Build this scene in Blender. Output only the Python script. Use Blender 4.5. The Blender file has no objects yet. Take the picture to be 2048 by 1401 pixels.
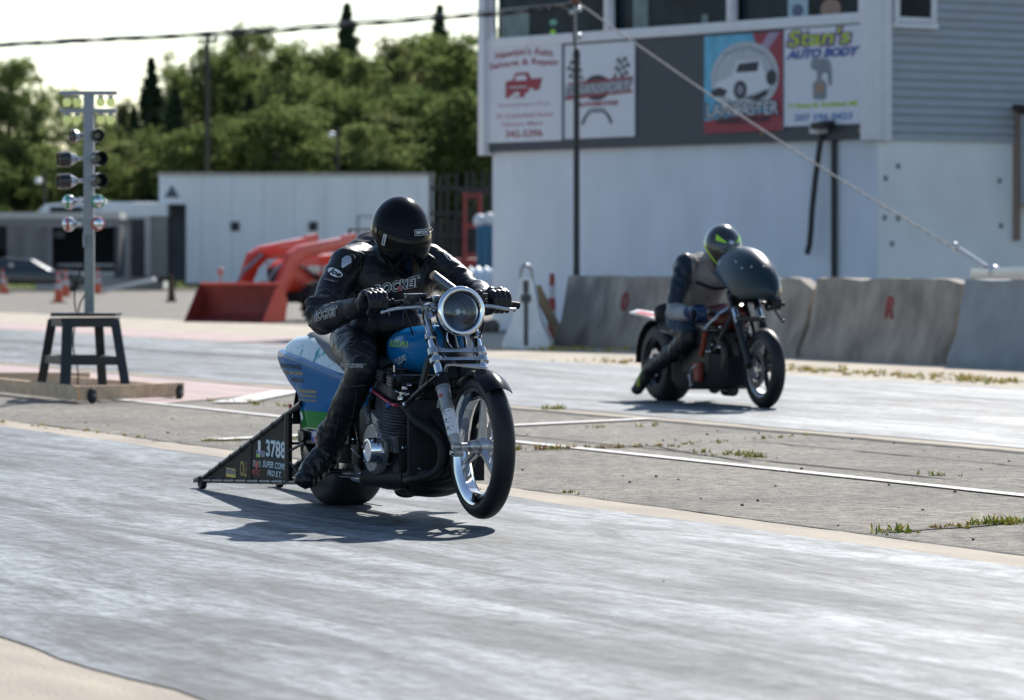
import bpy, bmesh, math, random
from mathutils import Vector, Matrix, noise, Euler
from mathutils.bvhtree import BVHTree
R = math.radians
scene = bpy.context.scene
COL = scene.collection

# ---------------------------------------------------------------- camera
CAM_H, FPX, HORIZ, CX = 1.16, 8475.0, 520.0, 1024.0      # height in m, focal length and horizon in photo pixels
cam_d = bpy.data.cameras.new('camera')
cam = bpy.data.objects.new('camera', cam_d); COL.objects.link(cam)
cam.location = (0, 0, CAM_H); cam.rotation_euler = (R(90), 0, 0)
cam_d.sensor_width = 36.0; cam_d.lens = FPX / 2048 * 36.0
cam_d.shift_y = -(700.5 - HORIZ) / 2048
cam_d.clip_start = 0.5; cam_d.clip_end = 6000
cam_d.dof.use_dof = True; cam_d.dof.focus_distance = 18.9; cam_d.dof.aperture_fstop = 5.0
scene.camera = cam
# ---------------------------------------------------------------- light
SUN_EL, SUN_AZ = 36.0, 17.0          # azimuth from +Y towards +X
world = bpy.data.worlds.new('World'); scene.world = world; world.use_nodes = True
wn = world.node_tree.nodes; wl = world.node_tree.links
sky = wn.new('ShaderNodeTexSky'); sky.sky_type = 'NISHITA'; sky.sun_disc = False
sky.sun_elevation = R(SUN_EL); sky.sun_rotation = R(SUN_AZ)
sky.air_density = 1.0; sky.dust_density = .4; sky.ozone_density = 1.5
bg = wn['Background']; bg.inputs[1].default_value = 0.115
wl.new(sky.outputs[0], bg.inputs[0])
sd = bpy.data.lights.new('sun', 'SUN'); sd.energy = 5.0; sd.angle = R(0.55); sd.color = (1, .955, .89)
sun = bpy.data.objects.new('sun', sd); COL.objects.link(sun)
sv = Vector((math.sin(R(SUN_AZ)) * math.cos(R(SUN_EL)), math.cos(R(SUN_AZ)) * math.cos(R(SUN_EL)), math.sin(R(SUN_EL))))
sun.rotation_euler = sv.to_track_quat('Z', 'Y').to_euler()
sun.location = (20, 60, 60)
scene.view_settings.view_transform = 'Standard'; scene.view_settings.look = 'None'
scene.view_settings.exposure = 0.48; scene.view_settings.gamma = 1.0
scene.view_settings.use_curve_mapping = False

# ---------------------------------------------------------------- geometry of the place
ALPHA = math.atan2(3424, FPX)
TU = Vector((math.sin(ALPHA), -math.cos(ALPHA), 0))       # down the track, towards the camera
TN = Vector((math.cos(ALPHA), math.sin(ALPHA), 0))        # across the track, away from the camera
TROT = math.atan2(TU.y, TU.x)
def at(px, py, D):                  # photo pixel and distance -> point
    return Vector(((px - CX) / FPX * D, D, CAM_H - (py - HORIZ) / FPX * D))
def ground(px, py):
    D = FPX * CAM_H / (py - HORIZ); return Vector(((px - CX) / FPX * D, D, 0))
def st(px, py):                     # photo pixel of a ground point -> along / across the track
    g = ground(px, py); return g.dot(TU), g.dot(TN)
def s_at(px, t):                    # along-track place of a ground point seen at px at across-track distance t
    k = (px - CX) / FPX
    return (k * t * TN.y - t * TN.x) / (TU.x - k * TU.y)
class Frame:                        # local frame of a motorcycle: s forward, l left, z up
    def __init__(self, R0): self.R0 = R0
    def L(self, px, py, l):
        k = (px - CX) / FPX; R0 = self.R0
        s = (k * (R0.y + l * TN.y) - (R0.x + l * TN.x)) / (TU.x - k * TU.y)
        D = R0.y + l * TN.y + s * TU.y
        return Vector((s, l, CAM_H - (py - HORIZ) / FPX * D))

# ---------------------------------------------------------------- materials
MATS = {}
def nt(m): return m.node_tree.nodes, m.node_tree.links
def pm(name, col, rough=.5, metal=0., var=.12, scale=14., bump=0., bscale=60., coat=0., stretch=(1, 1, 1), spec=.5, bdist=.01, det=4, emit=0, rvar=.08):
    if name in MATS: return MATS[name]
    m = bpy.data.materials.new(name); m.use_nodes = True; n, l = nt(m); b = n['Principled BSDF']
    tc = n.new('ShaderNodeTexCoord'); mp = n.new('ShaderNodeMapping'); mp.inputs['Scale'].default_value = stretch
    l.new(tc.outputs['Object'], mp.inputs[0])
    nz = n.new('ShaderNodeTexNoise'); nz.inputs['Scale'].default_value = scale; nz.inputs['Detail'].default_value = det
    l.new(mp.outputs[0], nz.inputs[0])
    rp = n.new('ShaderNodeValToRGB'); rp.color_ramp.elements[0].position = .3; rp.color_ramp.elements[1].position = .7
    c = Vector(col)
    rp.color_ramp.elements[0].color = (*(c * (1 - var)), 1); rp.color_ramp.elements[1].color = (*[min(1, v) for v in c * (1 + var)], 1)
    l.new(nz.outputs[0], rp.inputs[0]); l.new(rp.outputs[0], b.inputs['Base Color'])
    if rvar:
        mr = n.new('ShaderNodeMapRange'); mr.inputs[3].default_value = max(.02, rough - rvar); mr.inputs[4].default_value = min(1, rough + rvar)
        l.new(nz.outputs[0], mr.inputs[0]); l.new(mr.outputs[0], b.inputs['Roughness'])
    else: b.inputs['Roughness'].default_value = rough
    b.inputs['Metallic'].default_value = metal; b.inputs['Coat Weight'].default_value = coat
    b.inputs['Coat Roughness'].default_value = .08
    b.inputs['Specular IOR Level'].default_value = spec
    if emit:
        b.inputs['Emission Color'].default_value = (*col, 1); b.inputs['Emission Strength'].default_value = emit
    if bump:
        n2 = n.new('ShaderNodeTexNoise'); n2.inputs['Scale'].default_value = bscale; n2.inputs['Detail'].default_value = 5
        l.new(mp.outputs[0], n2.inputs[0])
        bp = n.new('ShaderNodeBump'); bp.inputs['Strength'].default_value = bump; bp.inputs['Distance'].default_value = bdist
        l.new(n2.outputs[0], bp.inputs['Height']); l.new(bp.outputs[0], b.inputs['Normal'])
    MATS[name] = m; return m

# ---------------------------------------------------------------- mesh building
class MB:
    def __init__(self): self.bm = bmesh.new()
    def _add(self, verts, faces):
        vs = [self.bm.verts.new(v) for v in verts]
        for f in faces:
            try: self.bm.faces.new([vs[i] for i in f])
            except ValueError: pass
        return self
    def box(self, c, size, rot=None, bevel=0):
        b = bmesh.new(); bmesh.ops.create_cube(b, size=1)
        for v in b.verts: v.co = Vector((v.co.x * size[0], v.co.y * size[1], v.co.z * size[2]))
        if bevel: bmesh.ops.bevel(b, geom=list(b.edges), offset=bevel, segments=2, affect='EDGES', profile=.6)
        M = Matrix.Translation(c) @ (rot if isinstance(rot, Matrix) else (Euler(rot).to_matrix().to_4x4() if rot else Matrix()))
        b.verts.index_update()
        self._add([M @ v.co for v in b.verts], [[v.index for v in f.verts] for f in b.faces]); b.free(); return self
    def cyl(self, p0, p1, r0, r1=None, seg=20, cap=True):
        r1 = r0 if r1 is None else r1; p0 = Vector(p0); p1 = Vector(p1); d = (p1 - p0).normalized()
        q = d.to_track_quat('Z', 'Y'); a = []; 
        for p, r in ((p0, r0), (p1, r1)):
            for i in range(seg):
                t = 2 * math.pi * i / seg; a.append(p + q @ Vector((r * math.cos(t), r * math.sin(t), 0)))
        f = [(i, (i + 1) % seg, seg + (i + 1) % seg, seg + i) for i in range(seg)]
        if cap: f += [tuple(range(seg))[::-1], tuple(range(seg, 2 * seg))]
        return self._add(a, f)
    def tube(self, pts, r, seg=10, closed=False, smooth=0, cap=True):
        P = [Vector(p) for p in pts]
        for _ in range(smooth):
            Q = [] if closed else [P[0]]
            n = len(P)
            for i in range(n if closed else n - 1):
                a, b = P[i], P[(i + 1) % n]; Q += [a * .75 + b * .25, a * .25 + b * .75]
            if not closed: Q.append(P[-1])
            P = Q
        n = len(P); rr = r if isinstance(r, (list, tuple)) else None
        verts = []; up = None
        for i in range(n):
            d = (P[(i + 1) % n] - P[i - 1]) if closed else (P[min(i + 1, n - 1)] - P[max(i - 1, 0)])
            d.normalize()
            if up is None:
                up = Vector((0, 0, 1)) if abs(d.z) < .9 else Vector((1, 0, 0))
            x = up.cross(d)
            if x.length < 1e-5: x = Vector((1, 0, 0)).cross(d)
            x.normalize(); y = d.cross(x); up = y
            ri = r if rr is None else rr[0] + (rr[1] - rr[0]) * i / (n - 1)
            for k in range(seg):
                t = 2 * math.pi * k / seg; verts.append(P[i] + (x * math.cos(t) + y * math.sin(t)) * ri)
        f = []
        for i in range(n if closed else n - 1):
            j = (i + 1) % n
            for k in range(seg):
                k2 = (k + 1) % seg; f.append((i * seg + k, i * seg + k2, j * seg + k2, j * seg + k))
        if cap and not closed: f += [tuple(range(seg))[::-1], tuple(range((n - 1) * seg, n * seg))]
        return self._add(verts, f)
    def lathe(self, prof, c, axis=(0, 1, 0), seg=48, closed=True):      # prof = [(along axis, radius)]
        q = Vector(axis).to_track_quat('Z', 'Y'); c = Vector(c); n = len(prof); a = []
        for i in range(seg):
            t = 2 * math.pi * i / seg
            for h, r in prof: a.append(c + q @ Vector((r * math.cos(t), r * math.sin(t), h)))
        f = []
        for i in range(seg):
            j = (i + 1) % seg
            for k in range(n if closed else n - 1):
                k2 = (k + 1) % n; f.append((i * n + k, i * n + k2, j * n + k2, j * n + k))
        return self._add(a, f)
    def prism(self, poly, f0, f1, bevel=0):           # poly 2D; f0,f1 map (a,b) -> 3D for the two faces
        n = len(poly); a = [f0(*p) for p in poly] + [f1(*p) for p in poly]
        f = [(i, (i + 1) % n, n + (i + 1) % n, n + i) for i in range(n)] + [tuple(range(n))[::-1], tuple(range(n, 2 * n))]
        if bevel:
            b = bmesh.new(); vs = [b.verts.new(v) for v in a]
            for q in f: b.faces.new([vs[i] for i in q])
            bmesh.ops.recalc_face_normals(b, faces=b.faces)
            bmesh.ops.bevel(b, geom=list(b.edges), offset=bevel, segments=2, affect='EDGES', profile=.6)
            b.verts.index_update()
            self._add([v.co.copy() for v in b.verts], [[v.index for v in q.verts] for q in b.faces]); b.free(); return self
        return self._add(a, f)
    def sphere(self, c, r, seg=20, rings=12, rot=None):
        r = (r, r, r) if not isinstance(r, (tuple, list)) else r; c = Vector(c)
        b = bmesh.new(); bmesh.ops.create_uvsphere(b, u_segments=seg, v_segments=rings, radius=1)
        q = Euler(rot).to_matrix() if rot else Matrix.Identity(3); b.verts.index_update()
        self._add([c + q @ Vector((v.co.x * r[0], v.co.y * r[1], v.co.z * r[2])) for v in b.verts], [[v.index for v in f.verts] for f in b.faces]); b.free(); return self
    def rings(self, rings, closed=True, cap=True):    # list of equal-length vertex rings
        n = len(rings[0]); a = [Vector(v) for r in rings for v in r]; f = []
        for i in range(len(rings) - 1):
            for k in range(n if closed else n - 1):
                k2 = (k + 1) % n; f.append((i * n + k, i * n + k2, (i + 1) * n + k2, (i + 1) * n + k))
        if cap and closed: f += [tuple(range(n))[::-1], tuple(range((len(rings) - 1) * n, len(rings) * n))]
        return self._add(a, f)
    def quad(self, *v): return self._add([Vector(x) for x in v], [tuple(range(len(v)))])
    def build(self, name, mat, parent=None, smooth=35, loc=None, rotz=None, solid=0, sub=0):
        me = bpy.data.meshes.new(name)
        bmesh.ops.recalc_face_normals(self.bm, faces=self.bm.faces)
        if solid:
            bmesh.ops.solidify(self.bm, geom=list(self.bm.faces), thickness=solid)
        if sub:
            bmesh.ops.subdivide_edges(self.bm, edges=list(self.bm.edges), cuts=sub, use_grid_fill=True)
        self.bm.to_mesh(me); self.bm.free()
        return finish(name, me, mat, parent, smooth, loc, rotz)
def finish(name, me, mat, parent=None, smooth=35, loc=None, rotz=None):
    if mat: me.materials.append(mat)
    if smooth:
        me.polygons.foreach_set('use_smooth', [True] * len(me.polygons)); me.set_sharp_from_angle(angle=R(smooth))
    o = bpy.data.objects.new(name, me); COL.objects.link(o)
    if parent: o.parent = parent
    if loc is not None: o.location = loc
    if rotz is not None: o.rotation_euler.z = rotz
    return o
def tag(o, label=None, cat=None, group=None, kind=None):
    if label: o['label'] = label
    if cat: o['category'] = cat
    if group: o['group'] = group
    if kind: o['kind'] = kind
    return o
def thing(name, label, cat, loc=(0, 0, 0), rotz=0, group=None):
    o = bpy.data.objects.new(name, None); COL.objects.link(o); o.location = loc; o.rotation_euler.z = rotz
    o.empty_display_size = .2
    return tag(o, label, cat, group)
def kids(o): return [c for c in bpy.data.objects if c.parent == o]
def copy_tree(o, parent=None, src=None):
    c = o.copy(); COL.objects.link(c); c.parent = parent
    for ch in src[o.name] if src else kids(o): copy_tree(ch, c, src)
    return c
def strip(name, pts, w, z, mat, kind='structure', label=None):      # a ribbon along points given as (s,t)
    pass

def chain(*pr, sc=None):
    """tapered limb: (point, radius), (point, radius) ..."""
    return ('chain', pr, sc)
def ell(c, r, rot=(0, 0, 0)): return ('ell', c, r, rot)
def blob_mesh(prims, vox=.008, sm=6, wr=None):
    b = bmesh.new()
    def ball(c, r, q=None):
        M = Matrix.Translation(c) @ (q or Matrix()) @ Matrix.Diagonal((r[0], r[1], r[2], 1))
        bmesh.ops.create_icosphere(b, subdivisions=3 if max(r) > .05 else 2, radius=1, matrix=M)
    for p in prims:
        if p[0] == 'ell': ball(Vector(p[1]), p[2], Euler(p[3]).to_matrix().to_4x4())
        else:
            sc = p[2] or (1, 1, 1)
            for (a, ra), (c, rc) in zip(p[1][:-1], p[1][1:]):
                a = Vector(a); c = Vector(c); n = max(2, int((c - a).length / (min(ra, rc) * .3)) + 1)
                for i in range(n + 1):
                    t = i / n; r = ra + (rc - ra) * t
                    ball(a.lerp(c, t), (r * sc[0], r * sc[1], r * sc[2]))
    me = bpy.data.meshes.new('tmp'); b.to_mesh(me); b.free()
    o = bpy.data.objects.new('tmp', me); COL.objects.link(o)
    m = o.modifiers.new('r', 'REMESH'); m.mode = 'VOXEL'; m.voxel_size = vox; m.adaptivity = 0
    s = o.modifiers.new('s', 'SMOOTH'); s.factor = .5; s.iterations = sm
    dg = bpy.context.evaluated_depsgraph_get()
    me2 = bpy.data.meshes.new_from_object(o.evaluated_get(dg))
    bpy.data.objects.remove(o); bpy.data.meshes.remove(me)
    if wr:
        me2.update(); nrm = [v.normal.copy() for v in me2.vertices]
        for v, n in zip(me2.vertices, nrm):
            v.co += n * wr(v.co, n)
    return me2
def wrinkle(amp, freq, seed=0, mask=None, stretch=(1, 1, 1)):
    def f(p, n):
        q = Vector((p.x * stretch[0], p.y * stretch[1], p.z * stretch[2])) * freq + Vector((seed, seed, seed))
        q += Vector((noise.noise(q * .5), noise.noise(q * .5 + Vector((9, 9, 9))), 0)) * .8
        r = (1 - abs(noise.noise(q)) * 2.2); r2 = 1 - abs(noise.noise(q * 2.1 + Vector((3, 1, 7)))) * 2.2
        return amp * ((max(r, -.4) - .5) + .4 * (max(r2, -.4) - .5)) * (mask(p) if mask else 1)
    return f
def blob(name, prims, mat, parent=None, vox=.008, sm=6, wr=None):
    return finish(name, blob_mesh(prims, vox, sm, wr), mat, parent, smooth=180)
def split_off(o, test, name, mat, push, parent=None):
    """copy the faces that pass the test as a shell of their own, pushed outwards"""
    me = o.data; b = bmesh.new(); b.from_mesh(me)
    dele = [f for f in b.faces if not test(f.calc_center_median())]
    bmesh.ops.delete(b, geom=dele, context='FACES')
    b.normal_update()
    for _ in range(3): bmesh.ops.smooth_vert(b, verts=[v for v in b.verts if v.is_boundary], factor=.5, use_axis_x=True, use_axis_y=True, use_axis_z=True)
    b.normal_update()
    for v in b.verts: v.co += v.normal * push
    rim = [e for e in b.edges if e.is_boundary]
    r = bmesh.ops.extrude_edge_only(b, edges=rim)
    for v in [g for g in r['geom'] if isinstance(g, bmesh.types.BMVert)]: v.co -= v.normal * (push + .004)
    me2 = bpy.data.meshes.new(name); b.to_mesh(me2); b.free()
    return finish(name, me2, mat, parent or o, smooth=60)

# ---------------------------------------------------------------- lettering
def text2d(body, shear=0., offset=0., spacing=1.):
    cu = bpy.data.curves.new('t', 'FONT'); cu.body = body; cu.size = 1; cu.align_x = 'CENTER'; cu.align_y = 'CENTER'
    cu.shear = shear; cu.offset = offset; cu.space_character = spacing; cu.resolution_u = 3
    o = bpy.data.objects.new('t', cu); COL.objects.link(o)
    dg = bpy.context.evaluated_depsgraph_get(); me = bpy.data.meshes.new_from_object(o.evaluated_get(dg))
    bpy.data.objects.remove(o); bpy.data.curves.remove(cu)
    b = bmesh.new(); b.from_mesh(me); bpy.data.meshes.remove(me); return b
def decal(name, mat, body, h, w, O, Rv, U, parent=None, target=None, lift=.002, shear=0., offset=.0, spacing=1., arc=0., ref=None, shape=None):
    """lettering of cap height h and width w around O; Rv and U are its right and up directions"""
    O = Vector(O); Rv = Vector(Rv).normalized(); U = Vector(U).normalized(); N = Rv.cross(U)
    if shape is None:
        b = text2d(body, shear, offset, spacing)
    else:
        b = bmesh.new()
        for poly in shape:
            try: b.faces.new([b.verts.new((x, y, 0)) for x, y in poly])
            except ValueError: pass
    xs = [v.co.x for v in b.verts]; ys = [v.co.y for v in b.verts]
    if ref is None: ref = (min(xs), max(xs), min(ys), max(ys))
    x0, x1, y0, y1 = ref
    for v in b.verts:
        x = (v.co.x - (x0 + x1) / 2) / (x1 - x0) * w; y = (v.co.y - (y0 + y1) / 2) / (y1 - y0) * h
        if arc: y += arc * (1 - (2 * x / w) ** 2)
        v.co = (x, y, 0)
    if target or arc:
        bmesh.ops.triangulate(b, faces=b.faces)
        for _ in range(3 if target else 2):
            le = [e for e in b.edges if e.calc_length() > (.014 if target else w / 14)]
            if not le: break
            bmesh.ops.subdivide_edges(b, edges=le, cuts=1); bmesh.ops.triangulate(b, faces=b.faces)
    bv = BVHTree.FromBMesh(target_bm(target)) if target else None
    dele = []
    for v in b.verts:
        p = O + Rv * v.co.x + U * v.co.y
        if bv:
            hit = bv.ray_cast(p + N * .35, -N)
            if hit[0] is None: dele.append(v); v.co = p; continue
            v.co = hit[0] + N * lift * .5 + hit[1] * (lift if hit[1].dot(N) > 0 else -lift) 
        else: v.co = p + N * lift
    if dele: bmesh.ops.delete(b, geom=dele, context='VERTS')
    me = bpy.data.meshes.new(name); b.to_mesh(me); b.free()
    o = finish(name, me, mat, parent, smooth=0); return o, ref
_tb = {}
def target_bm(o):
    if o.name not in _tb:
        b = bmesh.new(); b.from_mesh(o.data); _tb[o.name] = b
    return _tb[o.name]
def ngon(cx, cy, rx, ry=None, n=28, a0=0): 
    ry = rx if ry is None else ry
    return [(cx + rx * math.cos(a0 + 2 * math.pi * i / n), cy + ry * math.sin(a0 + 2 * math.pi * i / n)) for i in range(n)]
# ================================================================ SETTING: ground, lanes, paint
def ramp_node(n, stops):
    r = n.new('ShaderNodeValToRGB'); e = r.color_ramp.elements
    while len(e) < len(stops): e.new(.5)
    for i, (p, c) in enumerate(stops): e[i].position = p; e[i].color = (*c, 1) if len(c) == 3 else c
    return r
def asphalt_mat():
    m = bpy.data.materials.new('old_asphalt'); m.use_nodes = True; n, l = nt(m); b = n['Principled BSDF']
    tc = n.new('ShaderNodeTexCoord')
    def nz(sc, det, rough=.6, st_=(1, 1, 1)):
        mp = n.new('ShaderNodeMapping'); mp.inputs['Scale'].default_value = st_; l.new(tc.outputs['Object'], mp.inputs[0])
        z = n.new('ShaderNodeTexNoise'); z.inputs['Scale'].default_value = sc; z.inputs['Detail'].default_value = det; z.inputs['Roughness'].default_value = rough
        l.new(mp.outputs[0], z.inputs[0]); return z
    big = nz(.6, 7, .7); mid = nz(2.2, 8, .7); fine = nz(11, 9, .86)
    r1 = ramp_node(n, [(.3, (.19, .172, .148)), (.7, (.30, .277, .24))]); l.new(mid.outputs[0], r1.inputs[0])
    r2 = ramp_node(n, [(.42, (.22, .21, .20)), (.50, (.86, .85, .83)), (.57, (1.25, 1.24, 1.20))]); l.new(fine.outputs[0], r2.inputs[0])
    mx = n.new('ShaderNodeMix'); mx.data_type = 'RGBA'; mx.blend_type = 'MULTIPLY'; mx.inputs[0].default_value = .95
    l.new(r1.outputs[0], mx.inputs[6]); l.new(r2.outputs[0], mx.inputs[7])
    r3 = ramp_node(n, [(.38, (.66, .65, .64)), (.5, (.95, .94, .93)), (.62, (1.08, 1.06, 1.02))]); l.new(big.outputs[0], r3.inputs[0])
    m2 = n.new('ShaderNodeMix'); m2.data_type = 'RGBA'; m2.blend_type = 'MULTIPLY'; m2.inputs[0].default_value = 1
    l.new(mx.outputs[2], m2.inputs[6]); l.new(r3.outputs[0], m2.inputs[7])
    vor = n.new('ShaderNodeTexVoronoi'); vor.inputs['Scale'].default_value = 60; l.new(tc.outputs['Object'], vor.inputs[0])
    l.new(m2.outputs[2], b.inputs['Base Color']); b.inputs['Roughness'].default_value = .85
    b.inputs['Specular IOR Level'].default_value = .35
    ad = n.new('ShaderNodeMath'); ad.operation = 'ADD'; l.new(fine.outputs[0], ad.inputs[0]); l.new(vor.outputs[0], ad.inputs[1])
    bp = n.new('ShaderNodeBump'); bp.inputs['Strength'].default_value = .9; bp.inputs['Distance'].default_value = .012
    l.new(ad.outputs[0], bp.inputs['Height']); l.new(bp.outputs[0], b.inputs['Normal'])
    return m
def lane_mat():
    m = bpy.data.materials.new('rubbered_lane'); m.use_nodes = True; n, l = nt(m); b = n['Principled BSDF']
    tc = n.new('ShaderNodeTexCoord')
    def nz(sc, det, st_, rough=.55, dist=0):
        mp = n.new('ShaderNodeMapping'); mp.inputs['Scale'].default_value = st_; l.new(tc.outputs['Object'], mp.inputs[0])
        z = n.new('ShaderNodeTexNoise'); z.inputs['Scale'].default_value = sc; z.inputs['Detail'].default_value = det; z.inputs['Roughness'].default_value = rough
        z.inputs['Distortion'].default_value = dist
        l.new(mp.outputs[0], z.inputs[0]); return z
    streak = nz(1.3, 10, (.30, 2.0, 1), .68, 1.0); fs = nz(11, 9, (.28, 2.2, 1), .72, .8); blot = nz(.5, 5, (.5, 1, 1)); fine = nz(130, 3, (1, 1, 1))
    r1 = ramp_node(n, [(.40, (.055, .068, .078)), (.5, (.128, .150, .166)), (.60, (.20, .226, .247))]); l.new(streak.outputs[0], r1.inputs[0])
    r2 = ramp_node(n, [(.36, (.45, .46, .48)), (.52, (1, 1, 1)), (.68, (1.35, 1.34, 1.32))]); l.new(fs.outputs[0], r2.inputs[0])
    mx = n.new('ShaderNodeMix'); mx.data_type = 'RGBA'; mx.blend_type = 'MULTIPLY'; mx.inputs[0].default_value = .75
    l.new(r1.outputs[0], mx.inputs[6]); l.new(r2.outputs[0], mx.inputs[7])
    gr = nz(9, 10, (.8, 1.0, 1), .86); rg = ramp_node(n, [(.43, (.35, .36, .37)), (.49, (.95, .95, .95)), (.56, (1.3, 1.3, 1.3))]); l.new(gr.outputs[0], rg.inputs[0])
    m3 = n.new('ShaderNodeMix'); m3.data_type = 'RGBA'; m3.blend_type = 'MULTIPLY'; m3.inputs[0].default_value = .85; l.new(mx.outputs[2], m3.inputs[6]); l.new(rg.outputs[0], m3.inputs[7])
    blk = nz(2.2, 10, (.10, 1.6, 1), .7, .5); rb = ramp_node(n, [(.28, (.35, .36, .38)), (.40, (1, 1, 1))]); l.new(blk.outputs[0], rb.inputs[0])
    m4 = n.new('ShaderNodeMix'); m4.data_type = 'RGBA'; m4.blend_type = 'MULTIPLY'; m4.inputs[0].default_value = 1; l.new(m3.outputs[2], m4.inputs[6]); l.new(rb.outputs[0], m4.inputs[7])
    sx = n.new('ShaderNodeSeparateXYZ'); l.new(tc.outputs['Object'], sx.inputs[0]); mt = n.new('ShaderNodeMapRange'); mt.inputs[1].default_value = 3.; mt.inputs[2].default_value = 19.; l.new(sx.outputs[1], mt.inputs[0])
    wob = n.new('ShaderNodeMath'); wob.operation = 'MULTIPLY_ADD'; wob.inputs[1].default_value = .05; l.new(streak.outputs[0], wob.inputs[0]); l.new(mt.outputs[0], wob.inputs[2])
    k = lambda t: (t - 3) / 16 + .025
    rt = ramp_node(n, [(k(3.4), (.8, .8, .8)), (k(4.3), (1.15, 1.15, 1.15)), (k(4.85), (.62, .63, .65)), (k(5.35), (1.1, 1.1, 1.1)), (k(6.2), (.95, .95, .95)), (k(6.7), (.6, .61, .63)), (k(7.3), (1.1, 1.1, 1.1)), (k(12.9), (1.05, 1.05, 1.05)), (k(13.9), (1.1, 1.1, 1.1)), (k(14.3), (.65, .66, .68)), (k(14.8), (1.1, 1.1, 1.1)), (k(16.2), (.7, .7, .72)), (k(16.8), (1.1, 1.1, 1.1))]); l.new(wob.outputs[0], rt.inputs[0])
    m5 = n.new('ShaderNodeMix'); m5.data_type = 'RGBA'; m5.blend_type = 'MULTIPLY'; m5.inputs[0].default_value = 1; l.new(m4.outputs[2], m5.inputs[6]); l.new(rt.outputs[0], m5.inputs[7])
    l.new(m5.outputs[2], b.inputs['Base Color'])
    ad = n.new('ShaderNodeMath'); ad.operation = 'ADD'; l.new(streak.outputs[0], ad.inputs[0]); l.new(fs.outputs[0], ad.inputs[1])
    ad2 = n.new('ShaderNodeMath'); ad2.operation = 'ADD'; l.new(ad.outputs[0], ad2.inputs[0]); l.new(blot.outputs[0], ad2.inputs[1])
    mr = n.new('ShaderNodeMapRange'); mr.inputs[1].default_value = 1.05; mr.inputs[2].default_value = 1.9
    mr.inputs[3].default_value = .80; mr.inputs[4].default_value = .56
    l.new(ad2.outputs[0], mr.inputs[0]); l.new(mr.outputs[0], b.inputs['Roughness'])
    b.inputs['Specular IOR Level'].default_value = .27
    bp = n.new('ShaderNodeBump'); bp.inputs['Strength'].default_value = .35; bp.inputs['Distance'].default_value = .006
    ad3 = n.new('ShaderNodeMath'); ad3.operation = 'ADD'; l.new(fine.outputs[0], ad3.inputs[0]); l.new(fs.outputs[0], ad3.inputs[1])
    l.new(ad3.outputs[0], bp.inputs['Height']); l.new(bp.outputs[0], b.inputs['Normal'])
    return m
M_ASPH = asphalt_mat(); M_LANE = lane_mat()
M_TAN = pm('bare_concrete', (.33, .275, .21), .85, var=.28, scale=2.2, bump=.6, bscale=40, stretch=(.5, 2, 1), det=7)
M_WHITE = pm('worn_white_paint', (.56, .55, .52), .8, var=.35, scale=16, bump=.4, bscale=60, det=9)
M_PINK = pm('faded_red_paint', (.37, .26, .245), .8, var=.25, scale=2.5, bump=.4, bscale=50, stretch=(.5, 1.5, 1), det=8)
M_CRACK = pm('dark_seam', (.035, .033, .03), .95, var=.4, scale=6)
M_SAND = pm('sandy_verge', (.42, .36, .28), .95, var=.3, scale=1.8, bump=.8, bscale=25, det=8)

def sheet(name, s0, s1, t0, t1, z, mat, nj=0, jag=0., label=None, seed=1):
    """flat sheet in track coordinates; its two long edges may wander by jag"""
    rnd = random.Random(seed); b = MB(); n = max(1, nj)
    A = []; B = []
    for i in range(n + 1):
        s = s0 + (s1 - s0) * i / n
        A.append((s, t0 + jag * noise.noise(Vector((s * .9, seed * 3.1, 0))) + jag * .5 * noise.noise(Vector((s * 4, seed, 5))), z))
        B.append((s, t1 + jag * noise.noise(Vector((s * .9, seed * 7.7, 9))) + jag * .5 * noise.noise(Vector((s * 4, seed, 15))), z))
    for i in range(n): b.quad(A[i], A[i + 1], B[i + 1], B[i])
    o = b.build(name, mat, smooth=0); o.rotation_euler.z = TROT
    return tag(o, kind='structure', label=label)
g = MB().quad((-1500, -1500, 0), (1500, -1500, 0), (1500, 1500, 0), (-1500, 1500, 0)).build('ground', M_ASPH, smooth=0)
tag(g, 'old grey asphalt of the race track and paddock', kind='structure')
FAR, NEAR = -230, 60
sheet('near_lane', FAR, NEAR, 3.4, 7.72, .008, M_LANE, 900, .05, 'pale rubber streaked near racing lane', 2)
sheet('far_lane', FAR, NEAR, 12.62, 18.45, .008, M_LANE, 500, .08, 'pale rubber streaked far racing lane', 3)
sheet('concrete_edge', FAR, NEAR, 7.6, 8.05, .004, M_TAN, 900, .05, 'tan concrete strip along far side of the near lane', 4)
sheet('concrete_edge', FAR, NEAR, 2.7, 3.6, .004, M_TAN, 900, .06, 'tan concrete strip along the near side of the near lane', 5)
sheet('concrete_edge', FAR, NEAR, 12.42, 12.75, .004, M_TAN, 500, .05, 'tan concrete strip along near side of the far lane', 6)
sheet('verge', FAR, NEAR, 18.3, 24.5, .004, M_SAND, 400, .2, 'sandy gravel verge before the concrete barriers', 7)
sheet('seam', -60, -2, 8.05, 8.085, .004, M_CRACK, 700, .05, 'dark crack beside the near lane', 8)
sheet('seam', -80, -2, 12.31, 12.42, .004, M_CRACK, 500, .06, 'dark crack beside the far lane', 9)
sheet('seam', -27.5, -2, 10.50, 10.53, .004, M_CRACK, 300, .05, 'dark crack running along the centre asphalt', 10)
sheet('seam', -24.5, -2, 11.55, 11.57, .004, M_CRACK, 300, .06, 'thin crack near the far lane', 11)
sheet('seam', -90, -45, 15.8, 15.95, .012, M_CRACK, 100, .05, 'dark groove along the far lane', 12)
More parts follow.
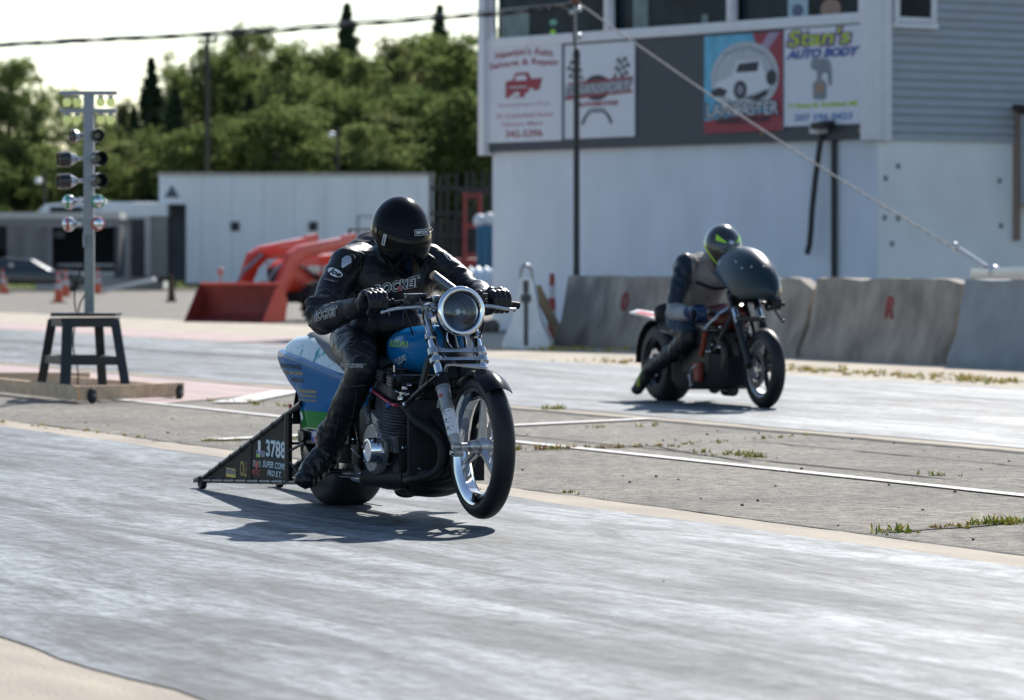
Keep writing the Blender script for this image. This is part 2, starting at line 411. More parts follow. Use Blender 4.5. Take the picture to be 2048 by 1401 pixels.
def ribbon(name, P, w, z, mat, label, jag=.0):
    P = [Vector((a, b, 0)) for a, b in P]; b = MB(); A = []; n = 40
    for (p, q) in zip(P[:-1], P[1:]):
        d = (q - p).normalized(); e = Vector((-d.y, d.x, 0))
        for i in range(n + 1):
            c = p.lerp(q, i / n) + e * jag * noise.noise(p.lerp(q, i / n) * 3)
            k = 1 + (.5 * noise.noise(c * 8) if jag else 0)
            A.append((c - e * w / 2 * k, c + e * w / 2 * k))
    for (a0, a1), (b0, b1) in zip(A[:-1], A[1:]):
        b.quad((a0.x, a0.y, z), (b0.x, b0.y, z), (b1.x, b1.y, z), (a1.x, a1.y, z))
    o = b.build(name, mat, smooth=0); o.rotation_euler.z = TROT; return tag(o, label, kind='structure')
sheet('painted_line', FAR, NEAR, 10.05, 10.16, .008, M_WHITE, 600, .012, 'white painted line down the centre asphalt', 13)
ribbon('painted_line', [st(428, 882), st(1305, 840)], .16, .012, M_WHITE, 'white painted line crossing the centre asphalt')
ribbon('painted_line', [st(458, 808), st(582, 784)], .30, .013, M_WHITE, 'white painted line closing the red starting box')
s_e, t_e = st(458, 808); s_f, t_f = st(582, 784)
b = MB(); b.quad((-75, 10.16, .006), (s_e - .1, 10.16, .006), (s_f - .2, 12.3, .006), (-75, 12.3, .006))
o = b.build('painted_box', M_PINK, smooth=0); o.rotation_euler.z = TROT; tag(o, 'faded red painted start area round the starting lights', kind='structure')
sheet('painted_box', -110, -51, 18.6, 20.6, .008, M_PINK, 60, .2, 'faded red painted strip beyond the far lane', 15)
ribbon('crack', [st(1775, 1066), st(1900, 1058), st(2080, 1040)], .05, .005, M_CRACK, 'crack branching across the asphalt', .05)
ribbon('crack', [st(1040, 905), st(1300, 893), st(1500, 925)], .03, .005, M_CRACK, 'weedy crack across the centre asphalt', .05)
ribbon('crack', [st(300, 885), st(580, 880)], .04, .005, M_CRACK, 'weedy crack left of the wheelie bar', .05)

# weeds in the cracks
def weeds():
    rnd = random.Random(5); mats = [pm('weed_green', (.26, .32, .04), .7, var=.3, scale=30), pm('weed_yellow', (.60, .46, .08), .7, var=.3, scale=30), pm('weed_rust', (.38, .17, .06), .8, var=.3, scale=30)]
    spots = []
    def line(p, q, n, h, mix, jit=.05):
        a = ground(*p); c = ground(*q)
        for _ in range(n):
            f = rnd.random(); o_ = a.lerp(c, f) + Vector((rnd.gauss(0, jit), rnd.gauss(0, jit), 0)); spots.append((o_, h * rnd.uniform(.25, 1.0), mix))
    line((1040, 901), (1160, 897), 22, .035, 2); line((1160, 897), (1330, 893), 44, .026, 2); line((1330, 893), (1500, 880), 16, .022, 1); line((1380, 905), (1530, 918), 14, .04, 0)
    line((1500, 880), (1640, 870), 8, .03, 0)
    line((1860, 1060), (1960, 1052), 16, .025, 1); line((1965, 1052), (2060, 1042), 34, .04, 0)
    line((1775, 1068), (1830, 1064), 14, .04, 0)
    line((1850, 950), (1900, 953), 5, .03, 0); line((1420, 905), (1480, 912), 8, .04, 0)
    line((1100, 820), (1130, 820), 12, .05, 0, .03); line((1180, 857), (1300, 852), 7, .035, 0); line((1140, 985), (1180, 990), 6, .02, 0)
    line((0, 845), (330, 884), 30, .025, 1); line((380, 884), (600, 880), 30, .03, 0); line((430, 802), (600, 815), 26, .035, 0)
    line((960, 985), (1000, 980), 6, .03, 1)
    for (p, q, n) in (((1150, 722), (1340, 730), 40), ((1560, 738), (1800, 752), 90), ((1800, 752), (2048, 768), 120)): line(p, q, n, .06, 1, .25)
    line((990, 700), (1250, 703), 90, .06, 1, .35); line((250, 575), (320, 572), 120, .3, 0, 1.0); line((860, 570), (1000, 600), 120, .25, 0, 1.0)
    per = [[], [], []]
    for o_, h, mix in spots:
        for _ in range(rnd.randint(5, 15)):
            k = rnd.choice([[0, 0, 0, 1, 1], [1, 1, 1, 0, 2], [2, 2, 1, 1, 0]][mix]); per[k].append((o_ + Vector((rnd.gauss(0, h * .45), rnd.gauss(0, h * .45), 0)), h))
    me = bpy.data.meshes.new('weeds'); V = []; F = []; MI = []
    for k in range(3):
        for p, h in per[k]:
            a = rnd.uniform(0, 6.28); w = h * .09 + .0015; hh = h * rnd.uniform(.3, 1.3); d = Vector((math.cos(a), math.sin(a), 0)); e = Vector((-d.y, d.x, 0)); i = len(V)
            lean = d * hh * rnd.uniform(.2, 1.6)
            V += [p - e * w, p + e * w, p + e * w * .8 + lean * .4 + Vector((0, 0, hh * .6)), p - e * w * .8 + lean * .4 + Vector((0, 0, hh * .6)), p + lean + Vector((0, 0, hh))]
            F += [(i, i + 1, i + 2, i + 3), (i + 3, i + 2, i + 4)]; MI += [k, k]
    me.from_pydata([tuple(v) for v in V], [], F)
    for m_ in mats: me.materials.append(m_)
    me.polygons.foreach_set('material_index', MI)
    o = bpy.data.objects.new('weeds', me); COL.objects.link(o); tag(o, 'yellow green weeds growing in the asphalt cracks and along the verge', 'weeds', kind='stuff')
    # loose crumbs of asphalt
    b = MB()
    for _ in range(150):
        s = rnd.uniform(-30, -12); t = rnd.uniform(8.1, 12.3) if rnd.random() < .8 else rnd.uniform(3.5, 8); r = rnd.uniform(.003, .009)
        p = TU * s + TN * t; b.sphere((p.x, p.y, r * .5), (r * 1.3, r, r * .8), 5, 4, (rnd.random(), 0, rnd.random() * 3))
    o = b.build('gravel', pm('crumbs', (.06, .055, .05), .9), smooth=0); tag(o, 'dark crumbs of asphalt scattered beside the lanes', 'gravel', kind='stuff')
weeds()
# ================================================================ TIMING TOWER
B0 = Vector(((985 - CX) / FPX * 70, 70, 0)); BETA = math.atan2(-.809, .588)
E1 = Vector((.588, -.809, 0)); E2 = Vector((.809, .588, 0))
def kf(px):
    c = (px - CX) / FPX; return (c * B0.y - B0.x) / (E1.x - c * E1.y)
def fz(px, py):      # height on the front face
    D = B0.y + kf(px) * E1.y; return CAM_H - (py - HORIZ) / FPX * D
W = kf(1755); BR = B0 + E1 * W
def ys(px):
    c = (px - CX) / FPX; return (c * BR.y - BR.x) / (E2.x - c * E2.y)
def sz(px, py): 
    D = BR.y + ys(px) * E2.y; return CAM_H - (py - HORIZ) / FPX * D
M_WALL = pm('white_painted_block', (.66, .71, .78), .8, var=.07, scale=1.1, bump=.4, bscale=22, det=9, stretch=(1.3, 1, .6))
M_TRIM = pm('white_trim', (.70, .71, .74), .6, var=.05, scale=5)
M_DARKCLAD = pm('dark_grey_cladding', (.055, .065, .08), .6, var=.1, scale=8)
M_GLASS = pm('dark_window_glass', (.018, .030, .040), .12, var=.5, scale=1.5, spec=.08, rvar=0)
M_BLACK = pm('black_metal', (.018, .019, .022), .5, var=.3, scale=20)
M_GREY = pm('grey_steel', (.30, .31, .32), .45, metal=.6, var=.15, scale=20)
def siding_mat():
    return pm('grey_vinyl_siding', (.36, .385, .41), .6, var=.06, scale=2, stretch=(1, 1, 3))
T = thing('timing_tower', 'white two storey timing tower with dark cladding and long windows', 'building', B0, BETA)
DEP, ZT, Z1 = 12.0, 8.6, 2.94
w = MB(); w.box((W / 2, DEP / 2, Z1 / 2), (W, DEP, Z1)); w.build('lower_wall', M_WALL, T)
# small stains and plugged tie holes in the block wall
b = MB()
for (px, py) in ((1795, 333), (1770, 357), (1998, 362), (2001, 452), (1795, 437), (1768, 436), (1783, 488)):
    b = MB(); b.cyl((W + .006, ys(px), sz(px, py)), (W + .018, ys(px), sz(px, py)), .045, seg=12); b.build('tie_hole', pm('stain_grey', (.22, .23, .24), .9), T)
MB().box((W + .006, DEP / 2, Z1 / 2 - .01), (.012, DEP - .01, Z1 - .02)).build('side_wall', pm('side_wall_lit_white', (.80, .81, .80), .8, var=.06, scale=1.2, bump=.2, bscale=30, det=8), T)  # lighter copy of the wall white: this side's brighter light is put into the colour
UP = .12
w = MB(); w.box((W / 2, DEP / 2, (Z1 + ZT) / 2 + .002), (W - .3, DEP - .3, ZT - Z1)); w.build('inner_wall', M_DARKCLAD, T)
zs0, zs1 = 4.64, 4.80           # sill band
w = MB(); w.box((W / 2, -UP / 2 + .08, (Z1 + zs0) / 2), (W + .02, UP + .16, zs0 - Z1)); w.build('cladding', M_DARKCLAD, T)
w = MB(); w.box((W / 2, -UP - .03 + .05, (zs0 + zs1) / 2), (W + .06, .14, zs1 - zs0), bevel=.01)
w.box((W / 2, -.04, 7.3), (W + .06, .2, .4), bevel=.01); w.build('sill_band', M_TRIM, T)
w = MB(); w.box((kf(984), -.10, (Z1 + ZT) / 2 - .03), (.17, .26, ZT - Z1 + .05), bevel=.01)
w.box((kf(984) + .17, -UP - .015, (zs1 + ZT) / 2 - .6), (.05, .05, 2.4)); w.build('corner_trim', M_TRIM, T)
w = MB(); w.box((W - .03, -.08, (Z1 + ZT) / 2 - .02), (.26, .24, ZT - Z1 + .02), bevel=.015)
w.box((W + .07, .10, (Z1 + ZT) / 2 - .02), (.10, .16, ZT - Z1 + .04), bevel=.01); w.build('corner_trim', M_TRIM, T)
bays = [(1000, 1224), (1240, 1470), (1486, 1733)]
for a, c in bays:
    xa, xc = kf(a), kf(c)
    f = MB()
    for x in (xa - .03, xc + .03): f.box((x, -UP - .01, 5.95), (.06, .06, 2.3))
    fr = f.build('window', M_TRIM, T)
    MB().box(((xa + xc) / 2, -.02, 5.95), (xc - xa, .02, 2.3)).build('pane', M_GLASS, fr)
for px in (1232, 1478):
    MB().box((kf(px), -UP - .02, 5.95), (.13, .12, 2.3), bevel=.01).build('mullion', M_TRIM, T)
# things seen behind the glass / stuck on it
def onglass(name, px0, px1, py0, py1, mat, n=4, y=-.036):
    k0, k1 = kf(px0), kf(px1); z0, z1 = fz(px0, py1), fz(px0, py0); b = MB()
    if n == 4: b.box(((k0 + k1) / 2, y, (z0 + z1) / 2), (k1 - k0, .008, z1 - z0))
    else: b.prism(ngon((k0 + k1) / 2, (z0 + z1) / 2, (k1 - k0) / 2, (z1 - z0) / 2, n), lambda a, c: Vector((a, y - .004, c)), lambda a, c: Vector((a, y + .004, c)))
    return b.build(name, mat, T)
M_HAZEY = pm('dusty_pale', (.16, .21, .21), .5, var=.3, scale=3)
onglass('notice', 1580, 1620, -12, 45, pm('notice_blue', (.35, .47, .52), .6))
onglass('notice_emblem', 1589, 1611, 10, 34, pm('notice_dark', (.10, .13, .2), .6), 20, -.046)
onglass('round_sticker', 1645, 1686, 0, 40, pm('round_tan', (.30, .20, .15), .7), 24)
onglass('reflective_vest', 1104, 1115, 60, 78, pm('lime', (.45, .8, .04), .5), 16)
onglass('cup', 1103, 1118, 40, 52, pm('mint', (.15, .4, .32), .5), 16)
onglass('paper_sheet', 1006, 1062, 20, 78, M_HAZEY, 4)
onglass('paper_cup', 1408, 1420, 30, 56, M_HAZEY, 4)
onglass('curtain', 1270, 1300, -20, 60, M_HAZEY, 4)
# vinyl siding on the right-hand wall: lapped boards
sd_ = siding_mat(); b = MB(); z = Z1 - .02
while z < ZT:
    b.prism([(W - .01, z), (W + .058, z), (W + .018, z + .128), (W - .01, z + .128)], lambda a, c: Vector((a, .16, c)), lambda a, c: Vector((a, DEP, c))); z += .13
b.build('siding', sd_, T, smooth=0)
y0, y1 = ys(1786), ys(1860); zb = sz(1820, 47)
f = MB(); f.box((W + .06, (y0 + y1) / 2, zb - .04), (.10, y1 - y0 + .16, .08), bevel=.01)
for y in (y0, y1): f.box((W + .06, y, zb + .6), (.09, .10, 1.2), bevel=.01)
f.box((W + .06, (y0 + y1) / 2, zb + 1.2), (.09, y1 - y0 + .1, .1)); f.box((W + .05, (y0 + y1) / 2, zb + .05), (.06, y1 - y0, .07))
fr = f.build('window', M_TRIM, T); MB().box((W + .062, (y0 + y1) / 2, zb + .6), (.02, y1 - y0 - .05, 1.1)).build('pane', M_GLASS, fr)
# conduits with flood light
b = MB(); k = kf(1674); b.tube([(k, -.06, fz(1674, 262)), (k, -.06, .05)], .045, 12); b.build('downpipe', M_BLACK, T)
b = MB(); kk = kf(1660); b.tube([(kk, -.16, fz(1660, 262)), (kf(1646), -.2, fz(1646, 400)), (kf(1641), -.2, fz(1641, 485)), (kf(1635), -.2, fz(1635, 508))], .045, 12, smooth=1); b.build('hanging_hose', M_BLACK, T)
b = MB(); b.box((kf(1660), -.22, fz(1660, 255)), (.2, .2, .2), bevel=.02); b.build('junction_box', M_TRIM, T)
b = MB(); b.box((kf(1676), -.30, fz(1676, 251)), (.32, .22, .1), rot=(R(12), 0, 0), bevel=.02); b.build('flood_light', M_BLACK, T)
b = MB()
for px, py in ((1538, 268), (1733, 262)): b.box((kf(px), -UP - .01, fz(px, py)), (.06, .04, .08), bevel=.01)
b.build('bracket', pm('rusty', (.3, .17, .1), .8), T)
# lean-to box on the right wall
ya, zb0, zb1 = ys(2026), sz(2030, 415), sz(2030, 222)
b = MB(); b.box((W + .34, ya + 1.0, (zb0 + zb1) / 2), (.5, 1.9, zb1 - zb0 - .1), bevel=.01); b.build('wall_cupboard', pm('pale_panel', (.45, .48, .5), .7), T)
b = MB(); b.box((W + .36, ya + 1.0, zb1), (.66, 2.1, .08), rot=(0, R(10), 0)); b.build('cupboard_roof', pm('dark_brown', (.05, .03, .035), .7), T)
b = MB(); b.box((W + .06, ya + .02, (zb0 + zb1) / 2 - .25), (.1, .07, zb1 - zb0 + .5)); b.build('timber_post', pm('weathered_wood', (.28, .2, .16), .85), T)

# ---------------------------------------------------------------- banners
RED = pm('banner_red', (.30, .04, .06), .6, var=.08); INK = pm('banner_black', (.03, .035, .045), .6); BWHITE = pm('banner_white', (.66, .68, .73), .55, var=.04, scale=2)
PUR = pm('banner_purple', (.13, .04, .22), .6); LIME = pm('banner_lime', (.42, .55, .05), .6); BLUE = pm('banner_blue', (.03, .16, .42), .6); SKYB = pm('banner_skyblue', (.12, .42, .60), .6, var=.25, scale=3)
GREYB = pm('banner_grey', (.22, .24, .27), .6); LGREY = pm('banner_light_grey', (.45, .48, .51), .6, var=.1); ORG = pm('banner_orange', (.35, .22, .16), .6)
FN = -E2
def banner(px0, px1, pyt0, pyb0, label, board=BWHITE):
    k0, k1 = kf(px0), kf(px1); z0, z1 = fz(px0, pyb0), fz(px0, pyt0)
    root = thing('banner', label, 'banner', B0 + E1 * k0 + FN * (UP + .02) + Vector((0, 0, z0)), BETA, 'advertising banners on the timing tower')
    MB().box(((k1 - k0) / 2, 0, (z1 - z0) / 2), (k1 - k0, .02, z1 - z0)).build('board', board, root)
    w_, h_ = k1 - k0, z1 - z0
    def put(name, mat, body=None, cx=.5, cy=.5, w=.8, h=.1, shear=0., offset=0., arc=0., shape=None, lay=1, ref=None):
        o, r = decal(name, mat, body, h * h_, w * w_, (cx * w_, -.012, cy * h_), (1, 0, 0), (0, 0, 1), root, None, .002 * lay, shear, offset, 1., arc * h_, ref, shape); return r
    return root, put
root, put = banner(990, 1138, 97, 287, 'white banner lettered in red with a red pickup truck, leftmost on the tower')
put('lettering', RED, "Newton's Auto", .5, .905, .78, .085, arc=.035, offset=.02); put('lettering', RED, 'Salvage & Repair', .5, .79, .94, .09, arc=.03, offset=.02)
put('truck_picture', RED, shape=[[(.24, .52), (.24, .62), (.34, .635), (.38, .70), (.56, .70), (.60, .635), (.76, .64), (.72, .53), (.52, .50), (.50, .46), (.36, .46), (.34, .50), (.28, .46), (.24, .46)]], cx=.5, cy=.59, w=.50, h=.26)
put('truck_picture', BWHITE, shape=[[(0, 0), (.1, .5), (.9, .5), (1, 0)]], cx=.46, cy=.665, w=.16, h=.05, lay=2)
put('truck_picture', BWHITE, shape=[[(0, 0), (0, .5), (1, .5), (1, 0)]], cx=.42, cy=.57, w=.24, h=.012, lay=2)
put('truck_picture', BWHITE, shape=[ngon(0, 0, 1)], cx=.40, cy=.495, w=.09, h=.05, lay=2)
put('truck_picture', BWHITE, shape=[ngon(0, 0, 1)], cx=.60, cy=.53, w=.07, h=.045, lay=2)
M_RED2 = pm('banner_pink', (.42, .16, .20), .6)
put('lettering', M_RED2, 'Specializing in Rust', .5, .385, .70, .045); put('lettering', M_RED2, '52 Cedarfield Road', .5, .275, .76, .045, offset=.01)
put('lettering', M_RED2, 'Hermon, Maine', .48, .185, .56, .05, offset=.01); put('lettering', RED, '342-5396', .5, .085, .5, .08, offset=.02)
root, put = banner(1144, 1284, 92, 279, 'white banner with crossed chequered flags over a dark red emblem, behind the black pole')
def flag(x0, y0, x1, y1, flip):
    P = []
    for i in range(5):
        for j in range(4):
            if (i + j) % 2: continue
            a, b_ = i / 5, j / 4
            def q(a, b_): return (x0 + (x1 - x0) * (b_ * .9 + .25 * a), y0 + (y1 - y0) * (a + .12 * math.sin(b_ * 4)))
            P.append([q(a, b_), q(a + .2, b_), q(a + .2, b_ + .25), q(a, b_ + .25)])
    return P
put('flag_picture', INK, shape=flag(0, 0, 1, 1, 0), cx=.82, cy=.73, w=.24, h=.23); put('flag_picture', INK, shape=flag(1, 0, 0, 1, 0), cx=.16, cy=.73, w=.24, h=.23)
put('emblem_picture', INK, shape=[ngon(0, 0, 1)], cx=.47, cy=.53, w=.40, h=.27)
put('emblem_picture', GREYB, shape=[[(.0, 0), (.02, .75), (1, 1), (.93, .3)]], cx=.50, cy=.51, w=.98, h=.20, lay=2)
put('emblem_picture', RED, shape=[[(.0, .0), (.02, .2), (.94, .42), (.93, .25)]], cx=.50, cy=.455, w=.96, h=.07, lay=3)
put('emblem_picture', RED, shape=[[(.0, .0), (.02, .4), (.99, .9), (1, .55)]], cx=.51, cy=.60, w=.94, h=.06, lay=3)
put('lettering', INK, 'TRANSPORT', .53, .525, .85, .125, shear=.3, offset=.05, lay=3); put('lettering', BWHITE, 'TRANSPORT', .53, .525, .83, .11, shear=.3, lay=4)
put('lettering', RED, 'AUTOMOTIVE', .48, .36, .6, .05, shear=.2, offset=.04, lay=3)
put('wrench_picture', INK, shape=[[(0, 0), (.1, .3), (.3, .55), (.7, .55), (.9, .3), (1, 0), (.92, 0), (.8, .3), (.7, .42), (.3, .42), (.2, .3), (.08, 0)]], cx=.47, cy=.225, w=.46, h=.16, lay=2)
put('wrench_picture', GREYB, shape=[ngon(0, 0, 1)], cx=.47, cy=.29, w=.26, h=.05, lay=3)
root, put = banner(1424, 1582, 74, 268, 'blue and red banner with a white pickup truck inside a round badge', SKYB)
put('backdrop_picture', RED, shape=[[(1, 1), (.62, 1), (.78, .55), (.85, .2), (0, .13), (0, 0), (1, 0)]], cx=.5, cy=.5, w=1., h=1.)
put('backdrop_picture', pm('banner_mauve', (.34, .27, .38), .6), shape=[[(0, 0), (.5, 1), (1, 1), (.45, 0)]], cx=.82, cy=.9, w=.28, h=.19, lay=2)
put('badge_picture', LGREY, shape=[ngon(0, 0, 1, n=40)], cx=.52, cy=.56, w=.86, h=.72, lay=3)
put('badge_picture', GREYB, shape=[ngon(0, 0, 1, n=40)], cx=.52, cy=.57, w=.74, h=.60, lay=4); put('badge_picture', LGREY, shape=[ngon(0, 0, 1, n=40)], cx=.52, cy=.57, w=.72, h=.58, lay=5)
put('lettering', GREYB, 'SALVAGE  YARD', .5, .79, .5, .04, arc=.05, lay=6)
put('truck_picture', BWHITE, shape=[[(0, .25), (0, .45), (.28, .62), (.38, 1), (.78, .98), (.86, .62), (1, .55), (.97, .3), (.6, .12), (.3, .0)]], cx=.52, cy=.53, w=.74, h=.40, lay=6)
put('truck_picture', INK, shape=[[(0, .1), (.14, .9), (1, 1), (.92, .1)]], cx=.56, cy=.66, w=.30, h=.10, lay=7)
put('truck_picture', INK, shape=[ngon(0, 0, 1)], cx=.47, cy=.43, w=.17, h=.19, lay=7); put('truck_picture', GREYB, shape=[ngon(0, 0, 1)], cx=.47, cy=.43, w=.09, h=.10, lay=8)
put('truck_picture', INK, shape=[ngon(0, 0, 1)], cx=.86, cy=.54, w=.13, h=.16, lay=7); put('truck_picture', INK, shape=[[(0, .3), (.6, 0), (1, .5), (1, 1), (.5, .5)]], cx=.66, cy=.37, w=.30, h=.11, lay=7)
put('truck_picture', INK, shape=[[(0, .6), (.5, 1), (1, .6), (.8, 0), (.1, .1)]], cx=.20, cy=.42, w=.22, h=.10, lay=7)
put('lettering', INK, 'LANCASTER', .5, .235, .95, .16, offset=.06, lay=9); put('lettering', BWHITE, 'LANCASTER', .5, .235, .90, .13, lay=10)
put('lettering', INK, 'FABRICATION', .5, .12, .66, .06, offset=.03, lay=9)
root, put = banner(1584, 1741, 60, 254, 'white banner with a paint spray gun under graffiti lettering, rightmost on the tower')
put('lettering', PUR, "Stan's", .45, .895, .86, .20, shear=.15, offset=.09, lay=1); put('lettering', LIME, "Stan's", .45, .90, .80, .17, shear=.15, lay=2, offset=.02)
put('lettering', PUR, 'AUTO BODY', .5, .735, .95, .10, shear=.3, offset=.06, lay=3); put('lettering', BLUE, 'AUTO BODY', .5, .735, .92, .085, shear=.3, offset=.02, lay=4)
put('spray_gun_picture', GREYB, shape=[[(0, .8), (.05, 1), (.6, 1), (.9, .95), (.98, .7), (1, .3), (.85, .3), (.78, .62), (.55, .62), (.5, .45), (.3, .45), (.28, .7), (.1, .72)]], cx=.48, cy=.54, w=.27, h=.28, lay=2)
put('spray_gun_picture', GREYB, shape=[[(0, 0), (0, .8), (.2, 1), (.8, 1), (1, .8), (1, 0), (.8, -.1), (.2, -.1)]], cx=.46, cy=.36, w=.17, h=.20, lay=3)
put('spray_gun_picture', ORG, shape=[[(0, 0), (0, 1), (1, 1), (1, 0)]], cx=.46, cy=.38, w=.10, h=.10, lay=4)
put('lettering', LIME, '11 Stone St. Rockland, ME', .5, .205, .88, .06, offset=.04, lay=2); put('lettering', BLUE, '207 596 0423', .5, .085, .74, .07, shear=.1, offset=.02, lay=2)

# ================================================================ CONCRETE BARRIERS
def jersey(L, hw=.30, h=.95, chips=0, seed=0):
    prof = [(-hw, 0), (-hw, .09), (-hw * .60, .36), (-.085, h - .05), (-.07, h), (.07, h), (.085, h - .05), (hw * .60, .36), (hw, .09), (hw, 0)]
    b = MB(); n = 22; rings = []
    for i in range(n + 1):
        x = -L / 2 + L * i / n; r = []
        for j, (y, z) in enumerate(prof):
            d = 0
            if z > h - .06: 
                d = max(0, noise.noise(Vector((x * 2.5, seed, j * .4)))) * .03 * (1 + chips)
                e = abs(x) - L / 2 + .28
                if chips and x > 0 and e > 0: d += e * .5 * chips
            r.append((x, y, z - d))
        rings.append(r)
    b.rings(rings); return b
M_CONC = pm('weathered_concrete', (.31, .268, .222), .9, var=.38, scale=3.6, bump=.5, bscale=30, stretch=(.8, .4, .55), det=9)
M_CONC2 = pm('cleaner_concrete', (.26, .275, .29), .9, var=.14, scale=3, bump=.4, bscale=30, det=8)
M_CWHITE = pm('chipped_white_paint', (.84, .84, .83), .8, var=.12, scale=5, bump=.6, bscale=30, det=9)
M_SPRAY = pm('red_spray_paint', (.28, .05, .05), .8, var=.3, scale=12)
TB = 22.15
def barrier(px0, px1, mat, label, chips=0, seed=0, spray=None, dt=0, x1=None):
    s0 = s_at(px0, TB + dt); s1 = s_at(px1, TB + dt) if x1 is None else x1; c = TU * ((s0 + s1) / 2) + TN * (TB + dt)
    root = thing('concrete_barrier', label, 'barrier', c, TROT, 'concrete barriers beside the far lane')
    jersey(abs(s1 - s0) - .05, seed=seed, chips=chips).build('barrier_body', mat, root, smooth=30)
    # drain slot near the end, steel loops
    b = MB(); x = abs(s1 - s0) / 2; b.tube([(x - .02, 0, .3), (x + .05, 0, .32), (x + .05, 0, .42), (x - .02, 0, .44)], .012, 8)
    b.tube([(-x + .02, 0, .3), (-x - .05, 0, .28), (-x - .05, 0, .24), (-x + .02, 0, .22)], .012, 8); b.build('steel_loop', M_BLACK, root)
    if spray:
        sx, body = spray; lx = s_at(sx, TB - .25) - (s0 + s1) / 2
        # sprayed mark follows the sloping face
        U = Vector((0, .115, .59)).normalized(); decal('spray_mark', M_SPRAY, body, .26, .24, (lx, -.135 - .006, .62), (1, 0, 0), U, root, None, .003, offset=.05)
    return root
barrier(1146, 1638, M_CONC, 'grey concrete barrier behind the second motorcycle, chipped at its right end', 1, 1, (1234, '0'))
barrier(1644, 1936, M_CONC, 'brown stained concrete barrier marked with a red sprayed letter, in the middle of the row', .4, 2, (1764, 'R'))
barrier(1940, 0, M_CONC2, 'cleaner blue grey concrete barrier at the right end of the row', 0, 3, None, -.15, s_at(1940, TB) + 4.4)
c = at(1055, 0, 56.5); c.z = 0
root = thing('concrete_barrier', 'white painted concrete barrier standing end on with a lifting loop on top', 'barrier', c, R(89))
jersey(3.0, .31, .93, seed=8).build('barrier_body', M_CWHITE, root, smooth=30)
b = MB(); b.box((-1.505, 0, .42), (.02, .05, .75)); b.box((-1.51, 0, .66), (.03, .13, .10), bevel=.01); b.box((-1.51, 0, .82), (.02, .07, .14)); b.build('joint_slot', pm('slot_dark', (.09, .09, .09), .9), root)
b = MB(); b.tube([(-1.3, -.07, .9), (-1.3, -.075, 1.04), (-1.3, 0, 1.11), (-1.3, .075, 1.04), (-1.3, .07, .9)], .022, 8, smooth=2); b.build('lifting_loop', M_GREY, root)
p0, p1 = at(1072, 573, 57.5), at(1125, 672, 57.0); p1.z = .05
b = MB(); d = (p1 - p0); q = d.to_track_quat('Z', 'Y').to_matrix().to_4x4(); b.box((p0 + p1) / 2, (.14, .045, d.length), rot=q); tag(b.build('wooden_plank', pm('old_plank', (.32, .2, .1), .85, var=.3, scale=8, stretch=(1, 1, .2)), None), 'brown wooden plank leaning on the white barrier', 'plank')
# steel rail lying on the far side, holds the guy rope
a0 = at(1950, 550, 49.5); a1 = at(2110, 546, 47.5)
b = MB(); d = (a1 - a0).normalized(); b.box((a0 + a1) / 2, (.12, .14, (a1 - a0).length), rot=d.to_track_quat('Z', 'Y').to_matrix().to_4x4(), bevel=.01)
for f in (.15, .85):
    p = a0.lerp(a1, f); b.box((p.x, p.y, p.z / 2 - .05), (.08, .08, p.z - .05))
o = b.build('steel_rail', pm('galvanised', (.45, .47, .5), .35, metal=.7), None); tag(o, 'low galvanised steel rail behind the right hand barrier', 'rail')

# ================================================================ POLE, CABLE, ROPE
DP = 57.6
pb = at(1153, 600, DP); top = at(1150, 5, DP)
P = thing('utility_pole', 'thin black pole with a cable hanging down in front of the tower', 'pole', (pb.x, pb.y, 0))
zt = top.z; zb = at(1153, 118, DP).z
b = MB(); b.cyl((0, 0, 0), (0, 0, zb), .045, .04, 14); b.cyl((0, 0, .0), (0, 0, at(1153, 530, DP).z), .07, .045, 14); b.build('shaft', M_BLACK, P)
b = MB(); b.cyl((0, 0, zb - .2), (-.02, 0, zt - .05), .017, seg=10); b.build('mast', M_GREY, P)
b = MB(); b.sphere((-.02, 0, zt + .02), (.07, .07, .06)); b.cyl((-.02, 0, zt + .05), (-.02, 0, zt + .16), .03, .05); b.build('insulator', pm('brown_insulator', (.15, .05, .035), .3), P)
b = MB()
for px, py in ((1145, 25), (1158, 20), (1158, 73)): p = at(px, py, DP); b.sphere((p.x - pb.x, -.03, p.z), .045, 12, 8)
b.build('cable_clamp', pm('shiny_clamp', (.6, .62, .62), .25, metal=.8), P)
b = MB(); b.sphere((.0, 0, zb + .05), (.05, .05, .1)); b.build('pole_cap', M_BLACK, P)
def V2(px, py, D): return at(px, py, D)
pts = []
X = [(-260, 118, 50), (0, 90, 53), (120, 84, 54), (240, 78, 54.5), (415, 70, 55.2), (560, 62, 56), (700, 50, 56.5), (860, 38, 57), (980, 29, 57.3), (1080, 20, 57.5), (1122, 14, 57.6), (1136, 22, 57.5), (1146, 62, 57.5), (1152, 108, 57.5)]
for i, (a, b_, D) in enumerate(X[:-1]):
    for k in range(8):
        f = k / 8; a2, b2, D2 = X[i + 1]; p = at(a + (a2 - a) * f, b_ + (b2 - b_) * f, D + (D2 - D) * f); pts.append(p)
pts.append(at(*X[-1]))
b = MB()
for ph, r_ in ((0, .013), (2.1, .013), (4.2, .011)):
    q = []
    for i, p in enumerate(pts):
        a = i * .33 + ph; k = 1 if i < 80 else max(.3, (100 - i) / 20); q.append(p + Vector((0, math.cos(a), math.sin(a))) * .024 * k)
    b.tube(q, r_, 6)
o = b.build('overhead_cable', pm('black_cable', (.02, .02, .02), .6), None); tag(o, 'twisted black overhead cable crossing the sky to the pole', 'cable')
b = MB(); b.tube([at(-260, 106, 50), at(415, 66, 55), at(980, 20, 57.3), at(1145, 6, 57.6)], .008, 6, smooth=2); tag(b.build('messenger_wire', M_GREY, None), 'thin grey wire running along the black cable', 'wire')
g0, g1 = at(1156, 6, DP), at(1988, 544, 49)
b = MB()
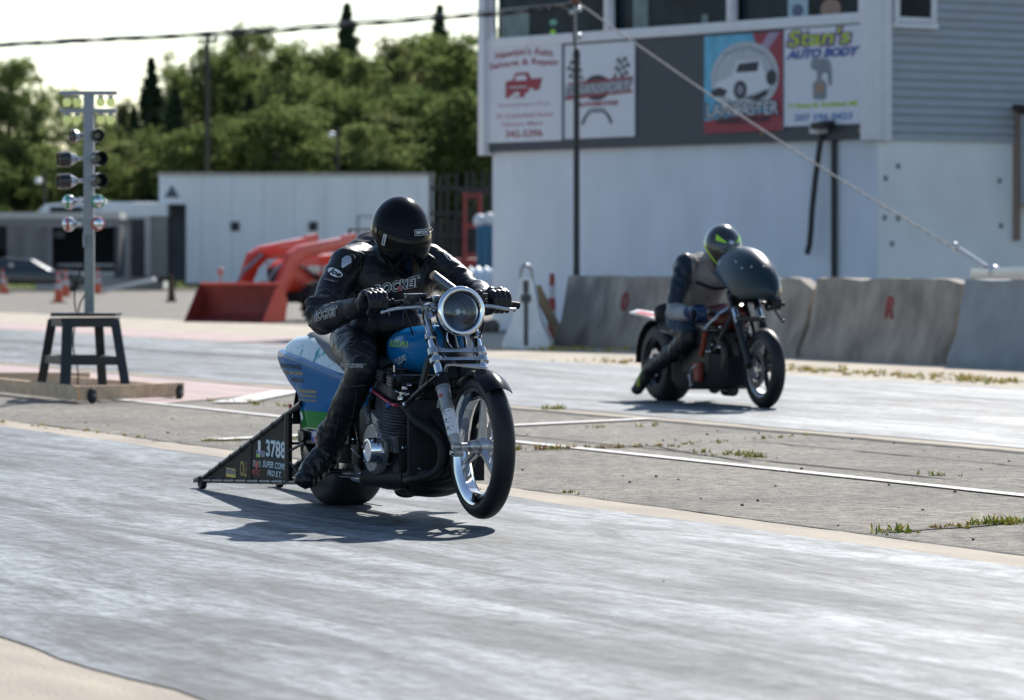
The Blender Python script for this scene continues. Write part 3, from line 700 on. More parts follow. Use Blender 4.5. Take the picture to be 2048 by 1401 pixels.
for ph in (0, 3.14):
    q = []
    for i in range(160):
        f = i / 159; p = g0.lerp(g1, f); p.z -= 0.10 * math.sin(f * math.pi); q.append(p + Vector((math.cos(i * .9 + ph), 0, math.sin(i * .9 + ph))) * .005)
    b.tube(q, .009, 6)
o = b.build('guy_rope', pm('dirty_rope', (.30, .29, .28), .8), None); tag(o, 'pale guy rope slanting from the pole top down to the barriers', 'rope')
b = MB(); d = (g0 - g1).normalized(); b.cyl(g1 + d * .15, g1 + d * .75, .03, seg=8); b.sphere(g1 + d * .85, .05, 8, 6); b.sphere(g1, .08, 8, 6); tag(b.build('turnbuckle', pm('galvanised', ()), None), 'galvanised turnbuckle holding the lower end of the guy rope', 'turnbuckle')

# ================================================================ CONES
M_CONE = pm('cone_orange', (.62, .10, .035), .6, var=.12); M_REFL = pm('cone_band', (.5, .47, .48), .5); M_CBASE = pm('cone_base', (.25, .07, .04), .8)
def cone(px, py, D, h, label, mat=M_CONE, band=True, base=None):
    g = at(px, py, D); root = thing('traffic_cone', label, 'traffic cone', (g.x, g.y, 0), random.uniform(0, 1), 'traffic cones on the paddock asphalt')
    MB().box((0, 0, .02), (h * .42, h * .42, .04), bevel=.01).build('base', base or M_CBASE, root)
    rr = lambda z: h * (.15 - .12 * z)
    MB().lathe([(.04, rr(0)), (h, rr(1)), (h, rr(1) * .6), (.04, rr(0) * .9)], (0, 0, 0), (0, 0, 1), 20).build('cone_body', mat, root)
    if band:
        for a, c in ((.42, .62), (.74, .84)): MB().lathe([(h * a, rr(a) + .006), (h * c, rr(c) + .006), (h * c, rr(c) - .002), (h * a, rr(a) - .002)], (0, 0, 0), (0, 0, 1), 20).build('reflective_band', M_REFL, root)
cone(117, 606, 114, .86, 'orange traffic cone with grey bands, left of the starting lights')
cone(131, 593, 133, .86, 'darker orange cone just behind another, left of the starting lights')
cone(195.5, 588, 144, .90, 'bright orange cone right of the starting lights post')
cone(5, 587, 146, .86, 'tall orange cone at the left edge of the picture')
cone(12, 588, 144, .58, 'small bright orange cone at the left edge, beside a taller one')
cone(343, 605, 116, .80, 'dark brown cone in front of the white trailer', pm('cone_brown', (.09, .045, .03), .8), False, pm('cone_bb', (.12, .07, .05), .8))
g = at(1104, 640, 62)
root = thing('delineator_post', 'red and white striped plastic post beside the white barrier', 'bollard', (g.x, g.y, 0))
b = MB(); b.box((0, 0, .03), (.4, .4, .06), bevel=.02); b.build('base', M_CBASE, root)
for i in range(5):
    MB().lathe([(.06 + i * .18, .075 - i * .008), (.24 + i * .18, .067 - i * .008), (.24 + i * .18, .01), (.06 + i * .18, .01)], (0, 0, 0), (0, 0, 1), 16).build('stripe', [pm('post_red', (.30, .03, .03), .6), M_REFL][i % 2], root)

# ================================================================ TRAILERS, CAR, RACK
M_TRAIL = pm('white_aluminium', (.78, .80, .81), .5, var=.05, scale=1.2, stretch=(1, 1, .3)); M_TEND = pm('trailer_end_grey', (.16, .19, .23), .6, var=.2, scale=2)
DT = 165.
l, r_ = at(318, 567, DT), at(866, 567, DT); zt = at(400, 352, DT).z; zb = at(400, 567, DT).z
root = thing('box_trailer', 'long white box trailer with an open end door, behind the red loader', 'trailer', (l.x, l.y, 0), R(2))
Lt = r_.x - l.x; xo = at(372, 0, DT).x - l.x
b = MB(); b.box((xo / 2 + Lt / 2, 1.25, (zt + zb) / 2), (Lt - xo, 2.5, zt - zb)); b.build('trailer_side', M_TRAIL, root)
for i in range(8): MB().box((xo + (Lt - xo) * (i + .5) / 8, -.008, (zt + zb) / 2), (.05, .02, zt - zb - .1)).build('panel_seam', pm('seam_alu', (.66, .68, .70), .5), root)
b = MB(); b.box((xo / 2, 1.25, zt - .55), (xo, 2.5, 1.1)); b.build('front_panel', M_TRAIL, root)
b = MB(); b.box((xo / 2 - .02, 2.1, (zt + zb) / 2 - .5), (xo - .02, .8, zt - zb - 1.15)); b.box((.04, .9, (zt + zb) / 2 - .5), (.08, 1.7, zt - zb - 1.1)); b.build('door_recess', M_TEND, root)
b = MB(); b.box((Lt / 2, 1.25, zt + .06), (Lt + .1, 2.6, .14)); b.build('roof_rail', pm('roof_dirty', (.42, .38, .34), .8, var=.3), root)
b = MB()
for px in (470, 626): MB().box((at(px, 0, DT).x - l.x, -.03, at(0, 453, DT).z), (.34, .06, .36), bevel=.05).build('vent', M_BLACK, root)
b.bm.free()
b = MB(); x0, x1 = at(716, 0, DT).x - l.x, at(760, 0, DT).x - l.x; z0, z1 = at(0, 470, DT).z, at(0, 433, DT).z
for q in ((x0, z0, x1, z0), (x0, z1, x1, z1), (x0, z0, x0, z1), (x1, z0, x1, z1)): b.box(((q[0] + q[2]) / 2, -.02, (q[1] + q[3]) / 2), (abs(q[2] - q[0]) + .05, .04, abs(q[3] - q[1]) + .05))
b.build('hatch', M_TEND, root)
b = MB(); b.prism([(.2, 0), (.8, 0), (.5, .5)], lambda a, c: Vector((a, -.02, zt - .85 + c)), lambda a, c: Vector((a, 0, zt - .85 + c))); b.build('emblem', pm('logo_dark', (.08, .1, .13), .6), root)
b = MB()
for x in (2.2, 3.4, 8.8): 
    for y in (.2, 2.3): b.cyl((x, y - .14, .5), (x, y + .14, .5), .5, seg=24)
b.build('wheel', M_BLACK, root)
b = MB(); b.box((Lt / 2 + .4, 1.25, zb - .05), (Lt - 1, 2.3, .12)); b.build('chassis', M_BLACK, root)
# slanting loading ramp
a0, a1 = at(196, 580, 152), at(306, 556, 152)
b = MB(); d = a1 - a0; b.box((a0 + a1) / 2 + Vector((0, .6, -.05)), (d.length, 1.3, .14), rot=(0, -math.atan2(d.z, d.x), 0)); tag(b.build('loading_ramp', pm('ramp_alu', (.62, .63, .64), .4, metal=.2), None), 'pale aluminium loading ramp sloping up to the right', 'ramp')
# open-sided workshop trailer
DW = 160.
def X(px, D=DW): return at(px, 0, D).x
def Z(py, D=DW): return at(0, py, D).z
x0 = X(-140); root = thing('workshop_trailer', 'grey open sided workshop trailer behind the black car', 'trailer', (x0, DW, 0))
M_GP = pm('grey_panel', (.17, .165, .165), .7, var=.25, scale=1.5, stretch=(1.5, 1, .4)); M_TP = pm('tan_panel', (.28, .265, .24), .7, var=.1); M_PALE = pm('pale_trim', (.52, .50, .47), .7)
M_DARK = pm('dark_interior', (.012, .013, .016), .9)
def px_box(name, a, c, t, bt, y0, y1, mat, par=root, ox=None): 
    return MB().box(((X(a) + X(c)) / 2 - (x0 if ox is None else ox), (y0 + y1) / 2, (Z(t) + Z(bt)) / 2), (X(c) - X(a), y1 - y0, Z(t) - Z(bt))).build(name, mat, par)
px_box('roof', -140, 240, 425, 438, -.1, 2.6, M_PALE); px_box('fascia', -140, 235, 438.5, 452, -.02, .1, pm('grey_fascia', (.22, .21, .21), .7))
px_box('side_panel', 14, 96, 452.5, 556, 0, .08, M_GP); px_box('post', 96.5, 104, 452.5, 556, -.04, .08, pm('mid_grey', (.22, .22, .22), .7))
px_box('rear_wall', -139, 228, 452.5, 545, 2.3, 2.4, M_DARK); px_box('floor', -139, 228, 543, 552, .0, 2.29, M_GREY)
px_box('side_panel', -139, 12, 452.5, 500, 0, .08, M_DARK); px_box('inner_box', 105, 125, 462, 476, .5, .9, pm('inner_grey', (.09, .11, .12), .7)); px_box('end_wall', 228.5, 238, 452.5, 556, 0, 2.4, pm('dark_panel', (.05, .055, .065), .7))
px_box('workbench', 106, 222, 528, 534, 1.2, 2.2, M_GREY)
root2 = thing('canopy_trailer', 'white roofed trailer with a tan end wall, left of the long white trailer', 'trailer', (X(182), DW + 4.5, 0))
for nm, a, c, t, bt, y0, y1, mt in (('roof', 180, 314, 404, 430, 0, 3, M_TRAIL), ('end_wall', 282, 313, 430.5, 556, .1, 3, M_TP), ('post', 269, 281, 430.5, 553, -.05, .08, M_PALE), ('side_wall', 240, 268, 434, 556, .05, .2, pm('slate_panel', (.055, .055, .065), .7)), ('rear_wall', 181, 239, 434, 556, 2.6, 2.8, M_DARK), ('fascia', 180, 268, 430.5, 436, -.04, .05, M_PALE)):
    px_box(nm, a, c, t, bt, y0, y1, mt, root2, X(182))
root3 = thing('camper', 'white camper roof showing above the workshop trailer', 'camper', (X(30), DW + 7, 0))
b = MB(); prof = [(0, 0), (0, Z(424)), (.35, Z(405)), (1.5, Z(399)), (1.6, Z(392)), (2.5, Z(392)), (2.6, Z(399)), (5, Z(400)), (5, 0)]
b.prism(prof, lambda a, c: Vector((a, 0, c)), lambda a, c: Vector((a, 2.3, c)), bevel=.05); b.build('camper_body', M_TRAIL, root3)
b = MB(); b.box((1.2, -.02, Z(417)), (1.3, .04, .28), bevel=.01); b.build('window', M_GLASS, root3)
# black coupe
DC = 150.
def coupe():
    sc = DC / FPX; xo = at(175, 0, DC).x
    root = thing('black_car', 'low black drag coupe with a pale round number mark, parked at far left', 'car', (xo, DC, 0))
    M_CB = pm('car_black', (.012, .013, .016), .28, coat=.6, var=.3); M_CG = pm('car_glass', (.05, .06, .07), .1, var=.2, rvar=0)
    prof = [(-.02, .28), (-.05, .55), (-.12, .66), (-1.2, .76), (-3.9, .80), (-4.7, .82), (-4.85, .6), (-4.8, .3)]
    b = MB(); b.prism(prof, lambda a, c: Vector((a, 0, c)), lambda a, c: Vector((a, 1.8, c)), bevel=.06); b.build('body', M_CB, root)
    cab = [(-1.35, .78), (-2.05, 1.17), (-3.1, 1.23), (-3.7, 1.15), (-4.4, .82)]
    b = MB(); b.prism(cab, lambda a, c: Vector((a, .12 + (c - .78) * .4, c)), lambda a, c: Vector((a, 1.68 - (c - .78) * .4, c)), bevel=.03); b.build('cabin', pm('roof_satin', (.05, .055, .065), .3, metal=.3), root)
    b = MB(); b.prism([(-1.5, .82), (-2.1, 1.12), (-2.75, 1.15), (-2.75, .82)], lambda a, c: Vector((a, .10 + (c - .78) * .4, c)), lambda a, c: Vector((a, .13 + (c - .78) * .4, c))); b.build('side_window', M_CG, root)
    b = MB(); b.prism([(-2.82, .82), (-2.82, 1.14), (-3.5, 1.11), (-3.9, .84)], lambda a, c: Vector((a, .10 + (c - .78) * .4, c)), lambda a, c: Vector((a, .13 + (c - .78) * .4, c))); b.build('side_window', M_CG, root)
    b = MB(); b.cyl((-2.72, .095, .97), (-2.72, .10, .97), .09); b.build('number_roundel', pm('roundel', (.5, .5, .48), .6), root)
    for x in (-.78, -3.75):
        for y in (0, 1.8):
            t = MB(); t.lathe([(-.11, .20), (-.12, .29), (-.09, .33), (.09, .33), (.12, .29), (.11, .20)], (x, y + (.02 if y == 0 else -.02), .33), (0, 1, 0), 32); wh = t.build('wheel', M_BLACK, root)
            MB().cyl((x, y - .07 + (.02 if y == 0 else -.02), .33), (x, y + .07, .33), .2, seg=24).build('rim', M_GREY, wh)
    b = MB(); b.box((-.04, .35, .5), (.06, .3, .12), bevel=.02); b.build('headlight', M_REFL, root)
coupe()
# tall black pipe rack, red machine, blue cabin, ribbed tank
DR = 125.
root = thing('pipe_rack', 'tall black steel rack of upright bars left of the tower', 'rack', (at(862, 0, DR).x, DR, 0))
wd = at(1000, 0, DR).x - at(862, 0, DR).x; hz = at(0, 343, DR).z; rnd = random.Random(3); b = MB()
for i in range(9):
    x = wd * i / 8 + rnd.uniform(-.04, .04); b.box((x, rnd.uniform(0, .6), hz / 2), (.09, .09, hz + rnd.uniform(-.25, .1)))
b.build('upright_bar', M_BLACK, root)
b = MB()
for z in (.3, 1.1, 1.9, 2.55, 3.3): b.box((wd / 2, .3, z * hz / 3.8), (wd, .1, .10))
for i in range(6): b.box((wd * (i + .5) / 6, .9, hz * .33), (wd / 7, .3, hz * rnd.uniform(.45, .66)))
b.build('cross_rail', M_BLACK, root)
M_MR = pm('machine_red', (.26, .035, .03), .5, var=.3, scale=4)
DM = 118.; root = thing('forklift', 'dark red mast forklift beside the blue cabinet, left of the tower', 'forklift', (at(930, 0, DM).x, DM, 0))
b = MB(); zt_ = at(0, 385, DM).z
for x in (0.0, .42): b.box((x, 0, zt_ / 2), (.12, .18, zt_)); 
for z in (.5, 1.3, 2.1, zt_ - .1): b.box((.21, 0, z), (.42, .12, .12))
b.build('mast', M_MR, root)
b = MB(); b.box((.2, 1.2, .75), (1.1, 1.8, .9), bevel=.1); b.build('body', M_MR, root)
b = MB(); b.box((.45, 1.2, zt_ + .02), (1.2, 1.3, .12)); 
for x in (0, .95):
    for y in (.7, 1.7): b.box((x, y, zt_ / 2 + .5), (.07, .07, zt_ - 1.1))
b.build('roll_cage', M_BLACK, root)
for x in (-.25, .65):
    for y in (.5, 1.8): MB().cyl((x - .1, y, .32), (x + .1, y, .32), .32, seg=20).build('wheel', M_BLACK, root)
DB = 110.; a, c = at(953, 0, DB), at(1000, 0, DB); root = thing('blue_cabinet', 'tall blue cabinet with white bags on top, half hidden by the tower', 'cabinet', (a.x, DB, 0))
b = MB(); z1 = at(0, 452, DB).z; b.box(((c.x - a.x) / 2, .4, z1 / 2 + .15), (c.x - a.x, .8, z1 - .3), bevel=.03); b.build('cabinet_body', pm('cabinet_blue', (.02, .13, .24), .5, var=.3), root)
b = MB(); 
for x in (.12, .34): b.box((x, -.005, z1 / 2 + .1), (.02, .02, z1 - .5))
b.build('door_seam', M_BLACK, root)
b = MB(); 
for x, z in ((.08, z1 + .12), (.32, z1 + .16), (.52, z1 + .12)): b.sphere((x, .35, z), (.17, .2, .19), 12, 8)
b.build('white_bag', pm('bag_white', (.72, .73, .74), .6), root)
DW2 = 96.; a = at(940, 0, DW2); root = thing('ribbed_tank', 'pale blue white ribbed plastic tank lying left of the tower', 'tank', (a.x, DW2, 0))
b = MB(); prof = []
for i in range(25): prof.append((i * .045, .36 + .035 * math.cos(i * 1.5)))
b.lathe([(0, .02)] + prof + [(1.1, .02)], (0, .2, .62), (1, 0, .0), 28, closed=False); b.build('tank_shell', pm('tank_white', (.62, .70, .76), .4), root)
b = MB(); b.box((.55, .2, .14), (1.2, .8, .26)); b.build('cradle', M_BLACK, root)
b = MB(); 
for i in range(7): q = at(880 + i * 17, 668 + (i % 3) * 4, 68); b.sphere((q.x, q.y, .08), (rnd.uniform(.08, .2), .12, rnd.uniform(.06, .14)), 9, 6, (rnd.random(), 0, rnd.random() * 3))
tag(b.build('rubble', pm('rubble_dark', (.10, .09, .08), .9, var=.4)), 'low dark rubble heap at the foot of the tower', 'rubble', kind='stuff')

# ================================================================ RED LOADER TRACTOR
M_OR = pm('tractor_orange', (.62, .05, .025), .38, var=.1, scale=3, coat=.4); M_BK = pm('bucket_red_shaded', (.20, .025, .02), .6, var=.25, scale=3)  # bucket inside and far side: shade put into a darker red
M_RUB = pm('rubber', (.02, .02, .021), .8, var=.2, bump=.3, bscale=40)
bb = ground(446, 645); hd = Vector((-.62, -.785, 0)); root = thing('loader_tractor', 'bright red loader tractor with its dark red bucket on the asphalt', 'tractor', bb, math.atan2(hd.y, hd.x))
prof = [(0, 0), (-.55, .02), (-.66, .14), (-.68, .4), (-.52, .70), (-.46, .70), (-.60, .4), (-.58, .17), (-.5, .08), (-.0, .03)]
BW = .96
b = MB(); b.prism(prof, lambda a, c: Vector((a, -BW, c)), lambda a, c: Vector((a, BW, c))); bk = b.build('bucket', M_BK, root)
for s in (-1, 1):
    b = MB(); b.prism([(0, 0), (-.62, .02), (-.70, .4), (-.50, .72), (-.36, .6)], lambda a, c: Vector((a, s * (BW + .001), c)), lambda a, c: Vector((a, s * (BW + .03), c))); b.build('bucket_side', M_OR if s > 0 else M_BK, root)
b = MB(); b.box((-.49, 0, .715), (.1, 2 * BW + .04, .05), bevel=.01); b.build('bucket_lip', M_OR, root)
for s in (-1, 1):
    y = s * .48
    arm = [(-.62, .30), (-.80, .42), (-1.25, 1.28), (-1.55, 1.42), (-3.1, 1.62), (-3.15, 1.42), (-1.75, 1.18), (-1.5, 1.02), (-1.0, .26), (-.70, .18)]
    b = MB(); b.prism(arm, lambda a, c: Vector((a, y - .06, c)), lambda a, c: Vector((a, y + .06, c)), bevel=.015); b.build('loader_arm', M_OR, root)
    b = MB(); b.prism([(-2.75, .35), (-3.1, .35), (-3.2, 1.66), (-2.85, 1.62)], lambda a, c: Vector((a, y - .05, c)), lambda a, c: Vector((a, y + .05, c))); b.build('loader_post', M_OR, root)
    b = MB(); b.cyl((-.62, y - s * .1, .55), (-1.0, y - s * .1, .95), .022); b.cyl((-1.0, y - s * .1, .95), (-1.5, y - s * .1, 1.25), .04); b.build('hydraulic_ram', M_GREY, root)
    b = MB(); b.cyl((-1.65, y - s * .11, 1.10), (-2.2, y - s * .11, .85), .025); b.cyl((-2.2, y - s * .11, .85), (-2.8, y - s * .11, .6), .045); b.build('hydraulic_ram', M_BLACK, root)
    for x, rr_, wd_, yy in ((-1.95, .36, .24, .62), (-3.75, .62, .38, .70)):
        t = MB(); t.lathe([(-wd_ / 2, rr_ * .55), (-wd_ / 2, rr_ * .9), (-wd_ * .38, rr_), (wd_ * .38, rr_), (wd_ / 2, rr_ * .9), (wd_ / 2, rr_ * .55)], (x, s * yy, rr_), (0, 1, 0), 36)
        for k in range(18):
            a = k * math.pi / 9; t.box((x + (rr_ + .01) * math.cos(a), s * yy, rr_ + (rr_ + .01) * math.sin(a)), (.06, wd_ * .9, .05), rot=(0, -a, 0))
        wh = t.build('wheel', M_RUB, root); MB().cyl((x, s * yy - wd_ * .4, rr_), (x, s * yy + wd_ * .4, rr_), rr_ * .56, seg=24).build('rim', M_OR, wh)
    b = MB(); b.box((-3.75, s * .7, 1.34), (1.0, .42, .05), bevel=.02); b.box((-3.28, s * .7, 1.1), (.05, .42, .5)); b.build('fender', M_OR, root)
MB().box((-1.0, 0, .42), (.1, 1.1, .12)).build('cross_tube', M_OR, root); MB().box((-1.62, 0, 1.22), (.12, .9, .1)).build('cross_tube', M_OR, root)
b = MB(); b.prism([(-1.55, .55), (-1.5, 1.05), (-2.0, 1.22), (-3.0, 1.28), (-3.0, .6)], lambda a, c: Vector((a, -.27, c)), lambda a, c: Vector((a, .27, c)), bevel=.04); b.build('hood', M_OR, root)
b = MB(); b.box((-1.495, 0, .82), (.03, .44, .34)); b.build('grille', M_BLACK, root)
for s in (-1, 1): MB().box((-1.50, s * .2, 1.05), (.05, .12, .07), bevel=.02).build('headlight', pm('lamp_glass', (.7, .7, .68), .15), root)
b = MB(); b.box((-2.6, 0, .5), (2.6, .34, .3), bevel=.03); b.build('chassis', M_BLACK, root)
b = MB(); b.box((-3.85, 0, 1.0), (.5, .5, .14), bevel=.04); b.box((-4.05, 0, 1.22), (.12, .5, .4), bevel=.04); b.build('seat', M_BLACK, root)
b = MB(); b.tube([(-3.15, .0, 1.2), (-3.3, 0, 1.42)], .02); b.tube([(-3.32 + .05 * math.cos(a) , .18 * math.sin(a), 1.44 + .12 * math.cos(a)) for a in [i * .4 for i in range(16)]], .014, 6, closed=True); b.build('steering_wheel', M_BLACK, root)
b = MB(); b.tube([(-4.15, -.5, .6), (-4.2, -.5, 1.75), (-4.2, .5, 1.75), (-4.15, .5, .6)], .035, 8); b.build('roll_bar', M_BLACK, root)
b = MB(); b.box((-2.2, .31, .98), (.34, .05, .14)); b.box((-2.62, .31, .98), (.3, .05, .14)); b.build('side_decal', pm('decal_white', (.65, .62, .6), .5), root)
g = at(441, 570, 84); root = thing('marker_post', 'short pink post standing behind the loader bucket', 'post', (g.x, g.y, 0))
b = MB(); b.cyl((0, 0, 0), (0, 0, .5 + at(0, 570, 84).z * .2), .03); b.sphere((0, 0, at(0, 543, 84).z), (.07, .07, .08)); b.cyl((0, 0, .4), (0, 0, at(0, 543, 84).z), .022); b.build('post_shaft', pm('post_pink', (.6, .22, .2), .6), root)
# ================================================================ TREES
def leaf_mat(name, c1, c2, tr=.5):
    m = bpy.data.materials.new(name); m.use_nodes = True; n, l = nt(m); n.remove(n['Principled BSDF']); out = n['Material Output']
    tc = n.new('ShaderNodeTexCoord'); z = n.new('ShaderNodeTexNoise'); z.inputs['Scale'].default_value = .9; z.inputs['Detail'].default_value = 6
    l.new(tc.outputs['Object'], z.inputs[0]); r = ramp_node(n, [(.35, c1), (.65, c2)]); l.new(z.outputs[0], r.inputs[0])
    d = n.new('ShaderNodeBsdfDiffuse'); t = n.new('ShaderNodeBsdfTranslucent'); x = n.new('ShaderNodeMixShader'); x.inputs[0].default_value = tr
    l.new(r.outputs[0], d.inputs[0]); l.new(r.outputs[0], t.inputs[0]); l.new(d.outputs[0], x.inputs[1]); l.new(t.outputs[0], x.inputs[2]); l.new(x.outputs[0], out.inputs[0]); return m
LEAF = [leaf_mat('leaf_light', (.11, .15, .055), (.26, .31, .115), .6), leaf_mat('leaf_mid', (.085, .125, .045), (.20, .245, .08), .55), leaf_mat('needle_dark', (.035, .062, .038), (.07, .105, .055), .3), leaf_mat('leaf_olive', (.12, .14, .06), (.25, .265, .115), .6)]
BARK = pm('bark', (.10, .085, .07), .9, var=.3, scale=6, stretch=(1, 1, .3))
def tree_src(kind, seed, H, Wd, mat, n_cl, leaf=.17, per=95):
    rnd = random.Random(seed); root = bpy.data.objects.new('pine_tree' if kind == 'c' else 'broadleaf_tree', None); COL.objects.link(root); root.empty_display_size = .3
    b = MB(); b.tube([(0, 0, 0), (rnd.uniform(-.1, .1), 0, H * .4), (rnd.uniform(-.3, .3), 0, H * .92)], [.16 + H * .01, .03], 8, smooth=1)
    cl = []
    if kind == 'c':
        for i in range(n_cl):
            f = rnd.random() ** .9; z = H * (.08 + .93 * f); rr = Wd * (1 - f) ** 1.0 * rnd.uniform(.35, 1); a = rnd.uniform(0, 6.28)
            cl.append((Vector((rr * math.cos(a), rr * math.sin(a), z - rr * .25)), Vector((.10 + .7 * (1 - f), .10 + .7 * (1 - f), .16))))
    else:
        lobes = [(Vector((rnd.uniform(-.5, .5) * Wd, rnd.uniform(-.5, .5) * Wd, H * rnd.uniform(.35, .86))), Wd * rnd.uniform(.35, .62)) for _ in range(9)] + [(Vector((0, 0, H * .78)), Wd * .55), (Vector((rnd.uniform(-.2, .2), 0, H * .92)), Wd * .32)]
        for c, r in lobes:
            b.tube([(0, 0, H * .3), (c.x * .5, c.y * .5, (c.z + H * .3) / 2), tuple(c)], [.07, .02], 5)
        for i in range(n_cl):
            c, r = rnd.choice(lobes); v = Vector((rnd.gauss(0, 1), rnd.gauss(0, 1), rnd.gauss(0, 1))).normalized() * r * rnd.uniform(.35, 1.22)
            v.z *= .85; cl.append((c + v, Vector((.42, .42, .32)) * rnd.uniform(.7, 1.4)))
        for i in range(n_cl // 4):
            a = rnd.uniform(0, 6.28); cl.append((Vector((math.cos(a) * Wd * rnd.uniform(.2, .8), math.sin(a) * Wd * rnd.uniform(.2, .8), H * rnd.uniform(.06, .4))), Vector((.5, .5, .4))))
    b.build('trunk', BARK, root)
    V = []; F = []
    for c, sz_ in cl:
        for _ in range(int(per * rnd.uniform(.6, 1.2))):
            p = c + Vector((rnd.gauss(0, .5) * sz_.x, rnd.gauss(0, .5) * sz_.y, rnd.gauss(0, .5) * sz_.z)); s = leaf * rnd.uniform(.5, 1.2)
            u = Vector((rnd.gauss(0, 1), rnd.gauss(0, 1), rnd.gauss(0, .7))).normalized(); v = u.orthogonal(); v.rotate(Matrix.Rotation(rnd.uniform(0, 6.28), 3, u)); i = len(V)
            V += [p - u * s * .5, p + v * s * .32, p + u * s * .5, p - v * s * .32]; F.append((i, i + 1, i + 2, i + 3))
    me = bpy.data.meshes.new('crown'); me.from_pydata([tuple(v) for v in V], [], F); me.materials.append(mat)
    o = bpy.data.objects.new('crown', me); COL.objects.link(o); o.parent = root
    return root
SRC = [tree_src('b', 1, 11, 2.7, LEAF[0], 230), tree_src('b', 2, 11, 3.1, LEAF[1], 270), tree_src('b', 3, 11, 2.3, LEAF[3], 180), tree_src('c', 4, 11, 2.5, LEAF[2], 300), tree_src('b', 5, 11, 3.0, LEAF[0], 150, per=80), tree_src('b', 6, 8, 3.0, LEAF[1], 240)]
used = [False] * len(SRC)
KIDS = {o.name: kids(o) for o in SRC}
# (photo x of the crown, photo y of its top, distance, kind, width factor, label)
TREES = [
 (15, 102, 190, 0, 1.25, 'light green tree at the far left edge, in front of the skyline'), (-70, 90, 196, 1, 1.2, 'green tree just past the left edge'), (75, 185, 205, 0, .9, 'low airy tree in the skyline dip at far left'),
 (140, 165, 210, 4, .75, 'thin airy tree behind the starting lights'), (190, 205, 205, 0, .85, 'low light green tree right behind the starting lights'), (248, 185, 212, 2, .7, 'olive tree with a leaning top left of the dark pine'),
 (302, 118, 205, 3, 1.1, 'dark pointed pine standing left of the tallest trees'), (268, 215, 198, 3, .9, 'short dark pine in front of the pointed pine'),
 (360, 128, 212, 2, 1.0, 'yellow green tree between the dark pine and the pole'), (430, 80, 200, 1, .85, 'broad tree with a flat left branch beside the bare pole'),
 (478, 30, 206, 2, .72, 'tall olive tree whose top stands highest near the pole'), (530, 34, 214, 4, .6, 'airy tree top just right of the tallest olive tree'), (575, 72, 198, 0, 1.0, 'bright green tree right of the tallest trees'),
 (640, 78, 204, 1, 1.1, 'mid green tree under the first sky gap'), (694, 10, 218, 3, 1.0, 'slim dark spruce sticking out above the tree line'), (730, 95, 196, 0, 1.0, 'bright green round tree right of the slim spruce'),
 (790, 60, 203, 2, 1.0, 'olive green tree in the middle of the tree line'), (840, 48, 208, 0, 1.15, 'light green tree above the trailer roof end'), (879, 14, 220, 3, .9, 'slim dark spruce near the tower'),
 (925, 60, 200, 1, 1.2, 'dark green tree next to the tower'), (975, 55, 210, 3, 1.1, 'dark pine touching the tower edge'), (1040, 60, 214, 1, 1.3, 'green tree behind the tower'), (1110, 70, 208, 3, 1.2, 'pine behind the tower'),
 (-150, 110, 200, 0, 1.3, 'light tree beyond the left edge'), (-220, 80, 208, 3, 1.2, 'pine beyond the left edge')]
LOW = [(-60, 300, 5), (20, 290, 5), (95, 280, 0), (170, 300, 5), (235, 275, 2), (330, 245, 1), (385, 255, 5), (450, 230, 1), (500, 190, 3), (560, 215, 5), (620, 200, 0), (675, 175, 1), (730, 235, 0), (780, 215, 2), (830, 185, 5), (880, 160, 1), (930, 180, 5), (985, 200, 0), (1050, 210, 5), (350, 180, 3), (600, 120, 1), (760, 120, 3), (900, 90, 1), (480, 110, 1), (410, 160, 1), (540, 130, 3), (680, 105, 1), (815, 110, 1)]
POS = 'left right middle'.split()
def place(px, py, D, k, wf, label, grp):
    src = SRC[k]; g = at(px, HORIZ, D); H0 = 8. if k == 5 else 11.
    h = at(px, py, D).z * .985 / H0
    if not used[k]: o = src; used[k] = True
    else: o = copy_tree(src, None, KIDS_FULL)
    o.location = (g.x, g.y, 0); o.scale = (wf * max(h, .8), wf * max(h, .8), h); o.rotation_euler.z = random.Random(px * 7 + k).uniform(0, 6.28)
    tag(o, label, 'tree', grp)
KIDS_FULL = dict(KIDS)
for o in SRC:
    for c in KIDS[o.name]: KIDS_FULL[c.name] = []
for a in TREES: place(*a, 'trees along the edge of the paddock')
KN = ['pale leafy', 'broad green', 'olive', 'dark pine', 'airy', 'bushy']
def near(px):
    return 'left of starting lights' if px < 120 else 'behind starting lights' if px < 260 else 'above left trailer end' if px < 420 else 'above left trailer half' if px < 560 else 'above mid trailer' if px < 700 else 'above right trailer half' if px < 870 else 'between trailer and tower'
seen = {}
for i, (px, py, k) in enumerate(LOW):
    D = (184, 188, 192)[i % 3] if py > 170 else 222
    lb = KN[k] + ' tree %s, %s' % ('low in the tree line' if py > 170 else 'deep in the tree line', near(px))
    if lb in seen: lb += ', right of its twin' if seen[lb] == 1 else ', farthest right'
    seen[lb] = seen.get(lb, 0) + 1
    place(px, py, D, k, 1.25, lb, 'trees filling the tree line')
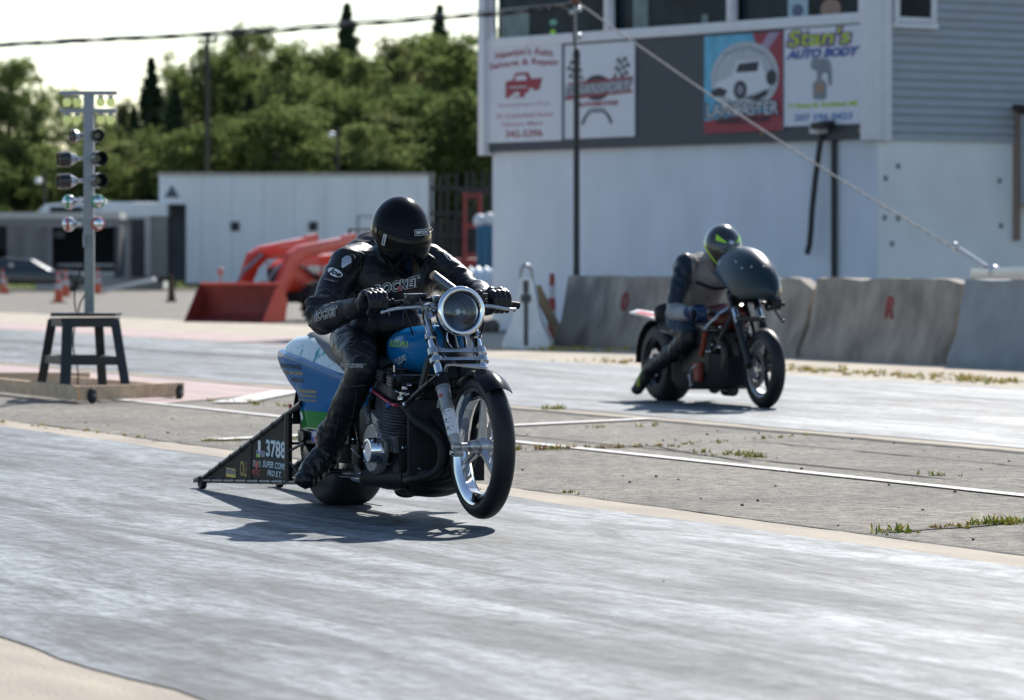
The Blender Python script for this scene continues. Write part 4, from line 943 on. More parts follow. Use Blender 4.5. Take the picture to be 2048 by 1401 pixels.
# bare pole and small lamps in front of the trees
g = at(415, 0, 176); root = thing('utility_pole', 'dark wooden pole with a short crossarm in front of the tallest trees', 'pole', (g.x, g.y, 0))
b = MB(); zt = at(415, 70, 176).z; b.cyl((0, 0, 0), (0, 0, zt), .12, .09); b.build('shaft', pm('pole_wood', (.045, .04, .035), .9), root)
b = MB(); b.box((0, 0, zt - .25), (.9, .1, .12)); b.sphere((.35, 0, zt - .1), .09, 10, 6); b.build('crossarm', pm('pole_wood', ()), root)
for px, py, D, lb in ((664, 270, 178, 'small white yard lamp on a dark pole in the trees'), (78, 362, 172, 'small lamp on a short pole at far left')):
    g = at(px + 12, 0, D); root = thing('yard_lamp', lb, 'lamp', (g.x, g.y, 0)); z = at(px, py, D).z
    MB().cyl((0, 0, 0), (0, 0, z + .3), .07).build('post', pm('pole_wood', ()), root)
    MB().sphere((-.26, 0, z), (.16, .16, .13), 14, 8).build('lamp_head', pm('lamp_white', (.8, .8, .8), .4), root)
# grass bank under the trees
rnd = random.Random(8); V = []; F = []
for _ in range(9000):
    p = Vector((rnd.uniform(-34, 6), rnd.uniform(172, 186), 0)); h = rnd.uniform(.15, .5); a = rnd.uniform(0, 3.14); e = Vector((math.cos(a), math.sin(a), 0)) * .05; i = len(V)
    V += [p - e, p + e, p + e * .3 + Vector((rnd.uniform(-.1, .1), 0, h))]; F.append((i, i + 1, i + 2))
me = bpy.data.meshes.new('grass'); me.from_pydata([tuple(v) for v in V], [], F); me.materials.append(LEAF[0]); o = bpy.data.objects.new('grass', me); COL.objects.link(o); tag(o, 'strip of rough grass under the far trees', 'grass', kind='stuff')
b = MB(); b.quad((-60, 170, .02), (30, 170, .02), (30, 300, .02), (-60, 300, .02)); tag(b.build('grass_bank', pm('grass_ground', (.10, .12, .04), .9, var=.3, scale=1), smooth=0), 'grassy ground under the far trees', kind='structure')
# ================================================================ SHARED MATERIALS FOR THE MACHINES
CHROME = pm('chrome', (.80, .81, .83), .07, metal=1., var=.04, rvar=.03); ALU = pm('brushed_aluminium', (.50, .51, .53), .32, metal=1., var=.1, scale=30)
CAST = pm('cast_grey_alloy', (.34, .345, .355), .5, metal=.7, var=.15, scale=25, bump=.15, bscale=120)
BLK = pm('black_enamel', (.007, .008, .010), .34, spec=.4, coat=.15, var=.3, scale=20); BLKM = pm('matt_black', (.009, .0095, .011), .62, spec=.3, var=.35, scale=25, bump=.1, bscale=90)
PIPE = pm('black_exhaust', (.009, .010, .012), .55, spec=.3, var=.35, scale=12)
FIN = pm('engine_fin_black', (.012, .013, .015), .45, spec=.35, var=.3, scale=30); SLICK = pm('slick_rubber', (.018, .019, .021), .58, spec=.35, var=.25, scale=10, bump=.12, bscale=80)
TYRE = pm('tyre_rubber', (.010, .011, .013), .5, spec=.35, var=.25, scale=20, bump=.1, bscale=90)
SEATM = pm('grey_vinyl', (.085, .09, .10), .55, var=.2, scale=18, bump=.2, bscale=150); REDA = pm('red_anodised', (.32, .02, .04), .35, metal=.5)
BLUEA = pm('blue_anodised', (.02, .10, .30), .35, metal=.5)
def paint(name, base, over, thresh_z=None):
    """glossy body paint; over = (colour, noise scale, threshold) patches; thresh_z = (z, colour) a second colour below a height"""
    m = pm(name, base, .20, spec=.14, coat=.10, var=.05, rvar=.03, scale=4); n, l = nt(m); b = n['Principled BSDF']
    b.inputs['IOR'].default_value = 1.3; src = b.inputs['Base Color'].links[0].from_socket; tc = n['Texture Coordinate']
    if over:
        z = n.new('ShaderNodeTexNoise'); z.inputs['Scale'].default_value = over[1]; z.inputs['Detail'].default_value = 6; z.inputs['Distortion'].default_value = .4
        l.new(tc.outputs['Object'], z.inputs[0]); r = ramp_node(n, [(over[2], (0, 0, 0)), (over[2] + .07, (1, 1, 1))]); l.new(z.outputs[0], r.inputs[0])
        x = n.new('ShaderNodeMix'); x.data_type = 'RGBA'; l.new(r.outputs[0], x.inputs[0]); l.new(src, x.inputs[6]); x.inputs[7].default_value = (*over[0], 1); src = x.outputs[2]
    if thresh_z:
        sp = n.new('ShaderNodeSeparateXYZ'); l.new(tc.outputs['Object'], sp.inputs[0]); r = ramp_node(n, [(.0, (1, 1, 1)), (1., (0, 0, 0))])
        mr = n.new('ShaderNodeMapRange'); mr.inputs[1].default_value = thresh_z[0] - .002; mr.inputs[2].default_value = thresh_z[0] + .002; l.new(sp.outputs[2], mr.inputs[0]); l.new(mr.outputs[0], r.inputs[0])
        x = n.new('ShaderNodeMix'); x.data_type = 'RGBA'; l.new(r.outputs[0], x.inputs[0]); l.new(src, x.inputs[6]); x.inputs[7].default_value = (*thresh_z[1], 1); src = x.outputs[2]
    l.new(src, b.inputs['Base Color']); return m
BLUEP = paint('blue_paint', (.005, .13, .34), None, (.452, (.03, .24, .045))); BLUET = paint('tank_blue_paint', (.005, .14, .36), None)
TEALP = paint('white_teal_paint', (.68, .76, .78), ((.05, .32, .36), 11, .56)); GLOSSB = paint('gloss_black_paint', (.008, .009, .011), None)
DGREY = paint('dark_grey_paint', (.022, .028, .034), None); REDP = paint('dark_red_paint', (.20, .02, .018), None)
LABEL = pm('label_white', (.70, .72, .74), .5, var=.03); LGREYT = pm('label_grey', (.36, .38, .40), .5); BADGE_R = pm('badge_red', (.5, .04, .05), .5); BADGE_B = pm('badge_blue', (.03, .05, .35), .5)
GOLD = pm('lettering_gold', (.42, .30, .08), .5); GREENL = pm('lettering_green', (.30, .62, .06), .5); CYAN = pm('lettering_cyan', (.05, .28, .42), .5); YELL = pm('label_yellow', (.62, .52, .06), .5)

def torus_tyre(c, R_, hw, crown=.35, rim=None, seg=72, sq=0.):
    """tyre profile of revolution; sq = flatness of the tread"""
    rim = rim or R_ - hw * 1.25; P = []
    for i in range(15):
        a = math.pi * i / 14; x = -math.cos(a); y = math.sin(a)
        e = 1 - sq * .55
        X_ = math.copysign(abs(x) ** e, x) * hw; Y_ = rim + (R_ - rim) * (abs(y) ** (e * .9))
        P.append((X_, Y_))
    P += [(hw * .82, rim - .006), (-hw * .82, rim - .006)]
    return MB().lathe(P, c, (0, 1, 0), seg)
def rim_mb(c, ro, hw, lip=.012, seg=72):
    P = [(-hw, ro), (-hw, ro + .008), (-hw * .92, ro + .008), (-hw * .86, ro - .010), (-hw * .45, ro - .026), (hw * .45, ro - .026), (hw * .86, ro - .010), (hw * .92, ro + .008), (hw, ro + .008), (hw, ro), (hw * .86, ro - .022), (hw * .45, ro - .040), (-hw * .45, ro - .040), (-hw * .86, ro - .022)]
    return MB().lathe(P, c, (0, 1, 0), seg)
def spoke_mb(c, a, r0, r1, w0, w1, t0, t1, yoff=0, slot=True):
    """one cast spoke at angle a"""
    d = Vector((math.cos(a), 0, math.sin(a))); e = Vector((-math.sin(a), 0, math.cos(a))); y = Vector((0, 1, 0)); c = Vector(c) + y * yoff; b = MB()
    rings = []
    for i in range(5):
        f = i / 4; r = r0 + (r1 - r0) * f; w = w0 + (w1 - w0) * f; t = t0 + (t1 - t0) * f
        if i == 4: w *= 1.35
        p = c + d * r; rings.append([p + e * w + y * t * .6, p + e * w * .6 + y * t, p - e * w * .6 + y * t, p - e * w + y * t * .6, p - e * w - y * t * .6, p - e * w * .6 - y * t, p + e * w * .6 - y * t, p + e * w - y * t * .6])
    b.rings(rings); return b
def disc_mb(c, y, r, ri, n=9, th=.005):
    """wavy drilled brake disc"""
    P = []; seg = n * 8
    for i in range(seg):
        a = 2 * math.pi * i / seg; P.append((a, r * (1 + .025 * math.cos(n * a)), ri * (1 + .03 * math.cos(n * a))))
    c = Vector(c); rings = [[], [], [], []]
    b = MB()
    for k in range(seg):
        a, ro, r_i = P[k]; u_ = Vector((math.cos(a), 0, math.sin(a)))
        rings[0].append(c + u_ * r_i + Vector((0, y - th / 2, 0))); rings[1].append(c + u_ * ro + Vector((0, y - th / 2, 0)))
        rings[2].append(c + u_ * ro + Vector((0, y + th / 2, 0))); rings[3].append(c + u_ * r_i + Vector((0, y + th / 2, 0)))
    b.rings(rings + [rings[0]], cap=False)
    return b
def plate(poly, y, th, bevel=0): return MB().prism(poly, lambda a, c: Vector((a, y - th / 2, c)), lambda a, c: Vector((a, y + th / 2, c)), bevel)

# ================================================================ FRONT MOTORCYCLE
g = ground(688, 1012); F1 = Frame(g); L = F1.L
B1 = thing('drag_motorcycle', 'blue drag motorcycle with chrome headlight and its front wheel just off the road', 'motorcycle', g, TROT)
FA = Vector((1.765, 0, .352))                      # front axle
# rear wheel
ra = Vector((0, 0, .333))
t = torus_tyre(ra, .333, .128, rim=.215, sq=.75, seg=96); rw = t.build('rear_wheel', SLICK, B1, smooth=60)
rim_mb(ra, .205, .115).build('rim', BLK, rw)
for k in range(5): spoke_mb(ra, 1.2 + k * 2 * math.pi / 5, .04, .185, .02, .016, .02, .012, -.06).build('spoke', BLK, rw)
MB().cyl(ra + Vector((0, -.15, 0)), ra + Vector((0, .15, 0)), .035).build('hub', CAST, rw)
disc_mb(ra, -.135, .115, .07).build('brake_disc', ALU, rw)
# front wheel
t = torus_tyre(FA, .315, .048, rim=.256, sq=.1, seg=110); fw = t.build('front_wheel', TYRE, B1, smooth=60)
rim_mb(FA, .253, .043, seg=96).build('rim', CHROME, fw, smooth=40)
for k in range(3): spoke_mb(FA, R(83) + k * 2 * math.pi / 3, .030, .232, .017, .013, .017, .012).build('spoke', ALU, fw)
h = MB(); h.lathe([(-.062, .012), (-.062, .024), (-.05, .028), (-.02, .028), (-.015, .042), (.015, .042), (.02, .03), (.055, .03), (.06, .02), (.06, .012)], FA, (0, 1, 0), 32); h.build('hub', ALU, fw)
disc_mb(FA, .066, .125, .078, 9).build('brake_disc', ALU, fw)
h = MB()
for k in range(6):
    a = k * math.pi / 3; h.cyl(FA + Vector((.03 * math.cos(a), .06, .03 * math.sin(a))), FA + Vector((.085 * math.cos(a), .066, .085 * math.sin(a))), .008, .006, 8)
h.build('disc_carrier', ALU, fw)
h = MB(); h.cyl(FA + Vector((0, -.135, 0)), FA + Vector((0, .13, 0)), .010, seg=14); h.cyl(FA + Vector((0, -.10, 0)), FA + Vector((0, -.062, 0)), .017); h.build('axle', ALU, B1)
# forks
TOPF = Vector((1.335, 0, .958)); FD = (FA + Vector((-.03, 0, 0)) - TOPF).normalized(); FL = (FA - TOPF).length
def fp(d, y=0, f=0, u_=0): 
    nrm = Vector((-FD.z, 0, FD.x))
    return TOPF + FD * d + Vector((0, y, 0)) + nrm * f
YF = .106
for s in (-1, 1):
    t = MB(); t.cyl(fp(0, s * YF), fp(.42, s * YF), .0185, seg=24); fk = t.build('fork_tube', CHROME, B1)
    t = MB(); t.lathe([(-.028, .020), (-.028, .033), (.012, .034), (.03, .030), (.03, .020)], fp(.392, s * YF), tuple(FD), 28); t.build('dust_boot', BLKM, fk)
    t = MB(); t.lathe([(0, .02), (0, .033), (.008, .033), (.012, .029), (.10, .0275), (.105, .031), (.115, .031), (.12, .027), (.275, .025), (.285, .019), (.31, .014)], fp(.425, s * YF), tuple(FD), 28, closed=False)
    t.box(fp(.735, s * (YF + .002)), (.036, .034, .05), rot=FD.to_track_quat('Z', 'Y').to_matrix().to_4x4(), bevel=.006); t.cyl(fp(.755, s * (YF - .02)), fp(.755, s * (YF + .02)), .02, seg=18)
    sl = t.build('fork_slider', CAST, B1)
    MB().cyl(fp(.757, s * (YF + .018)), fp(.757, s * (YF + .034)), .011, seg=6).build('axle_nut', CHROME, sl)
    if s < 0:
        q = FD.to_track_quat('Z', 'Y')
        # maker's label wrapped round the slider
        lb = MB(); P = []
        nrm = Vector((-FD.z, 0, FD.x)); yv = Vector((0, 1, 0))
        for i in range(2):
            ring = []
            for k in range(15):
                a = R(-160) + R(230) * k / 14; rr = .0282 - i * .0022; dd = .548 + i * .125
                ring.append(fp(dd, -YF) + (nrm * math.cos(a) + yv * math.sin(a)) * rr)
            P.append(ring)
        lb.rings(P, closed=False, cap=False); lb.build('slider_label', LABEL, sl)
        m = MB()
        for k in range(3):
            for j, (a, ln) in enumerate(((-100, .006), (-70, .010), (-45, .006), (-20, .008), (-120, .005))):
                d0 = .560 + k * .038 + (j % 3) * .008; aa = R(a); rr = .0288
                c = fp(d0, -YF) + (nrm * math.cos(aa) + yv * math.sin(aa)) * (rr - (d0 - .548) / .125 * .0022); e = -nrm * math.sin(aa) + yv * math.cos(aa)
                m.quad(c - e * ln * .8 - FD * .0011, c + e * ln * .8 - FD * .0011, c + e * ln * .8 + FD * .0011, c - e * ln * .8 + FD * .0011)
        m.build('label_print', INK, sl)
        m = MB()
        for k in range(3):
            aa = R(-62); d0 = .557 + k * .040; c = fp(d0, -YF) + (nrm * math.cos(aa) + yv * math.sin(aa)) * .0288; e = -nrm * math.sin(aa) + yv * math.cos(aa)
            m._add([c + e * .007 * math.cos(t_) + FD * .0045 * math.sin(t_) for t_ in [i * .52 for i in range(12)]], [tuple(range(12))])
        m.build('label_emblem', pm('emblem_brown', (.2, .12, .10), .6), sl)
        aa = R(-60); c = fp(.475, -YF) + (nrm * math.cos(aa) + yv * math.sin(aa)) * .0292; e = -nrm * math.sin(aa) + yv * math.cos(aa)
        m = MB(); m._add([c + e * .009 * math.cos(t_) + FD * .009 * math.sin(t_) + (nrm * math.cos(aa) + yv * math.sin(aa)) * .0015 for t_ in [i * .3927 for i in range(16)]], [tuple(range(16))]); m.build('red_dot', BADGE_R, sl)
MQ = FD.to_track_quat('Z', 'Y').to_matrix().to_4x4()
def clamp(d, th, name):
    nrm = Vector((-FD.z, 0, FD.x)); b = MB()
    for s in (-1, 1): b.lathe([(-th / 2, .0190), (-th / 2, .031), (th / 2, .031), (th / 2, .0190)], fp(d, s * YF), tuple(FD), 28)
    b.box(fp(d, 0, -.004), (.052, 2 * YF - .04, th * .8), rot=Matrix(((nrm.x, 0, FD.x, 0), (0, 1, 0, 0), (nrm.z, 0, FD.z, 0), (0, 0, 0, 1))), bevel=.004)
    for s in (-1, 1): b.cyl(fp(d, s * (YF - .034), .03), fp(d, s * (YF - .034), -.02), .006, seg=8)
    return b.build(name, ALU, B1, smooth=30)
clamp(.015, .026, 'top_yoke'); clamp(.245, .030, 'bottom_yoke'); clamp(.290, .022, 'fork_brace')
for s in (-1, 1): MB().lathe([(-.012, .0190), (-.012, .027), (.012, .027), (.012, .0190)], fp(.165, s * YF), tuple(FD), 28).build('headlight_clamp', ALU, B1, smooth=30)
b = MB(); b.cyl(fp(0, 0, -.045), fp(.27, 0, -.045), .032, seg=20); b.build('steering_head', BLK, B1)
b = MB(); b.box(fp(.33, 0, -.01), (.03, .16, .09), rot=(0, R(-25), 0), bevel=.006); b.box(fp(.35, .02, .0), (.05, .07, .05), bevel=.01); b.build('oil_cooler', BLKM, B1)
# headlight
hc = L(922, 622, 0); hc = Vector((1.50, 0.005, .934)); hx = Vector((math.cos(R(4)), 0, math.sin(R(4))))
hl = MB(); hl.lathe([(-.125, .012), (-.12, .05), (-.09, .085), (-.045, .103), (.0, .107), (.0, .096), (-.04, .090), (-.08, .07)], hc, tuple(hx), 64, closed=False)
hl = hl.build('headlight', GLOSSB, B1, smooth=60)
MB().lathe([(-.004, .1085), (.006, .1105), (.014, .108), (.019, .101), (.019, .090), (.010, .084), (.0, .086)], hc, tuple(hx), 72).build('rim', CHROME, hl, smooth=60)
def lens_mat():
    m = bpy.data.materials.new('fluted_glass'); m.use_nodes = True; n, l = nt(m); n.remove(n['Principled BSDF'])
    t = n.new('ShaderNodeBsdfTransparent'); t.inputs[0].default_value = (.84, .88, .92, 1); gl_ = n.new('ShaderNodeBsdfGlossy'); gl_.inputs['Roughness'].default_value = .05; f = n.new('ShaderNodeFresnel'); f.inputs[0].default_value = 1.5
    tc = n.new('ShaderNodeTexCoord'); z = n.new('ShaderNodeTexNoise'); z.inputs['Scale'].default_value = 20; l.new(tc.outputs['Object'], z.inputs[0]); mr = n.new('ShaderNodeMapRange'); mr.inputs[3].default_value = .02; mr.inputs[4].default_value = .08; l.new(z.outputs[0], mr.inputs[0]); l.new(mr.outputs[0], gl_.inputs['Roughness'])
    x = n.new('ShaderNodeMixShader'); l.new(f.outputs[0], x.inputs[0]); l.new(t.outputs[0], x.inputs[1]); l.new(gl_.outputs[0], x.inputs[2]); l.new(x.outputs[0], n['Material Output'].inputs[0]); return m
le = MB(); le.lathe([(.021, .0005), (.019, .04), (.014, .07), (.006, .0855), (.002, .0855), (.010, .07), (.015, .04), (.017, .0005)], hc, tuple(hx), 64); le.build('lens', lens_mat(), hl, smooth=80)
rf = MB(); rf.lathe([(-.065, .012), (-.055, .035), (-.035, .06), (-.005, .086), (-.008, .088), (-.06, .04), (-.07, .012)], hc, tuple(hx), 48); rf.cyl(hc - hx * .066, hc - hx * .03, .012); rf.build('reflector', pm('lamp_reflector', (.34, .37, .40), .24, metal=1., var=.35, scale=14), hl, smooth=60)
for s in (-1, 1):
    b = MB(); b.box(hc + Vector((-.07, s * .10, .0)), (.12, .006, .05), rot=(0, R(-10), 0), bevel=.002); b.cyl(hc + Vector((-.03, s * .097, 0)), hc + Vector((-.03, s * .122, 0)), .011, seg=6); b.build('headlight_bracket', CHROME, B1)
# handlebar, grips, levers
HB = [(1.30, -.40, .955), (1.325, -.22, .972), (1.335, -.09, .985), (1.335, .09, .985), (1.325, .22, .972), (1.30, .36, .955)]
MB().tube(HB, .011, 14, smooth=2).build('handlebar', BLK, B1)
for s in (-1, 1):
    b = MB(); b.box((1.33, s * .05, .978), (.04, .035, .05), bevel=.006); b.build('bar_clamp', ALU, B1)
def hbp(y):
    for a, c in zip(HB[:-1], HB[1:]):
        if a[1] <= y <= c[1]: f = (y - a[1]) / (c[1] - a[1]); return Vector(a).lerp(Vector(c), f)
    return Vector(HB[0] if y < 0 else HB[-1])
for s, ya, yb in ((-1, -.245, -.405), (1, .215, .365)):
    b = MB(); p0, p1 = hbp(ya if s > 0 else yb), hbp(yb if s > 0 else ya); b.cyl(p0, p1, .0165, seg=20); b.cyl(hbp(ya), hbp(ya) + Vector((0, s * .006, 0)), .021, seg=20); b.build('grip', BLKM, B1)
    b = MB(); pv = hbp(ya - s * .05); b.box(pv + Vector((.02, 0, -.003)), (.055, .035, .03), rot=(0, 0, s * .1), bevel=.006); b.build('lever_mount', BLK, B1)
pR = [L(858, 611, -.185), L(838, 614, -.215), L(800, 617, -.275), L(775, 622, -.318), L(765, 625, -.335)]
for i, p in enumerate(pR): p.x = 1.372 + .012 * math.sin(i * .8)
b = MB(); b.tube(pR, [.0095, .0065], 12, smooth=2); b.sphere(pR[-1], (.0105, .0105, .0105), 14, 10); b.build('brake_lever', ALU, B1)
pL = [L(966, 612, .155), L(985, 613, .20), L(1005, 617, .26), L(1022, 619, .305), L(1029, 620, .325)]
for i, p in enumerate(pL): p.x = 1.372 + .012 * math.sin(i * .8)
def fixx(P, pxs):      # slide sideways so that the lever is seen where it is
    for p, (px, py) in zip(P, pxs):
        k = (px - CX) / FPX; l_ = (k * (g.y + p.x * TU.y) - g.x - p.x * TU.x) / (TN.x - k * TN.y); p.y = l_
        D = g.y + l_ * TN.y + p.x * TU.y; p.z = CAM_H - (py - HORIZ) / FPX * D
fixx(pR2 := pR, [(858, 611), (838, 614), (800, 617), (775, 622), (765, 625)]); fixx(pL, [(966, 612), (985, 613), (1005, 617), (1022, 619), (1029, 620)])
b = MB(); b.tube(pL, [.0095, .0065], 12, smooth=2); b.sphere(pL[-1], (.0105, .0105, .0105), 14, 10); b.build('clutch_lever', ALU, B1)
bpy.data.objects.remove([o for o in kids(B1) if o.name.startswith('brake_lever')][0])
b = MB(); b.tube(pR, [.0095, .0065], 12, smooth=2); b.sphere(pR[-1], (.0105, .0105, .0105), 14, 10); b.build('brake_lever', ALU, B1)
b = MB(); c = hbp(-.15) + Vector((.02, -.0, .012)); b.box(c, (.045, .09, .03), rot=(0, 0, .12), bevel=.006); mc = b.build('brake_reservoir', BLK, B1)
MB().box(c + Vector((0, 0, .018)), (.048, .094, .006), rot=(0, 0, .12), bevel=.002).build('lid', ALU, mc)
b = MB(); b.box(hbp(.17) + Vector((-.0, 0, .02)), (.05, .05, .03), bevel=.008); b.sphere(hbp(.16) + Vector((.015, 0, .035)), .012, 10, 8); b.build('switch_box', BLK, B1)
sl0 = Vector((1.30, -.035, 1.085)); sl1 = Vector((1.40, .02, 1.02)); d = (sl1 - sl0).normalized()
b = MB(); b.cyl(sl0, sl1, .020, seg=24); sh = b.build('shift_light', pm('dull_steel', (.16, .17, .19), .38, metal=.7), B1); MB().cyl(sl0 - d * .018, sl0 - d * .0005, .021, seg=24).build('tan_cap', pm('tan_band', (.42, .30, .2), .6), sh)
MB().cyl(sl1, hbp(.02) + Vector((0, 0, .01)), .008).build('shift_light_bracket', BLK, B1)
# cables and wires
def wire(name, pts, r=.004, mat=BLKM): return MB().tube(pts, r, 8, smooth=3).build(name, mat, B1)
wire('brake_hose', [hbp(-.14) + Vector((.03, 0, .02)), (1.40, -.13, .95), (1.42, -.10, .86), (1.47, -.08, .75), (1.52, -.02, .70), (1.56, .05, .66)], .0045, pm('hose_grey', (.12, .12, .12), .4))
wire('throttle_cable', [hbp(-.2) + Vector((0, 0, -.01)), (1.30, -.17, .90), (1.26, -.13, .84), (1.18, -.10, .80)])
wire('clutch_cable', [hbp(.19), (1.42, .14, .93), (1.46, .13, .85), (1.42, .08, .74), (1.25, .02, .62)])
wire('wiring_loom', [(1.40, -.06, .90), (1.43, -.05, .84), (1.40, .0, .78), (1.34, .04, .72), (1.30, 0, .66)], .007)
wire('wiring_loom', [(1.40, -.02, .88), (1.44, -.04, .80), (1.45, .02, .74)], .003, CHROME)
wire('wiring_loom', [(1.40, .03, .88), (1.43, .06, .80), (1.40, .05, .70)], .005)
# front mudguard and stays
fd = []
for i in range(17):
    a = R(50) + R(72) * i / 16 ; r0 = .338; ring = []
    for k in range(9):
        y = -.064 + .128 * k / 8; e = (y / .064) ** 2; ring.append(FA + Vector((math.cos(a) * (r0 - .028 * e), y, math.sin(a) * (r0 - .028 * e))))
    fd.append(ring)
b = MB(); b.rings(fd, closed=False, cap=False); b.build('front_mudguard', GLOSSB, B1, smooth=60, solid=.004)
b = MB(); r0 = fp(.375, -YF, .034); b.tube([FA + Vector((-.30, -.085, .16)), FA + Vector((-.22, -.082, .335)), FA + Vector((-.20, -.075, .352)), FA + Vector((-.0, -.05, .345)), FA + Vector((.06, .0, .338))], .008, 10, smooth=1); b.tube([FA + Vector((-.22, .075, .345)), FA + Vector((-.20, .08, .335)), FA + Vector((-.26, .09, .2))], .007, 8)
b.tube([FA + Vector((-.22, -.08, .345)), FA + Vector((-.22, .08, .345))], .008, 8); b.build('mudguard_stay', ALU, B1)
# vertical flutes moulded in the lower half of the lens, and the bulb shield
b = MB(); hup = Vector((-hx.z, 0, hx.x))
for k in range(19):
    y = -.068 + k * .0076; zz = math.sqrt(max(0, .078 ** 2 - y * y)); x_ = .0235 - .16 * 0
    p0 = hc + Vector((0, y, 0)) + hup * (-zz) + hx * (.021 - 2.2 * (y * y + zz * zz)); p1 = hc + Vector((0, y, 0)) + hup * (-.012) + hx * (.0225 - 2.2 * y * y); pm_ = p0.lerp(p1, .5) + hx * .003
    b.tube([p0, pm_, p1], .0011, 6)
b.build('lens_flutes', bpy.data.materials['fluted_glass'], hl)
# tank
def superring(s, w, zc, h, e=2.6, n=40, flat=0):
    P = []
    for i in range(n):
        a = 2 * math.pi * i / n; c_, s_ = math.cos(a), math.sin(a)
        y = math.copysign(abs(c_) ** (2 / e), c_) * w; z = math.copysign(abs(s_) ** (2 / e), s_) * h
        if z < 0: y *= 1 - flat * (z / h) ** 2
        P.append((s, y, zc + z))
    return P
TK = [(.80, .02, .76, .02), (.81, .075, .755, .06), (.86, .105, .75, .085), (.95, .13, .75, .10), (1.05, .140, .755, .108), (1.15, .142, .758, .110), (1.24, .135, .762, .108), (1.31, .115, .768, .098), (1.36, .085, .775, .08), (1.385, .045, .78, .05), (1.39, .01, .78, .012)]
b = MB(); b.rings([superring(*k, e=2.7, flat=.2) for k in TK]); tank = b.build('fuel_tank', BLUET, B1, smooth=180)
MB().lathe([(0, .001), (.012, .02), (.0, .028), (-.01, .03)], (1.12, 0, .872), (0, 0, 1), 24, closed=False).build('filler_cap', CHROME, tank)
decal('tank_lettering', GREENL, 'SUZUKI', .028, .24, (1.10, -.10, .785), (1, 0, .0), (0, .0, 1), B1, tank, .0015, offset=.01)
decal('tank_lettering', LABEL, 'SUZUKI', .025, .15, (1.12, -.10, .715), (1, 0, .18), (-.18, .0, 1), B1, tank, .0015, offset=.0, shear=.2)
# tail unit: side skin, top hump, seat pad
TS = [(-.42, .150, .722, .665), (-.385, .192, .72, .64), (-.26, .200, .708, .585), (-.13, .200, .695, .53), (-.08, .199, .69, .49), (-.065, .198, .688, .372), (.03, .194, .675, .366), (.18, .186, .655, .362), (.23, .182, .648, .40), (.35, .170, .63, .445), (.55, .165, .615, .455), (.66, .155, .61, .47), (.73, .140, .61, .53), (.745, .125, .61, .58)]
for s in (-1, 1):
    rings = []
    for x, w_, zr, zb_ in TS:
        rings.append([(x, s * (w_ - .016), zr + .006), (x, s * w_, zr), (x, s * (w_ + .004), zr - .02), (x, s * (w_ - .004), zr - .045), (x, s * (w_ - .010 + .012 * min(1, abs(zr - zb_) / .3)), zb_ * .6 + zr * .4), (x, s * (w_ - .012), zb_ * .9 + zr * .1), (x, s * (w_ - .016), zb_)])
    b = MB(); b.rings(rings, closed=False, cap=False); sp_ = b.build('side_panel', BLUEP, B1, smooth=50, solid=.004 * s)
    if s < 0: SP = sp_
b = MB(); rings = []
for x, w_, zr, zt_ in [(-.43, .13, .725, .728), (-.42, .15, .724, .75), (-.39, .175, .722, .785), (-.32, .182, .714, .80), (-.20, .182, .70, .805), (-.08, .180, .69, .80), (.05, .175, .674, .77), (.2, .165, .655, .72), (.4, .155, .63, .67), (.62, .145, .615, .64)]:
    hh = zt_ - zr; rings.append([(x, -w_, zr), (x, -w_ * .93, zr + hh * .25), (x, -w_ * .80, zr + hh * .70), (x, -w_ * .66, zr + hh * .93), (x, -w_ * .35, zt_), (x, 0, zt_ + .002), (x, w_ * .35, zt_), (x, w_ * .66, zr + hh * .93), (x, w_ * .80, zr + hh * .70), (x, w_ * .93, zr + hh * .25), (x, w_, zr)])
b.rings(rings, closed=True); b.build('tail_hump', TEALP, B1, smooth=50)
b = MB(); rings = []
for x, w_, z0, z1 in [(-.30, .03, .78, .796), (-.26, .10, .77, .815), (-.16, .125, .74, .818), (.0, .132, .70, .79), (.2, .135, .66, .755), (.4, .13, .63, .73), (.6, .12, .62, .715), (.70, .10, .62, .70)]:
    rings.append([(x, -w_, z0), (x, -w_ * 1.02, (z0 + z1) / 2), (x, -w_ * .93, z1 - .012), (x, -w_ * .8, z1), (x, 0, z1 + .004), (x, w_ * .8, z1), (x, w_ * .93, z1 - .012), (x, w_ * 1.02, (z0 + z1) / 2), (x, w_, z0)])
b.rings(rings); b.build('seat', SEATM, B1, smooth=60)
# lettering on the side panel
def sidetext(mat, body, x, z, w_, h_, par=SP, y=-.215, **k): return decal('panel_lettering', mat, body, h_, w_, (x, y, z), (1, 0, 0), (0, 0, 1), B1, par, .0015, **k)
sidetext(GOLD, 'autobahn', .045, .545, .22, .018, offset=.02); sidetext(GOLD, '& PERFORMANCE', .055, .522, .20, .013, offset=.01); sidetext(GOLD, 'BANGOR, ME  942-8927', .05, .500, .22, .012, offset=.01)
sidetext(INK, 'SCHNITZ RACING', -.20, .655, .34, .022, offset=.03); sidetext(GOLD, 'STAR RACING', -.18, .625, .32, .018, offset=.02); sidetext(INK, 'WISECO', -.10, .592, .18, .02, offset=.03)
decal('panel_badge', LABEL, '', .044, .085, (-.075, -.19, .425), (1, 0, 0), (0, 0, 1), B1, SP, .0015, shape=[[(-1, -.5), (-.6, -1), (.6, -1), (1, -.5), (1, .5), (.6, 1), (-.6, 1), (-1, .5)]])
decal('panel_badge', INK, 'i', .022, .012, (-.075, -.19, .425), (1, 0, 0), (0, 0, 1), B1, SP, .003, offset=.05)
